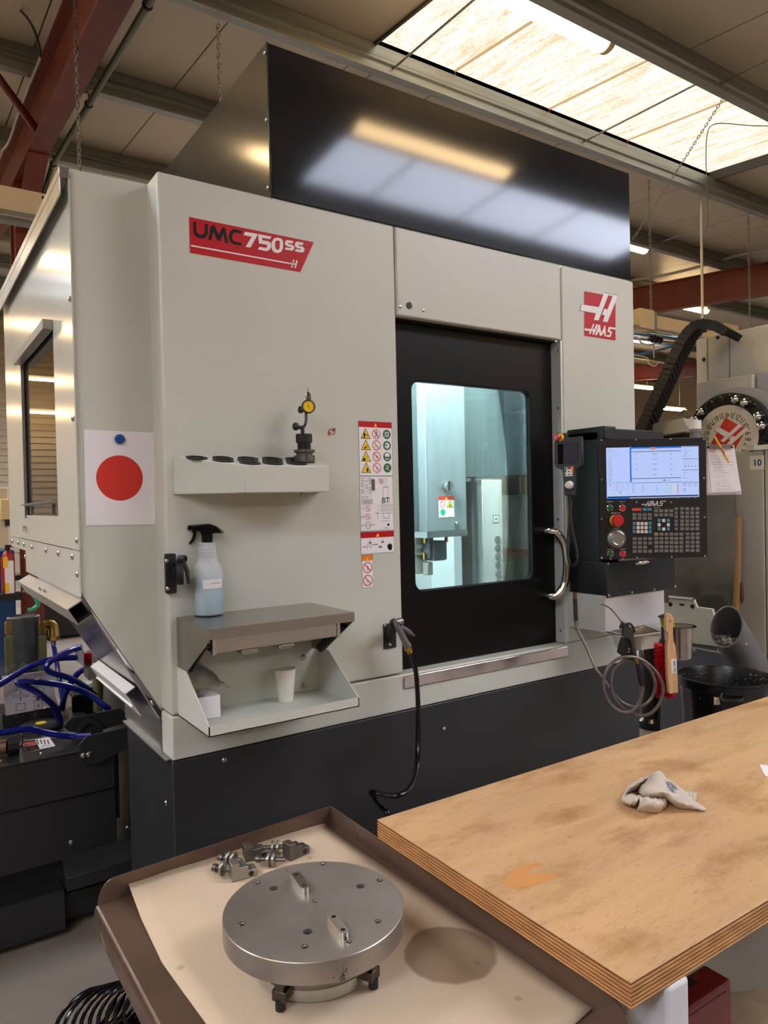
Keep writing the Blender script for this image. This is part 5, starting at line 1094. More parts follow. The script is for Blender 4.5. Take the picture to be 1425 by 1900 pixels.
def rag_mat():
    m = mat('rag_terry', (196, 184, 168), .9, var=.16, scale=14, bump=.8, bscale=420); nt = m.node_tree; N, L = nt.nodes, nt.links; p = N['Principled BSDF']; src = p.inputs['Base Color'].links[0].from_socket
    tc = N.new('ShaderNodeTexCoord'); mp = N.new('ShaderNodeMapping'); c_ = rp(840, 330, .05)
    mp.inputs['Location'].default_value = (-c_.x, -c_.y, -c_.z); L.new(tc.outputs['Object'], mp.inputs[0])
    ln = N.new('ShaderNodeVectorMath'); ln.operation = 'LENGTH'; L.new(mp.outputs[0], ln.inputs[0])
    nz = N.new('ShaderNodeTexNoise'); nz.inputs['Scale'].default_value = 70; L.new(tc.outputs['Object'], nz.inputs[0])
    ma = N.new('ShaderNodeMath'); ma.operation = 'MULTIPLY_ADD'; ma.inputs[1].default_value = .045; L.new(nz.outputs['Fac'], ma.inputs[0]); L.new(ln.outputs['Value'], ma.inputs[2])
    r = N.new('ShaderNodeValToRGB'); r.color_ramp.elements[0].position = .030; r.color_ramp.elements[0].color = (*lin((128, 146, 176)), 1); r.color_ramp.elements[1].position = .044; r.color_ramp.elements[1].color = (1,1,1,1); L.new(ma.outputs[0], r.inputs[0])
    mx = N.new('ShaderNodeMixRGB'); mx.blend_type = 'MULTIPLY'; mx.inputs[0].default_value = 1; L.new(src, mx.inputs[1]); L.new(r.outputs[0], mx.inputs[2]); L.new(mx.outputs[0], p.inputs['Base Color']); return m
rag = rag.o('rag', None, rag_mat(), smooth=80); so = rag.modifiers.new('thick', 'SOLIDIFY'); so.thickness = .0022; so.offset = -1
tag(rag, 'crumpled grey-beige rag with a faded blue print on the plywood table', 'rag')
P = [fZ(x, y, TT) for x, y in ((1409,1419),(1440,1424),(1440,1448),(1419,1440))]
tag(B().prism([p+Z_*.0008 for p in P], (0, 0, .0008)).o('paper_tag', None, WHITE, smooth=0), 'white paper slip on the plywood table at the right picture edge', 'paper')

# ================================================================ steel tray cart
CZ, CL = .75, .80
tc0, tc1 = fZ(182, 1680, CZ), fZ(613, 1530, CZ)
cart = thing('tray_cart', 'brown worn steel tray cart with raised rear and right rims, front left', 'cart', (.62, 1.2, 0))
def rust_mat():
    m = mat('brown_worn_steel', (98, 78, 65), .36, .35, var=.22, scale=7, bump=.06, bscale=60, rvar=.12); nt = m.node_tree; N, L = nt.nodes, nt.links; p = N['Principled BSDF']; src = p.inputs['Base Color'].links[0].from_socket
    tc = N.new('ShaderNodeTexCoord'); mp = N.new('ShaderNodeMapping'); mp.inputs['Scale'].default_value = (90, 9, 30); L.new(tc.outputs['Object'], mp.inputs[0])
    n = N.new('ShaderNodeTexNoise'); n.inputs['Scale'].default_value = 1.; n.inputs['Detail'].default_value = 5; L.new(mp.outputs[0], n.inputs[0])
    r = N.new('ShaderNodeValToRGB'); r.color_ramp.elements[0].position = .66; r.color_ramp.elements[1].position = .70; r.color_ramp.elements[0].color = (0,0,0,1); r.color_ramp.elements[1].color = (1,1,1,1); L.new(n.outputs['Fac'], r.inputs[0])
    mx = N.new('ShaderNodeMixRGB'); mx.inputs[2].default_value = (*lin((170, 140, 112)), 1); L.new(r.outputs[0], mx.inputs[0]); L.new(src, mx.inputs[1]); L.new(mx.outputs[0], p.inputs['Base Color']); return m
rm = rust_mat(); rust = mat('brown_steel', (98, 78, 65), .34, .35, var=.16, scale=6, bump=.05, bscale=60, rvar=.1)
lx0, lx1, lyb0, lyb1, lyf = tc0.x, .925, tc0.y, 1.663, .30
b = B(); b.prism([(lx0, lyb0, CZ), (lx1, lyb1, CZ), (lx1+.02, lyf, CZ), (lx0+.01, lyf, CZ)], (0, 0, -.003)); b.o('tray_floor', cart, rust, smooth=0)
# rear rim with rounded end
n_ = 7; pts = [(0, 0)] + [(.036*(1-math.cos(math.pi/2*i/n_)), .048*math.sin(math.pi/2*i/n_)) for i in range(1, n_+1)]
u_ = Vector((lx1-lx0, lyb1-lyb0, 0)); LU = u_.length; u_.normalize()
b = B(); b.sheet([[(a, c_) for a, c_ in pts] + [(LU, .048), (LU, 0)]], (lx0, lyb0, CZ), u_, Z_, -.003); b.o('rear_rim', cart, rust, smooth=0)
rf = fZ(1193, 1888, CZ); v_ = (Vector((lx1+.006, rf.y-.02, CZ))-Vector((lx1, lyb1, CZ))); LV = v_.length; v_.normalize()
b = B(); b.sheet([[(0, 0), (0, .048), (LV-.055, .048)] + [(LV-.055+.055*math.sin(math.pi/2*i/n_), .048-.048*(1-math.cos(math.pi/2*i/n_))) for i in range(1, n_+1)]], (lx1, lyb1, CZ), v_, Z_, -.003); b.o('right_rim', cart, rust, smooth=0)
# rolled left edge going down
prof = [(0, 0), (-.004, -.0015), (-.007, -.006), (-.008, -.014), (-.008, -.050), (-.004, -.056), (.004, -.058)]
vs = []; fs = []
for k, yy_ in enumerate((lyb0, lyf)):
    vs += [(lx0+.010*k+a, yy_, CZ+c_) for a, c_ in prof]
m_ = len(prof); b = B(); b.add(vs, [(i, i+1, m_+i+1, m_+i) for i in range(m_-1)]); b.o('left_apron', cart, rm, smooth=60)
for (x, y) in ((.52, 1.40), (.86, 1.40), (.52, .70), (.86, .70)): B().box(x-.02, x+.02, y-.02, y+.02, .0, CZ-.003).o('leg', cart, rust)
B().box(.50, .88, .68, 1.42, .20, .205).o('lower_shelf', cart, rust)
# packing paper / cardboard sheet with an oil patch
def card_mat():
    m = mat('brown_card', (198, 178, 150), .75, var=.06, scale=6, bump=.08, bscale=120); nt = m.node_tree; N, L = nt.nodes, nt.links; p = N['Principled BSDF']; src = p.inputs['Base Color'].links[0].from_socket
    c_ = fZ(836, 1768, CZ+.004); a_, b_ = fZ(737, 1775, CZ), fZ(924, 1765, CZ); rad = (a_-b_).length/2
    tc = N.new('ShaderNodeTexCoord'); mp = N.new('ShaderNodeMapping'); mp.inputs['Location'].default_value = (-c_.x, -c_.y, 0); L.new(tc.outputs['Object'], mp.inputs[0])
    sp = N.new('ShaderNodeSeparateXYZ'); L.new(mp.outputs[0], sp.inputs[0]); cb_ = N.new('ShaderNodeCombineXYZ'); L.new(sp.outputs[0], cb_.inputs[0]); L.new(sp.outputs[1], cb_.inputs[1])
    ln = N.new('ShaderNodeVectorMath'); ln.operation = 'LENGTH'; L.new(cb_.outputs[0], ln.inputs[0])
    nz = N.new('ShaderNodeTexNoise'); nz.inputs['Scale'].default_value = 14; L.new(tc.outputs['Object'], nz.inputs[0])
    ma = N.new('ShaderNodeMath'); ma.operation = 'MULTIPLY_ADD'; ma.inputs[1].default_value = .02; L.new(nz.outputs['Fac'], ma.inputs[0]); L.new(ln.outputs['Value'], ma.inputs[2])
    r = N.new('ShaderNodeValToRGB'); e = r.color_ramp.elements; e[0].position = rad*.97; e[0].color = (.50, .45, .41, 1); e[1].position = rad*1.03; e[1].color = (1,1,1,1); k = e.new(rad*.4); k.color = (.60, .55, .50, 1); L.new(ma.outputs[0], r.inputs[0])
    mx = N.new('ShaderNodeMixRGB'); mx.blend_type = 'MULTIPLY'; mx.inputs[0].default_value = 1; L.new(src, mx.inputs[1]); L.new(r.outputs[0], mx.inputs[2])
    v = N.new('ShaderNodeTexVoronoi'); v.inputs['Scale'].default_value = 9; L.new(tc.outputs['Object'], v.inputs[0])
    r2 = N.new('ShaderNodeValToRGB'); r2.color_ramp.elements[0].position = .05; r2.color_ramp.elements[0].color = (.62, .55, .48, 1); r2.color_ramp.elements[1].position = .09; r2.color_ramp.elements[1].color = (1,1,1,1); L.new(v.outputs['Distance'], r2.inputs[0])
    m2 = N.new('ShaderNodeMixRGB'); m2.blend_type = 'MULTIPLY'; m2.inputs[0].default_value = .7; L.new(mx.outputs[0], m2.inputs[1]); L.new(r2.outputs[0], m2.inputs[2]); L.new(m2.outputs[0], p.inputs['Base Color']); return m
cz_ = CZ+.002
rows = []
Lp = [(262,1706),(300,1785),(340,1842),(385,1905),(440,1980),(500,2060)]
Rp = [(612,1536),(735,1622),(860,1705),(985,1790),(1104,1868),(1060,1905)]
back_l, back_r = fZ(236, 1633, CZ+.026), fZ(602, 1527, CZ+.012)
mid = [(.0, .026), (.2, .016), (.35, .022), (.6, .016), (1, .012)]
N1 = 14
row0 = []
for i in range(N1+1):
    t_ = i/N1; p = back_l.lerp(back_r, t_); dip = -.020*math.exp(-((t_-.2)/.08)**2); row0.append(p + Vector((0, dip*.6, 0)))
rows.append(row0)
for a_, c_ in zip(Lp, Rp):
    A2, C2 = fZ(*a_, cz_), fZ(*c_, cz_); rows.append([A2.lerp(C2, i/N1) + Z_*(.0012*math.sin(i*1.7+len(rows)*2.1)+.0012) for i in range(N1+1)])
b = B(); W2 = N1+1
b.add([p for r_ in rows for p in r_], [(i*W2+j, i*W2+j+1, (i+1)*W2+j+1, (i+1)*W2+j) for i in range(len(rows)-1) for j in range(N1)])
co = b.o('cardboard_sheet', None, card_mat(), smooth=60); so = co.modifiers.new('thick', 'SOLIDIFY'); so.thickness = .0012; so.offset = 1
tag(co, 'creased brown packing sheet with a round oil patch lining the steel tray', 'cardboard')
# fixture plate on a three-jaw chuck
FZ_ = .862; RD = .164
dc = Vector((.613, 1.172, 0)); c1 = dc+Z_*(CZ+.006)
fx = thing('fixture_plate', 'round machined steel fixture plate bolted on a three-jaw chuck, on the packing sheet', 'fixture', c1)
def fz(x, y): q = fZ(380+x/3.393, 1540+y/3.393, FZ_); return q
tap = [(740,212),(1101,316),(1089,574),(628,733),(233,590),(330,331)]; small = [(527,255),(690,445),(907,703)]; cbs = [(434,366),(981,354),(648,640)]
loops = [circle2(0, 0, RD-.0012, 72)]
for l_, r_ in ((tap, .0068), (small, .0052), (cbs, .0085)):
    for p in l_: q = fz(*p)-dc; loops.append(circle2(q.x, q.y, r_, 18)[::-1])
steelp = mat('plate_steel', (160, 154, 145), .36, .75, var=.16, scale=7, bump=.03, bscale=90, rvar=.10)
b = B(); b.sheet(loops, dc+Z_*(FZ_-.0385), X_, Y_, .0385); pt = b.o('plate_top', fx, steelp, smooth=0)
b = B(); b.lathe([(RD-.0013, .0385), (RD, .0372), (RD, .0012), (RD-.0013, .0)], dc+Z_*(FZ_-.0385), Z_, 72, False); b.o('plate_rim', fx, steelp)
for p in cbs:
    q = fz(*p); s_ = B().lathe([(.0068, 0), (.0068, .006), (.0035, .006), (.003, .003), (.0, .003)], Vector((q.x, q.y, FZ_-.0125)), Z_, 14).o('socket_screw', fx, mat('black_oxide', (30, 28, 27), .35, .6))
for p in tap+small:
    q = fz(*p); B().tube([Vector((q.x, q.y, 0))+Vector((.0056*math.cos(k*.6), .0056*math.sin(k*.6), FZ_-.0018-.00055*k)) for k in range(18)], .0008, 5).o('screw_thread', fx, MACH, smooth=0)
for (a_, c_) in (((577,283),(626,352)), ((811,549),(871,630))):
    p, q = fZ(380+a_[0]/3.393, 1540+a_[1]/3.393, FZ_+.012), fZ(380+c_[0]/3.393, 1540+c_[1]/3.393, FZ_+.012); p.z = q.z = 0
    d_ = (q-p).normalized(); s_ = Vector((-d_.y, d_.x, 0)); hw_ = .0088
    out = [p-d_*.008-s_*hw_, ] + [q+d_*(.002)+(-s_*math.cos(t)+d_*math.sin(t))*hw_ for t in [math.pi*i/10 for i in range(11)]] + [p-d_*.008+s_*hw_]
    hl = [circle2(0, 0, .0042, 14), circle2((q-p).length, 0, .0042, 14)]
    o2 = [((v-p).dot(d_), (v-p).dot(s_)) for v in out]
    b = B(); b.sheet([o2]+[h[::-1] for h in hl], p+Z_*FZ_, d_, s_, .013); kk = b.o('locating_key', fx, mat('ground_steel', (190, 186, 178), .2, 1.), bevel=.001)
    for h in (p, q): B().cyl((h.x, h.y, FZ_+.001), (h.x, h.y, FZ_+.009), .0041, n=12).o('key_screw', kk, mat('black_oxide', (0,0,0)))
b = B(); b.lathe([(.104, 0), (.108, .003), (.108, .022), (.1065, .023)], c1, Z_, 64); b.o('chuck_base', fx, mat('chuck_bright', (190, 186, 178), .32, .8, var=.1, scale=12, bump=.03, bscale=150))
b = B(); b.lathe([(.104, .0), (.105, .001), (.106, .003), (.106, .052)], c1+Z_*.0215, Z_, 64); b.o('chuck_body', fx, MACH)
jw = mat('jaw_steel', (92, 86, 80), .36, 1., var=.15, scale=30)
j1 = (fZ(519, 1836, CZ+.04)-dc); a1 = math.atan2(j1.y, j1.x); j2 = (fZ(702, 1800, CZ+.04)-dc); a2 = math.atan2(j2.y, j2.x)
for a_ in (a1, a2, (a1+a2)/2+math.pi):
    d_ = Vector((math.cos(a_), math.sin(a_), 0)); s_ = Vector((-d_.y, d_.x, 0)); p = c1+d_*.116
    b = B(); b.obox(p+Z_*.052, d_, s_, Z_, .040, .026, .016); b.obox(p+Z_*.038, d_, s_, Z_, .034, .017, .016); b.obox(p+Z_*.024, d_, s_, Z_, .036, .026, .018); b.o('chuck_jaw', fx, jw, bevel=.0015)
    B().cyl(p+d_*.012+Z_*.0005, p+d_*.012+Z_*.018, .0085, n=14).o('jaw_screw', fx, BLKM)
b = B(); q = fZ(630, 1815, CZ+.06)-dc; a_ = math.atan2(q.y, q.x); d_ = Vector((math.cos(a_), math.sin(a_), 0)); s_ = Vector((-d_.y, d_.x, 0))
b.frame(c1+d_*.1063+Z_*.06, s_, Z_); b.poly([(-.016, .012), (.016, .012), (.002, -.006), (-.002, -.006)], 0, BLKM); b.rect(-.0012, -.02, .0012, -.006, 0); b.o('oil_slot', fx, smooth=0, recalc=False)
b = B(); b.frame(dc+d_*(RD+.0003)+Z_*(FZ_-.026), s_, Z_); random.seed(9)
for k in range(40): x, y = random.gauss(-.004, .007), random.gauss(-.002, .008); b.circ(x, max(-.010, min(.014, y)), random.uniform(.0005, .0014), 0, mat('rust_spot', (40, 32, 28), .6), 7)
stuff(b.o('rust_specks', fx, smooth=0, recalc=False))
# clamp parts behind the plate
kz = CZ+.004
def cpos(x, y, z=kz): q = fZ(395+x/7.917, 1550+y/7.917, z); return q
def washer_bolt(x, y, ang, label, n=2, Lb=.05):
    p = cpos(x, y, kz+.0155)
    t = thing('clamp_bolt', label, 'bolt', (p.x, p.y, kz), 'clamp bolts behind the fixture plate')
    d_ = D2*math.cos(ang)-D1*math.sin(ang)
    B().cyl(p-d_*Lb*.5, p+d_*Lb*.5, .0052, n=12).o('bolt_shank', t, DKST)
    for k in range(n):
        c_ = p+d_*(-.010+.012*k); B().lathe([(.0055, -.003), (.0145, -.003), (.0155, -.002), (.0155, .002), (.0145, .003), (.0055, .003)], c_, d_, 24).o('washer', t, MACH)
    c_ = p-d_*Lb*.5; B().lathe([(.008, 0), (.0085, .001), (.0085, .010), (.0045, .010), (.004, .005), (.0, .005)], c_, -d_, 16).o('bolt_head', t, DKST)
def jaw(x, y, ang, label, mt_):
    p = cpos(x, y); t = thing('clamp_jaw', label, 'clamp', (p.x, p.y, kz), 'clamp jaws behind the fixture plate')
    d_ = D2*math.cos(ang)-D1*math.sin(ang); s_ = Vector((-d_.y, d_.x, 0)); b = B()
    b.prism([p+d_*a+Z_*h-s_*.015 for a, h in ((-.030, .0005), (.028, .0005), (.028, .018), (.008, .018), (.008, .028), (-.012, .028), (-.012, .038), (-.030, .038))], s_*.030); b.o('jaw_body', t, mt_, bevel=.001)
    B().cyl(p-s_*.0155+Z_*.010+d_*.014, p-s_*.012+Z_*.010+d_*.014, .006, n=12).o('jaw_bore', t, BLKM)
washer_bolt(200, 500, -.35, 'nearest left clamp bolt with one big washer on the packing sheet', 1)
washer_bolt(290, 350, -.35, 'second left clamp bolt with two washers against the rear rim')
washer_bolt(880, 350, -.1, 'middle clamp bolt with two washers behind the fixture plate', 2, .06)
washer_bolt(940, 170, .05, 'rear threaded clamp bolt with two pale washers at the tray rim', 2, .07)
jaw(450, 600, .45, 'bright stepped clamp jaw left of the fixture plate edge', MACH)
jaw(640, 330, .5, 'dark stepped clamp jaw lying between the washer bolts', DKST)
jaw(1230, 290, .75, 'stepped clamp jaw with a bore, rightmost of the loose clamps', DKST)
# coiled black air hose on the floor
q = fZ(215, 1872, .07); P = []
ax = (D2*.9-D1*.35).normalized()
for k in range(9*20+1):
    a = 2*math.pi*k/20; P.append(Vector((q.x, q.y, .075)) + ax*(-.10+.21*k/180) + (D1*-.55+ax*.55).normalized()*(.095*math.cos(a)) + Z_*(.066*math.sin(a)))
tag(B().tube(P, .0062, 7).o('spiral_hose', None, BLKG), 'black spiral air hose lying on the floor left of the tray cart', 'hose')
# ================================================================ chip conveyor and coolant tank, left
TY = 2.93
def tY(x, y, Y=TY): return fY(x, y, Y)
tk = thing('coolant_tank', 'charcoal coolant tank and chip conveyor housing at the left of the machine', 'tank', (-.1, 3.2, 0))
txr = tY(216, 1500).x; txl = -1.3
zt, zs, zb, zp = tY(60, 1412).z, tY(100, 1488).z, tY(60, 1615).z, tY(60, 1660).z
b = B(); b.box(txl, txr, TY, 3.62, zs, zt); b.o('upper_tank', tk, BASE, bevel=.004)
b = B(); b.box(txl, txr+.002, TY+.012, 3.62, zb, zs-.002); b.o('lower_tank', tk, BASE, bevel=.004)
q0, q1 = tY(122, 1582, 2.86), tY(262, 1600, 2.86); b = B(); b.prism([(q0.x, 2.86, q1.z-.03), (q0.x, 2.86, q1.z+.02), (q0.x, TY+.01, q1.z+.07), (q0.x, TY+.01, q1.z-.03)], (q1.x-q0.x, 0, 0)); b.o('outlet_cover', tk, BASE, bevel=.002)
for p in ((132, 1563), (237, 1536)): screw(tk, tY(*p, TY+.012), (0,-1,0), .010)
b = B(); b.box(txl, txr, TY+.06, 3.5, .10, zb); b.o('recess_frame', tk, BLKM)
b = B(); b.box(txl, tY(118, 1660).x, TY-.03, TY+.16, .03, zp); b.o('foot_channel', tk, BASE, bevel=.003)
b = B(); b.box(tY(118, 1660).x+.004, txr+.02, TY+.03, TY+.2, .03, zp-.05); b.o('foot_channel', tk, BASE, bevel=.003)
for xx in (txl+.2, 0., .5): B().cyl((xx, TY+.1, 0), (xx, TY+.1, .031), .03).o('levelling_foot', tk, BLKM)
b = B(); b.box(txl, txr-.12, TY-.008, 3.45, zt, zt+.004); lid = b.o('tank_lid', tk, mat('lid_dark_steel', (92, 88, 82), .28, .85, var=.15, scale=5), bevel=.001)
for p in ((58, 1362), (77, 1398), (2, 1412)): q = fZ(*p, zt+.004); screw(lid, q, (0,0,1), .008)
# lifting eye, warning sign
q = fZ(33, 1385, zt+.004); b = B(); b.tube([q+D2*(.022*math.cos(a))+Z_*(.03+.03*math.sin(a)) for a in [math.pi*2*i/16 for i in range(16)]], .006, 8, True); b.cyl(q, q+Z_*.006, .016); b.o('lifting_eye', lid, BOLT)
def zl(x, y): q = fZ(x/5.48, 1120+y/5.48, zt+.005); return (q.x, q.y)
b = B(); b.frame((0, 0, zt+.0052), X_, Y_); b.poly([zl(*p) for p in ((215,1400),(500,1355),(565,1450),(270,1510))], 0, PWHT); b.poly([zl(*p) for p in ((220,1402),(355,1382),(405,1480),(270,1508))], 1, PBLK)
c_ = zl(308, 1428); b.circ(c_[0], c_[1], .024, 2, RED, 28); b.ring(c_[0], c_[1], .027, .003, 2, PWHT)
for k in range(4): b.line([zl(375+k*36, 1385+k*1), zl(390+k*36, 1430)], .004, 2, PBLK)
b.line([zl(430, 1458), zl(455, 1440), zl(485, 1448), zl(520, 1440)], .004, 2, PBLK); b.line([zl(310, 1485), zl(340, 1470), zl(365, 1476)], .006, 2, RED); b.o('warning_label', lid, smooth=0, recalc=False)
b = B(); b.frame((0, 0, zt+.0060), Vector((.95, -.25, 0)), Vector((.25, .95, 0))); lx_, ly_ = c_; qq = Vector((lx_, ly_, 0)); b.frame(Vector((lx_, ly_, zt+.006)), Vector((.8, -.6, 0)), Vector((.6, .8, 0))); b.text('STOP', 0, -.005, .014, 0, PWHT); b.o('label_text', lid, smooth=0, recalc=False)
B().cyl(fZ(-30, 1390, zt+.035), fZ(13, 1385, zt+.035), .026, n=14).o('brown_pipe', tk, mat('pipe_brown', (112, 84, 62), .5)); B().cyl(fZ(13, 1385, zt+.035), fZ(34, 1381, zt+.035), .034, n=10).o('pipe_valve', tk, BLKM)
q = fZ(76, 1345, zt+.02); B().lathe([(.085, -.016), (.085, .0), (.07, .008), (.0, .008)], q, Z_, 28).o('filler_cap', tk, BLKM); B().lathe([(.022, .0), (.022, .004), (.0, .004)], q+Z_*.006, Z_, 14).o('cap_dot', tk, PYEL)
# slanted conveyor guards
def g5(x, y, Y): return fY(x/5.48, 1120+y/5.48, Y)
b = B(); b.prism([g5(*p, 2.90) for p in ((800,1440),(880,1350),(1290,1258),(1290,1480),(950,1640),(820,1600))], (0, .006, 0)); b.o('front_guard', tk, BASE, bevel=.001)
b = B(); b.prism([g5(*p, 3.12) for p in ((640,1250),(720,1165),(1230,1062),(1330,1195),(900,1330),(700,1300))], (0, .006, 0)); b.o('rear_guard', tk, BASE, bevel=.001)
B().lathe([(.05, 0), (.052, .01), (.034, .012), (.030, -.002)], g5(905, 1300, 3.11), -Y_, 24).o('grommet', tk, RUB)
for p in ((908, 1532), (850, 1545)): screw(tk, g5(*p, 2.90), (0,-1,0), .012)
b = B(); b.box(txr-.16, txr+.02, 2.96, 3.5, zt-.3, zt-.02); b.o('conveyor_throat', tk, BLKM)
# filter canister with clasps and brass elbow
cy_ = 3.75; q0, q1 = fY(6, 1200, cy_), fY(83, 1200, cy_); cx_ = (q0.x+q1.x)/2; cr = (q1.x-q0.x)/2*.80
zt2, zb2 = fY(45, 1142, cy_).z, zt-.05
fc = thing('filter_canister', 'dark grey filter canister with brass clasps and elbow behind the tank', 'canister', (cx_, cy_, zb2))
cg = mat('canister_grey', (62, 66, 66), .45, var=.1)
b = B(); b.lathe([(cr*.80, 0), (cr*.92, (zt2-zb2)*.7), (cr*.94, (zt2-zb2)*.72), (.0, (zt2-zb2)*.72)], (cx_, cy_, zb2), Z_, 36); b.o('canister_body', fc, cg)
b = B(); b.lathe([(cr, 0), (cr*1.02, .02), (cr*.98, (zt2-zb2)*.20), (cr, (zt2-zb2)*.22), (cr, (zt2-zb2)*.27), (cr*.90, (zt2-zb2)*.28), (cr*.88, (zt2-zb2)*.265), (.0, (zt2-zb2)*.265)], (cx_, cy_, zb2+(zt2-zb2)*.72), Z_, 36); b.o('canister_lid', fc, cg)
for px_c in (15, 78):
    q = fY(px_c, 1165, cy_-cr*.85); b = B(); b.box(q.x-.014, q.x+.014, q.y-.012, q.y, q.z-.03, q.z+.03); b.o('clasp', fc, BRASS, bevel=.003); b = B(); b.box(q.x-.016, q.x+.016, q.y-.01, q.y+.004, q.z-.26, q.z-.04); b.o('clasp_strap', fc, GREEN)
e_ = [fY(82, 1160, cy_-.05), fY(94, 1159, cy_-.05), fY(99, 1164, cy_-.05), fY(100, 1180, cy_-.05)]
B().tube(spline(e_, 5), .022, 12).o('brass_elbow', fc, BRASS); B().cyl(e_[3]-Z_*.0, e_[3]-Z_*.02, .026, n=6).o('elbow_nut', fc, BRASS)
B().box(cx_-cr, cx_+cr, cy_-cr, cy_+cr, 0, zb2-.001).o('canister_stand', fc, BLKM)
# bag with instruction sheet leaning behind the lid
by = 3.35
def h5(x, y, Y=by): return fY(x/5.48, 1120+y/5.48, Y)
pb = thing('instruction_bag', 'clear bag holding a printed instruction sheet behind the tank lid', 'bag', h5(300, 1130))
b = B(); b.prism([h5(*p) for p in ((20,740),(500,680),(590,1040),(60,1140))], (0, .004, 0)); b.o('instruction_sheet', pb, WHITE, smooth=0)
b = B(); b.frame((0, by-.0008, 0), X_, Z_)
def i5(x, y): q = h5(x, y, by-.0008); return (q.x, q.z)
for (x0, y0, x1, y1) in ((180,745,245,800),(355,730,420,785),(165,855,250,880),(130,935,285,955),(165,1020,255,1090),(350,985,430,1080),(340,850,440,950)):
    b.line([i5(x0,y0), i5(x1,y0-8), i5(x1,y1-8), i5(x0,y1), i5(x0,y0)], .0022, 0, PGRY)
for (x, y) in ((210,905),(210,970),(390,970),(390,1040)): b.line([i5(x, y-12), i5(x, y+12)], .004, 0, PBLK)
b.o('sheet_print', pb, smooth=0, recalc=False)
b = B(); random.seed(6); nx, ny = 16, 12; vs = []
for i in range(nx):
    for j in range(ny):
        u2, v2 = i/(nx-1), j/(ny-1); p = h5(-40+640*u2+30*v2, 560+80*u2+ (600-80*u2)*v2, by-.012); vs.append(p+Vector((0, -.02*random.random()*math.sin(math.pi*u2), 0)))
b.add(vs, [(i*ny+j, (i+1)*ny+j, (i+1)*ny+j+1, i*ny+j+1) for i in range(nx-1) for j in range(ny-1)]); b.o('clear_film', pb, pane('clear_bag', (236, 236, 240), .10, .10), recalc=False)
b = B(); q0, q1 = h5(30, 1150), h5(600, 1050); b.prism([h5(*p, 3.40) for p in ((20,1135),(610,1040),(620,1250),(30,1260))], (0, .2, 0)); b.o('support_block', pb, BLKM)
# small pump behind the guards
py_ = 3.5; q0, q1 = h5(730, 940, py_), h5(980, 1130, py_)
pu = thing('coolant_pump', 'small black pump with steel cap behind the conveyor guards', 'pump', ((q0.x+q1.x)/2, py_+.08, .3))
b = B(); b.box(q0.x, q1.x, py_, py_+.16, q1.z-.25, q0.z); b.o('pump_body', pu, BLKG, bevel=.006)
b = B(); b.lathe([(.07, 0), (.07, .02), (.055, .035), (.0, .04)], ((q0.x+q1.x)/2, py_+.08, q0.z), Z_, 24); b.o('pump_cap', pu, GALV); B().cyl(h5(1000, 720, py_), h5(995, 1090, py_), .022).o('riser_pipe', pu, GREEN)
B().box(q0.x+.02, q1.x-.02, py_+.02, py_+.14, 0, q1.z-.25).o('pump_stand', pu, BLKM)
# clear sight box under the wing
q = h5(860, 590, 3.2); sb2 = thing('sight_box', 'small clear plastic box with a red part under the polished chute', 'box', q)
b = B(); b.prism([h5(*p, 3.2) for p in ((790,480),(840,470),(950,640),(960,710),(920,700),(800,600))], (0, .06, 0)); b.o('clear_cover', sb2, pane('clear_box', (226, 230, 232), .14, .05), smooth=0)
B().box(q.x+.005, q.x+.035, 3.22, 3.245, q.z-.02, q.z+.03).o('red_plug', sb2, RED, bevel=.004)
q = h5(945, 690, 3.19); B().box(q.x-.02, q.x+.02, 3.19, 3.27, q.z-.03, q.z+.02).o('box_bracket', sb2, GALV)
# blue hoses
def bh(pts, label, r=.0125):
    return tag(B().tube(spline([h5(x, y, Y) for x, y, Y in pts], 8), r, 10).o('blue_hose', None, BLUEH), label, 'hose', 'blue coolant hoses')
bh([(-120,890,3.3),(0,820,3.3),(150,730,3.3),(330,630,3.3),(500,575,3.3),(640,553,3.3),(790,550,3.28)], 'blue hose sweeping from the left edge up to the clear box')
bh([(830,440,3.2),(720,475,3.22),(600,535,3.25),(510,590,3.28),(470,650,3.28),(520,700,3.28),(640,735,3.28),(760,780,3.28),(870,850,3.3),(960,930,3.35)], 'blue hose making a tight bend below the polished chute')
bh([(1110,1080,3.2),(1050,1030,3.2),(900,920,3.22),(700,845,3.22),(500,810,3.22),(350,795,3.2),(230,795,3.2),(180,810,3.2),(240,835,3.2),(360,890,3.2),(470,970,3.22),(550,1050,3.25),(600,1150,3.28),(620,1260,3.3)], 'blue hose bent double across the instruction sheet')
bh([(540,370,3.7),(552,450,3.68),(570,560,3.6),(595,700,3.5),(615,830,3.45),(635,960,3.42)], 'blue hose running straight down from the brass elbow', .011)
bh([(875,665,3.3),(810,695,3.32),(745,770,3.35),(690,860,3.38),(650,960,3.4),(630,1080,3.42)], 'short blue hose curving down behind the bent hoses')
bh([(-100,1330,3.05),(0,1315,3.05),(120,1298,3.05),(240,1278,3.05),(340,1285,3.05),(450,1315,3.05),(600,1338,3.04),(760,1350,3.03),(940,1345,2.98)], 'blue hose lying across the tank lid behind the warning sign')
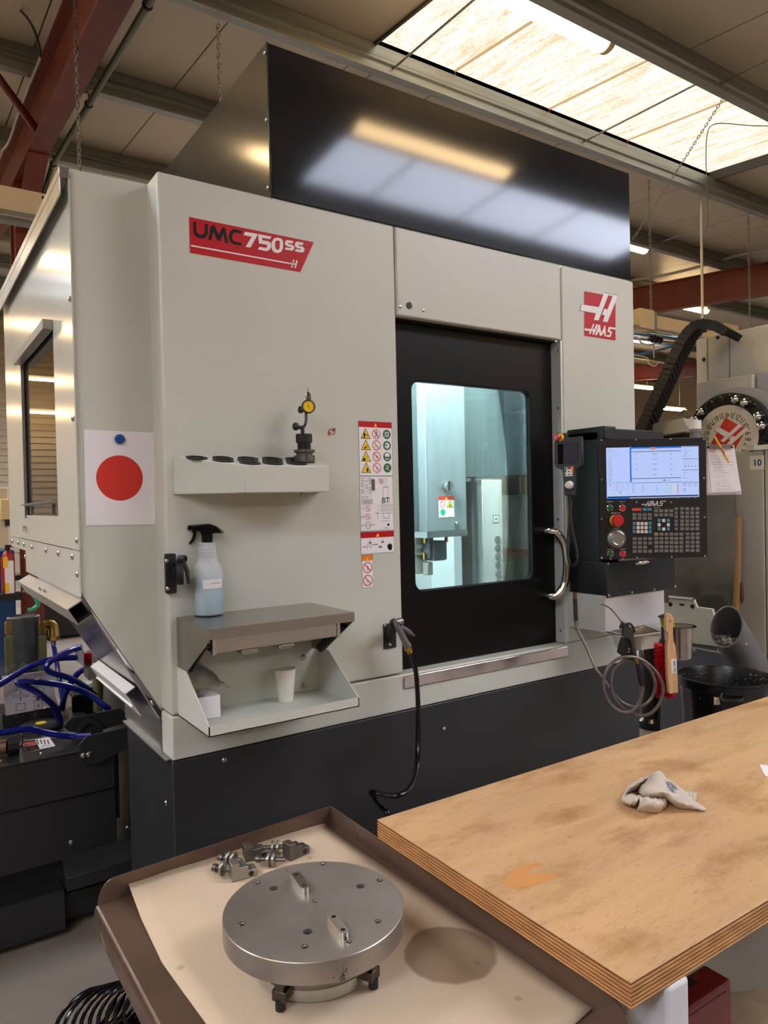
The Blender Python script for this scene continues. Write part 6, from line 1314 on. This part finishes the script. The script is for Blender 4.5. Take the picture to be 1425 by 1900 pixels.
# ================================================================ things far left
fe = thing('fire_extinguisher', 'red fire extinguisher with yellow label hanging by the red column', 'extinguisher', fY(15, 1100, 7.0))
q = fY(15, 1060, 7.0); zt_, zb_ = fY(15, 1022, 7.0).z, fY(15, 1100, 7.0).z; r_ = (fY(28, 1060, 7.0).x-fY(2, 1060, 7.0).x)/2
ftx = mat('extinguisher_red', (160, 18, 24), .3)
b = B(); b.lathe([(r_*.9, 0), (r_, .02), (r_, (zt_-zb_)*.82), (r_*.7, (zt_-zb_)*.93), (r_*.3, (zt_-zb_)), (.0, (zt_-zb_))], (q.x, 7.0, zb_), Z_, 24); b.o('cylinder_body', fe, ftx)
b = B(); b.cyl((q.x, 7.0, zt_), (q.x, 7.0, zt_+.05), .02); b.box(q.x-.015, q.x+.10, 6.98, 7.02, zt_+.03, zt_+.05); b.o('valve_head', fe, BLKM)
b = B(); b.frame((q.x, 7.0-r_-.002, (zt_+zb_)/2), X_, Z_); b.rect(-r_*.6, -.18, r_*.7, .10, 0, PWHT); b.rect(-r_*.8, .04, -r_*.1, .13, 1, PYEL); b.rect(-r_*.6, -.17, .0, -.09, 1, PYEL); b.o('extinguisher_label', fe, smooth=0, recalc=False)
B().box(q.x-.03, .93, 7.02, 7.10, zb_+.1, zb_+.14).o('wall_bracket', fe, BLKM); B().box(q.x-.09, q.x+.09, 6.9, 7.06, zb_-.06, zb_-.001).o('support_shelf', fe, BLKM)
q0, q1, q2 = fY(-40, 1020, 7.6), fY(27, 1030, 7.6), fY(0, 1022, 7.6)
bc = thing('blue_cabinet', 'blue steel cabinet behind the fire extinguisher', 'cabinet', ((q0.x+q1.x)/2, 7.8, 0)); b = B(); b.box(q0.x, q1.x, 7.6, 8.1, 0, q2.z); b.o('cabinet_body', bc, mat('cabinet_blue', (22, 58, 104), .45), bevel=.01); B().box(q1.x-.1, q1.x-.085, 7.57, 7.6, .9, 1.0).o('cabinet_handle', bc, BLKM)
q0, q1 = fY(-30, 905, 9.5), fY(18, 1015, 9.5); pn2 = thing('switch_cabinet', 'pale cream switch cabinet at the far left edge', 'cabinet', ((q0.x+q1.x)/2, 9.7, 0)); b = B(); b.box(q0.x, q1.x, 9.5, 9.9, 0, q0.z); b.o('cabinet_body', pn2, mat('cabinet_cream', (210, 196, 170), .5), bevel=.01)
q = fY(11, 945, 9.48); B().box(q.x-.06, q.x+.05, 9.44, 9.5, q.z-.12, q.z+.12).o('switch_box', pn2, mat('switch_ivory', (222, 204, 150), .5), bevel=.01); q = fY(13, 968, 9.48); B().box(q.x-.02, q.x+.03, 9.46, 9.5, q.z-.05, q.z+.05).o('socket', pn2, BLKM)
tag(B().tube(spline([fY(60, 1102, 6.5), fY(68, 1112, 6.5), fY(70, 1122, 6.5), fY(62, 1130, 6.5), fY(52, 1132, 6.5)], 6), .018, 8).o('green_hose', None, mat('hose_green', (40, 150, 110), .4)), 'loop of green hose beside the red column foot', 'hose')
b = thing('dark_crate', 'low dark machine block on the floor far behind the filter canister', 'block', (1.4, 9.8, 0)); B().box(fY(56, 1150, 9.5).x, fY(170, 1150, 9.5).x, 9.5, 10.3, .02, fY(60, 1116, 9.5).z).o('block_body', b, BLKM, bevel=.02); B().box(fY(70, 1150, 9.5).x, fY(160, 1150, 9.5).x, 9.55, 10.2, 0, .021).o('block_foot', b, BLKM)

# ================================================================ trunking, pipes and chains under the roof
TYY = 4.40; tz0, tz1 = 1.6+.3655*TYY, 1.6+.3965*TYY
def trunk(x0, x1, label):
    t = thing('cable_trunking', label, 'trunking', ((x0+x1)/2, TYY, tz0)); B().box(x0, x1, TYY, TYY+.10, tz0, tz1).o('trunk_body', t, CREAM, bevel=.004); B().box(x0, x1, TYY-.012, TYY+.0, tz0-.02, tz0+.004).o('trunk_lip', t, GALV); return t
t1_ = trunk(-4., fY(84, 352, TYY).x, 'cream overhead cable trunking at the upper left, ending behind the machine')
for zz in (.03, .11): screw(t1_, (fY(79, 352, TYY).x, TYY, tz0+zz), (0,-1,0), .008, BLKM)
xR = fY(1176, 590, TYY).x
t2_ = trunk(xR-1.2, 13., 'cream overhead cable trunking right of the machine above the blue cables')
q0, q1 = fY(1187, 590, TYY-.02), fY(1213, 590, TYY-.02); B().box(q0.x, q1.x, TYY-.03, TYY+.13, tz0-.02, tz1+.03).o('joint_box', t2_, CREAM, bevel=.006); B().box(q1.x, q1.x+.05, TYY-.025, TYY+.12, tz0-.03, tz1+.02).o('joint_flange', t2_, GALV, bevel=.004)
q0 = fY(1345, 610, TYY-.02); B().box(q0.x, q0.x+.25, TYY-.03, TYY+.13, tz0-.01, tz1+.05).o('joint_box', t2_, CREAM, bevel=.006)
zp_ = 1.6+.3495*TYY
tag(B().tube([(-4., TYY-.06, zp_), (fY(75, 425, TYY).x, TYY-.06, zp_)], .022, 10).o('steel_pipe', None, GALV), 'galvanised pipe running under the left cable trunking', 'pipe')
q = ray(165, 200); xc = q.x/q.y*5.98; zc = lambda y: purlin_z(y)-.075
cdt = thing('conduit', 'greenish steel conduit clipped below the purlins at the upper left', 'pipe', (xc, 5.98, zc(5.98)))
B().tube([(xc, 2.5, zc(2.5)), (xc, 7.6, zc(7.6)), (xc-.05, 7.75, zc(7.6)-.2), (xc-.06, 7.75, zc(7.6)-1.5)], .024, 10).o('conduit_tube', cdt, mat('conduit_green_grey', (104, 110, 92), .4, .6))
for y in (4.40, 5.98, 7.5):
    B().lathe([(.030, -.012), (.034, 0), (.030, .012)], (xc, y, zc(y)), Y_, 12).o('conduit_clip', cdt, BLKM); B().cyl((xc, y, zc(y)+.02), (xc, y, purlin_z(y)+.005), .006, n=6).o('clip_rod', cdt, BLKM)
def chain(p, q, label, r=.0042, Lk=.040):
    p, q = Vector(p), Vector(q); d = (q-p); n = max(2, int(d.length/(Lk*.78))); d.normalize(); a = d.orthogonal().normalized(); c = d.cross(a); b = B()
    for k in range(n):
        m_ = p+d*(Lk*.78*(k+.5)); s_ = a if k % 2 else c
        b.tube([m_+d*(Lk*.5*math.cos(t))+s_*(Lk*.26*math.sin(t)) for t in [2*math.pi*i/8 for i in range(8)]], r, 4, True)
    return tag(b.o('hanging_chain', None, GALV, recalc=False), label, 'chain', 'chains hanging from the purlins')
def vchain(xp, yp, label):
    q = fY(xp, yp, TYY+.05); return chain((q.x, TYY+.05, purlin_z(TYY)), (q.x, TYY+.05, tz1), label)
vchain(143, 150, 'long chain hanging in front of the red rafter, upper left')
vchain(406, 100, 'chain hanging from the purlin left of the dark hood')
vchain(1206, 450, 'chain hanging just right of the hood down to the trunking joint')
vchain(1390, 500, 'chain hanging at the far right above the older mill')
p = fY(1340, 196, 3.11); chain((p.x, 3.10, purlin_z(3.11)), fY(1172, 448, 4.3), 'thin slanting chain from the purlin to behind the hood', .003, .034)
q = fY(1301, 430, TYY+.03); b = thing('hanger_rod', 'pale threaded hanger rod between purlin and trunking, right of the hood', 'rod', (q.x, TYY+.03, tz1)); B().cyl((q.x, TYY+.03, tz1), (q.x, TYY+.03, purlin_z(TYY)), .012, n=8).o('rod_body', b, mat('rod_pale', (214, 206, 190), .4, .4)); B().cyl((q.x+.022, TYY+.03, tz1), (q.x+.022, TYY+.03, purlin_z(TYY)), .005, n=6).o('safety_cable', b, GALV)
wp = [fY(1440, 234, 3.2), fY(1390, 233, 3.2), fY(1345, 229, 3.2), fY(1322, 232, 3.2), fY(1312, 250, 3.2), fY(1310, 300, 3.2), fY(1313, 380, 3.2), fY(1312, 420, 3.2), fY(1307, 432, 3.2)]
tag(B().tube(spline(wp, 5), .0035, 6).o('loose_wire', None, mat('wire_grey', (120, 112, 104), .5)), 'loose thin wire dangling from the skylight purlin, upper right', 'wire')
tag(B().tube(spline([fX(28, 13, .80), fX(48, 30, .80), fX(66, 62, .82), fX(76, 105, .88)], 6), .008, 8).o('black_cable', None, BLKM), 'black cable arching to the red rafter, upper left corner', 'cable')
tag(B().tube(spline([fX(76, 105, .90), fX(40, 195, .90), fX(18, 260, .90), fX(4, 280, .9)], 5), .012, 8).o('grey_conduit', None, GALV), 'grey conduit running down the side of the red rafter', 'pipe')
struct(B().tube([fX(66, 238, .97), fX(-20, 122, .6)], .03, 10).o('red_brace', None, RUSTRED))
tag(B().tube(spline([fX(1160, 524, 9.93), fX(1177, 519, 9.93), fX(1230, 511, 9.93), fX(1300, 494, 9.93), fX(1370, 473, 9.93), fX(1440, 460, 9.93)], 5), .022, 8).o('rafter_cable', None, mat('cable_pale', (176, 168, 158), .5)), 'pale cable running along the top of the red rafter on the right', 'cable')
# cables and small duct seen between machine and energy chain
def cab(pts, Y, r, col, label, nm='air_hose'):
    return tag(B().tube(spline([fY(x, y, Y) for x, y in pts], 6), r, 8).o(nm, None, col), label, 'cable', 'cables behind the energy chain')
cbl = mat('cable_light_blue', (40, 140, 200), .4); cwh = mat('cable_white', (224, 224, 226), .4)
cab([(1160,620),(1190,619),(1215,621),(1240,625),(1275,631)], 7.6, .022, cbl, 'light blue air hose below the trunking, upper of the two')
cab([(1160,660),(1180,659),(1210,653),(1240,645),(1270,640)], 7.6, .018, cbl, 'light blue air hose below the trunking, lower of the two')
cab([(1160,628),(1183,626),(1190,636),(1205,640),(1222,635),(1229,628)], 7.5, .016, cwh, 'white cable loop hanging under the blue air hose')
cab([(1150,652),(1178,658),(1200,664),(1204,674),(1215,679),(1224,672),(1234,675),(1250,680)], 7.5, .012, cwh, 'white cable hanging in two low loops behind the energy chain')
cab([(1160,626),(1205,630),(1260,636),(1290,640)], 7.55, .028, GALV, 'grey pipe carrying the blue air hoses', 'steel_pipe')
b = thing('pipe_clamp_cluster', 'black valve cluster on the grey pipe right of the machine', 'valve', fY(1217, 630, 7.5))
for k in range(3): q = fY(1212+k*6, 628+k*1.5, 7.5); B().lathe([(.05, -.03), (.07, 0), (.05, .03)], q, X_, 14).o('valve_body', b, BLKM)
q = fY(1213, 640, 7.5); B().cyl(q, q-Z_*.22, .012).o('valve_stem', b, GALV); B().cyl(q-Z_*.1, q-Z_*.1+X_*.25, .008).o('valve_lever', b, RUSTRED)

# ================================================================ older mill on the right (it faces left)
ml = thing('old_mill', 'older grey milling machine with round tool carousel at the right edge', 'machine', (5.0, 2.6, 0))
mgy = mat('mill_grey', (186, 182, 168), .4, var=.05, scale=3); mg2 = mat('mill_grey_blue', (150, 152, 156), .35, var=.05)
def mX(x, y, X): return fX(x, y, X)
XC = 4.98; a_, c_ = mX(1292, 660, XC), mX(1470, 660, XC); ztop = mX(1310, 626, XC).z
b = B(); b.box(XC, XC+.9, c_.y, a_.y, .02, ztop); b.o('column_cover', ml, mgy, bevel=.006)
for xs_ in (1313, 1354):
    q = mX(xs_, 660, XC); B().box(XC-.004, XC+.001, q.y-.003, q.y+.003, ztop-.45, ztop-.002).o('cover_seam', ml, mat('seam_grey', (120, 116, 108), .5))
for p in ((1332, 626), (1306, 667)): screw(ml, mX(*p, XC), (-1,0,0), .014, BLKM)
XH = 4.88; a_, c_, zt_ = mX(1292, 720, XH), mX(1396, 700, XH), mX(1340, 703, XH).z
b = B(); b.box(XH, XC, c_.y, a_.y, 1.3, zt_); b.o('head_cover', ml, mgy, bevel=.006)
b = B(); b.box(XH+.03, XC, mX(1500, 700, XH).y, c_.y, 1.3, zt_+.01); b.o('head_side_cover', ml, mg2, bevel=.02)
XT = 4.72; cc_ = mX(1346, 812, XT); RT_ = .305
B().lathe([(RT_+.05, .0), (RT_+.05, .03), (RT_-.01, .045)], cc_+X_*.16, -X_, 48).o('carousel_shroud', ml, mg2)
cd = B().lathe([(RT_, 0), (RT_, .05), (.0, .05)], cc_+X_*.07, -X_, 64).o('carousel_rim', ml, BLKM)
fdisc = B().lathe([(.222, 0), (.222, .004), (.0, .004)], cc_+X_*.019, -X_, 48).o('number_plate', ml, mat('number_plate_cream', (214, 208, 190), .45, bump=.1, bscale=12))
def fr(l=0): b = B(); b.frame(cc_+X_*.0145, -Y_, Z_); return b
b = fr()
for n_ in range(1, 25):
    th_ = math.radians(96+(n_-15)*15); rr = .172; b.text(str(n_), rr*math.cos(th_), rr*math.sin(th_), .058, 0, PBLK, .8, 0, 0, 'CENTER', th_+math.pi/2)
b.o('carousel_numbers', ml, smooth=0, recalc=False)
rot = math.radians(-33); sc_l = .245/1150
def lc2(p):
    x, y = (p[0]-752)*sc_l, -(p[1]-800+(-(p[0]-752)*.185))*sc_l; return (x*math.cos(rot)-y*math.sin(rot), x*math.sin(rot)+y*math.cos(rot)-.012)
b = fr(); logo(b, lc2, RED2, PWHT, 1, RED2); b.o('maker_badge', ml, smooth=0, recalc=False)
for n_ in range(24):
    th_ = math.radians(96+(n_-15)*15+6); p = cc_ + (-Y_)*(.262*math.cos(th_)) + Z_*(.262*math.sin(th_))
    full = n_ in (1, 3, 4, 5, 9, 10, 12, 13, 17, 18)
    pk = B().lathe([(.034, .0), (.036, .012), (.026, .020), (.022, .004)], p+X_*.03, -X_, 18).o('tool_pocket', ml, mat('pocket_black', (34, 34, 34), .35, .4))
    if full: B().lathe([(.028, .0), (.028, .05), (.020, .055), (.012, .075), (.0, .078)], p+X_*.03, -X_, 16).o('tool_shank', pk, CHROME)
# right door with the number 10
XD = 4.45; a_, c_ = mX(1366, 1000, XD), mX(1419, 1000, XD); zt_ = mX(1395, 836, XD).z
b = B(); b.box(XD, XD+.05, c_.y+.004, a_.y+.05, .55, zt_); b.o('mill_door', ml, mgy, bevel=.004); b = B(); b.box(XD+.004, XD+.05, c_.y-.6, c_.y-.004, .55, zt_); b.o('mill_door', ml, mgy, bevel=.004)
B().box(XD-.02, XD+.1, c_.y-.6, mX(1389, 830, XD).y, zt_, zt_+.03).o('door_rail', ml, mat('rail_white', (222, 220, 206), .4)); B().box(XD-.03, XD+.0, mX(1405, 832, XD).y, mX(1389, 832, XD).y, zt_, zt_+.035).o('rail_block', ml, mgy)
B().box(XD-.01, XD+.06, c_.y-.6, a_.y+.05, .50, .55).o('door_plinth', ml, mat('mill_base_grey', (110, 112, 108), .5)); B().box(XD+.02, XD+.9, c_.y-.6, a_.y+.9, .0, .50).o('mill_base', ml, mat('mill_base_blue', (104, 112, 122), .45))
q0, q1, q2, q3 = mX(1391, 846, XD), mX(1418, 845, XD), mX(1391, 872, XD), mX(1418, 871, XD)
b = B(); b.frame((XD-.001, q0.y, q2.z), -Y_, Z_); ww, hh = q0.y-q1.y, q0.z-q2.z; b.rect(0, 0, ww, hh, 0, mat('sticker_cream', (232, 222, 206), .5)); b.text('10', ww*.52, hh*.28, hh*.62, 1, mat('print_petrol', (12, 84, 120), .5), 1.05, 0, .03); b.o('number_sticker', ml, smooth=0, recalc=False)
# polished guard, white apron, slanted cover
XG = 4.30
b = B(); b.prism([mX(*p, XG) for p in ((1180,850),(1358,850),(1363,925),(1366,1000),(1363,1135),(1180,1135))], (.006, 0, 0)); b.o('steel_guard', ml, mat('guard_steel', (128, 124, 116), .26, .85, var=.12, scale=5, rvar=.06), smooth=0)
XA = 4.12
b = B(); b.prism([mX(*p, XA) for p in ((1225,1119),(1240,1120),(1244,1107),(1286,1111),(1293,1126),(1322,1130),(1335,1200),(1225,1186))], (.02, 0, 0)); b.o('white_apron', ml, mat('apron_white', (206, 208, 198), .4), bevel=.003)
for p in ((1244, 1121), (1285, 1125)): screw(ml, mX(*p, XA), (-1,0,0), .014, BLKM)
q = mX(1265, 1122, XA); B().ball(q, .02, .3, 1, .4).o('keyhole_cover', ml, BLKM)
q0, q1 = mX(1242, 1108, XA), mX(1287, 1112, XA); B().tube([q0, q1], .012, 8).o('apron_grip', ml, GALV)
b = B(); b.prism([mX(*p, XA+.02) for p in ((1225,1186),(1335,1200),(1345,1214),(1225,1199))], (.02, 0, 0)); b.o('apron_band', ml, mat('band_grey', (120, 118, 110), .5))
b = B(); b.prism([mX(*p, XA-.04) for p in ((1225,1198),(1275,1200),(1330,1210),(1400,1240),(1400,1400),(1225,1400))], (.03, 0, 0)); b.o('drip_pan', ml, mat('pan_grey_blue', (96, 102, 112), .35), bevel=.003)
q = mX(1289, 1207, XA-.04); screw(ml, q, (-1,0,0), .012)
b = B(); b.prism([mX(*p, 4.45) for p in ((1186,790),(1268,776),(1274,790),(1268,801),(1218,808),(1186,812))], (.15, 0, 0)); b.o('slanted_cover', ml, mat('cover_green_grey', (172, 172, 152), .35), smooth=0)
b = B(); b.prism([mX(*p, 4.55) for p in ((1186,812),(1218,808),(1270,800),(1270,830),(1186,830))], (.15, 0, 0)); b.o('cover_opening', ml, BLKM)
q = mX(1270, 770, 4.5); B().tube([q+Y_*(.03*math.cos(a))+Z_*(.03*math.sin(a)) for a in [2*math.pi*i/14 for i in range(14)]], .008, 8, True).o('lifting_eye', ml, DKST); B().cyl(q-Z_*.03, q-Z_*.08, .012).o('eye_stem', ml, DKST)
# grease bottle
XB = 4.2; q0, q1, q2, q3 = mX(1272, 795, XB), mX(1294, 795, XB), mX(1283, 812, XB), mX(1283, 780, XB)
gb = thing('grease_bottle', 'grey cylinder with white cap above the console screen', 'bottle', (XB, (q0.y+q1.y)/2, q2.z-.05)); gr = .038; bc2 = Vector((XB+gr, (q0.y+q1.y)/2, 0))
B().cyl(bc2+Z_*(q2.z-.05), bc2+Z_*(q2.z+.035), gr*.85, n=20).o('bottle_body', gb, mat('bottle_smoke', (120, 124, 128), .2)); B().cyl(bc2+Z_*(q2.z+.035), bc2+Z_*(q2.z+.055), gr, n=20).o('bottle_collar', gb, PGRY); B().cyl(bc2+Z_*(q2.z+.055), bc2+Z_*q3.z, gr, n=20).o('bottle_cap', gb, WPL)
B().box(XB, XB+.12, bc2.y-.05, bc2.y+.05, q2.z-.08, q2.z-.05).o('bottle_shelf', gb, mgy)
# energy chain
ec = thing('energy_chain', 'black plastic energy chain arching up from the left onto the mill', 'cable chain', fD(1330, 620, 5.2))
ep = spline([fD(1192, 812, 5.1), fD(1215, 760, 5.12), fD(1240, 706, 5.14), fD(1260, 662, 5.16), fD(1276, 632, 5.17), fD(1292, 613, 5.16), fD(1312, 604, 5.13), fD(1334, 608, 5.08), fD(1350, 616, 5.03), fD(1366, 626, 4.98)], 24)
wv = (RIGHT*.62+UP*.10+FWD*.77).normalized(); L_ = 0; last = None; k = 0
for i in range(1, len(ep)):
    if last is None: last = ep[0]
    d = ep[i]-last
    if d.length >= .036:
        t_ = d.normalized(); n_ = t_.cross(wv).normalized(); w2 = n_.cross(t_); c_ = (ep[i]+last)/2
        lk = B().obox(c_, t_, w2, n_, .031, .21, .05).o('chain_link', ec, mat('chain_black', (20, 19, 19), .6, spec=.2), smooth=0)
        B().obox(c_-w2*.112, t_, w2, n_, .036, .016, .066).o('link_side', lk, mat('chain_side', (26, 25, 25), .5, spec=.3), smooth=0)
        last = ep[i]
# chip chute, bin, wooden stick
DB = 3.67
ch = thing('chip_chute', 'grey plastic chip pipe with cut mouth spilling swarf into the bin', 'pipe', fD(1345, 1160, 3.85))
m0, m1 = fD(1352, 1170, 3.86), fD(1430, 1300, 4.02); ax_ = (m1-m0).normalized(); rp_ = .095
a_ = RIGHT-ax_*RIGHT.dot(ax_); a_.normalize(); bb = ax_.cross(a_); vs = []; n_ = 40
for i in range(n_):
    t_ = 2*math.pi*i/n_; off_ = a_*(math.cos(t_)*rp_)+bb*(math.sin(t_)*rp_); lift = -(.095*(off_.dot(UP)/rp_)+.03)
    vs += [m0+off_+ax_*lift, m0+off_*.92+ax_*lift, m1+off_, m1+off_*.92]
b = B(); b.add(vs, [f for i in range(n_) for j in [(i+1) % n_] for f in ((4*i, 4*j, 4*j+2, 4*i+2), (4*i+1, 4*i+3, 4*j+3, 4*j+1), (4*i, 4*i+1, 4*j+1, 4*j))]); b.o('pipe_body', ch, mat('pipe_grey', (96, 94, 92), .4, var=.08), smooth=50)
B().cyl(m0+ax_*.20, m0+ax_*.21, rp_*.9, n=24).o('pipe_inside', ch, BLKM)
random.seed(12); b = B()
for k in range(420):
    c_ = m0+ax_*(random.random()*.10-.02)-bb*0+Vector((random.gauss(0, .028), random.gauss(0, .028), 0)); c_ -= UP*(.045+random.random()*.02)
    p = [c_+Vector((random.uniform(-.012, .012), random.uniform(-.012, .012), random.uniform(-.010, .014))) for _ in range(4)]; b.tube(p, .0012, 3)
tag(stuff(b.o('metal_swarf', None, mat('swarf_aluminium', (206, 204, 200), .3, .9), smooth=0, recalc=False)), 'heap of bright metal swarf at the mouth of the grey chip pipe', 'swarf')
bn = thing('black_bin', 'large ribbed black plastic bin speckled with chips below the chip pipe', 'bin', fD(1345, 1260, DB)*1.0)
bc3 = fD(1345, 1253, DB); rzb = bc3.z; rb3 = .232
binm = mat('bin_black', (14, 14, 15), .3)
n_ = 72; vs = []; prof3 = [(.165, 0.), (.172, .02), (.205, rzb-.10), (.212, rzb-.05), (.226, rzb-.045), (.226, rzb-.012), (rb3, rzb-.008), (rb3, rzb), (.222, rzb), (.214, rzb-.02), (.20, rzb-.10), (.19, rzb-.16), (.0, rzb-.16)]
for kk, (r_, h_) in enumerate(prof3):
    for i in range(n_):
        rib = .006 if (i // 3) % 2 and 1 <= kk <= 2 else 0; t_ = 2*math.pi*i/n_; vs.append(Vector((bc3.x+(r_+rib)*math.cos(t_), bc3.y+(r_+rib)*math.sin(t_), h_+.001)))
b = B(); b.add(vs, [(k*n_+i, k*n_+(i+1) % n_, (k+1)*n_+(i+1) % n_, (k+1)*n_+i) for k in range(len(prof3)-1) for i in range(n_)] + [list(range(n_))[::-1]]); b.o('bin_body', bn, binm)
dcam = (EYE-bc3); dcam.z = 0; dcam.normalize(); side = Vector((-dcam.y, dcam.x, 0))
P = [bc3+dcam*.228+side*(.035*s+.0)+Z_*(-.055) for s in (-1, 1)]; hp_ = bc3+dcam*.222+RIGHT*.03
b = B(); b.tube(spline([hp_-RIGHT*.045-Z_*.035, hp_-RIGHT*.045+dcam*.03-Z_*.06, hp_+RIGHT*.045+dcam*.03-Z_*.06, hp_+RIGHT*.045-Z_*.035], 5), .008, 8); b.o('bin_handle', bn, binm)
q = bc3+dcam*.222-RIGHT*.04-Z_*.07; b = B(); b.frame(q+dcam*.012, RIGHT, Z_); b.rect(-.014, -.018, .014, .018, 0, mat('label_old', (196, 180, 150), .6)); b.o('bin_label', bn, smooth=0, recalc=False)
random.seed(21); b = B()
for k in range(500):
    t_ = random.random()*6.28; r_ = random.uniform(.196, .214) if k % 2 else .19*math.sqrt(random.random()); h_ = rzb-.10+random.random()*.08 if k % 2 else rzb-.157
    c_ = Vector((bc3.x+r_*math.cos(t_), bc3.y+r_*math.sin(t_), h_)); s_ = random.uniform(.0012, .0042); b.add([c_+Vector((s_*x, s_*y, s_*z)) for x, y, z in ((1,0,0),(-1,.6,0),(-1,-.6,0),(0,0,1.4))], [(0,1,3),(1,2,3),(2,0,3),(0,2,1)])
stuff(b.o('chip_specks', bn, mat('swarf_aluminium', (0,0,0)), smooth=0, recalc=False))
ws = thing('wooden_stick', 'worn wooden tool handle leaning against the mill door', 'handle', mX(1372, 1150, 4.2))
P = [mX(1370, 959, 4.25), mX(1370, 990, 4.25), mX(1369, 1060, 4.24), mX(1366, 1130, 4.22), mX(1364, 1260, 4.2)]
B().tube(spline(P, 5), [.016+.004*(i/20) for i in range(21)], 10).o('stick_body', ws, mat('old_wood', (142, 108, 66), .6, var=.2, scale=20, stretch=(4, 4, .5)))
q = mX(1376, 1100, 4.24); B().ball(q, .03, .4, .5, 2.2).o('worn_grip', ws, mat('old_wood_dark', (84, 62, 38), .7))
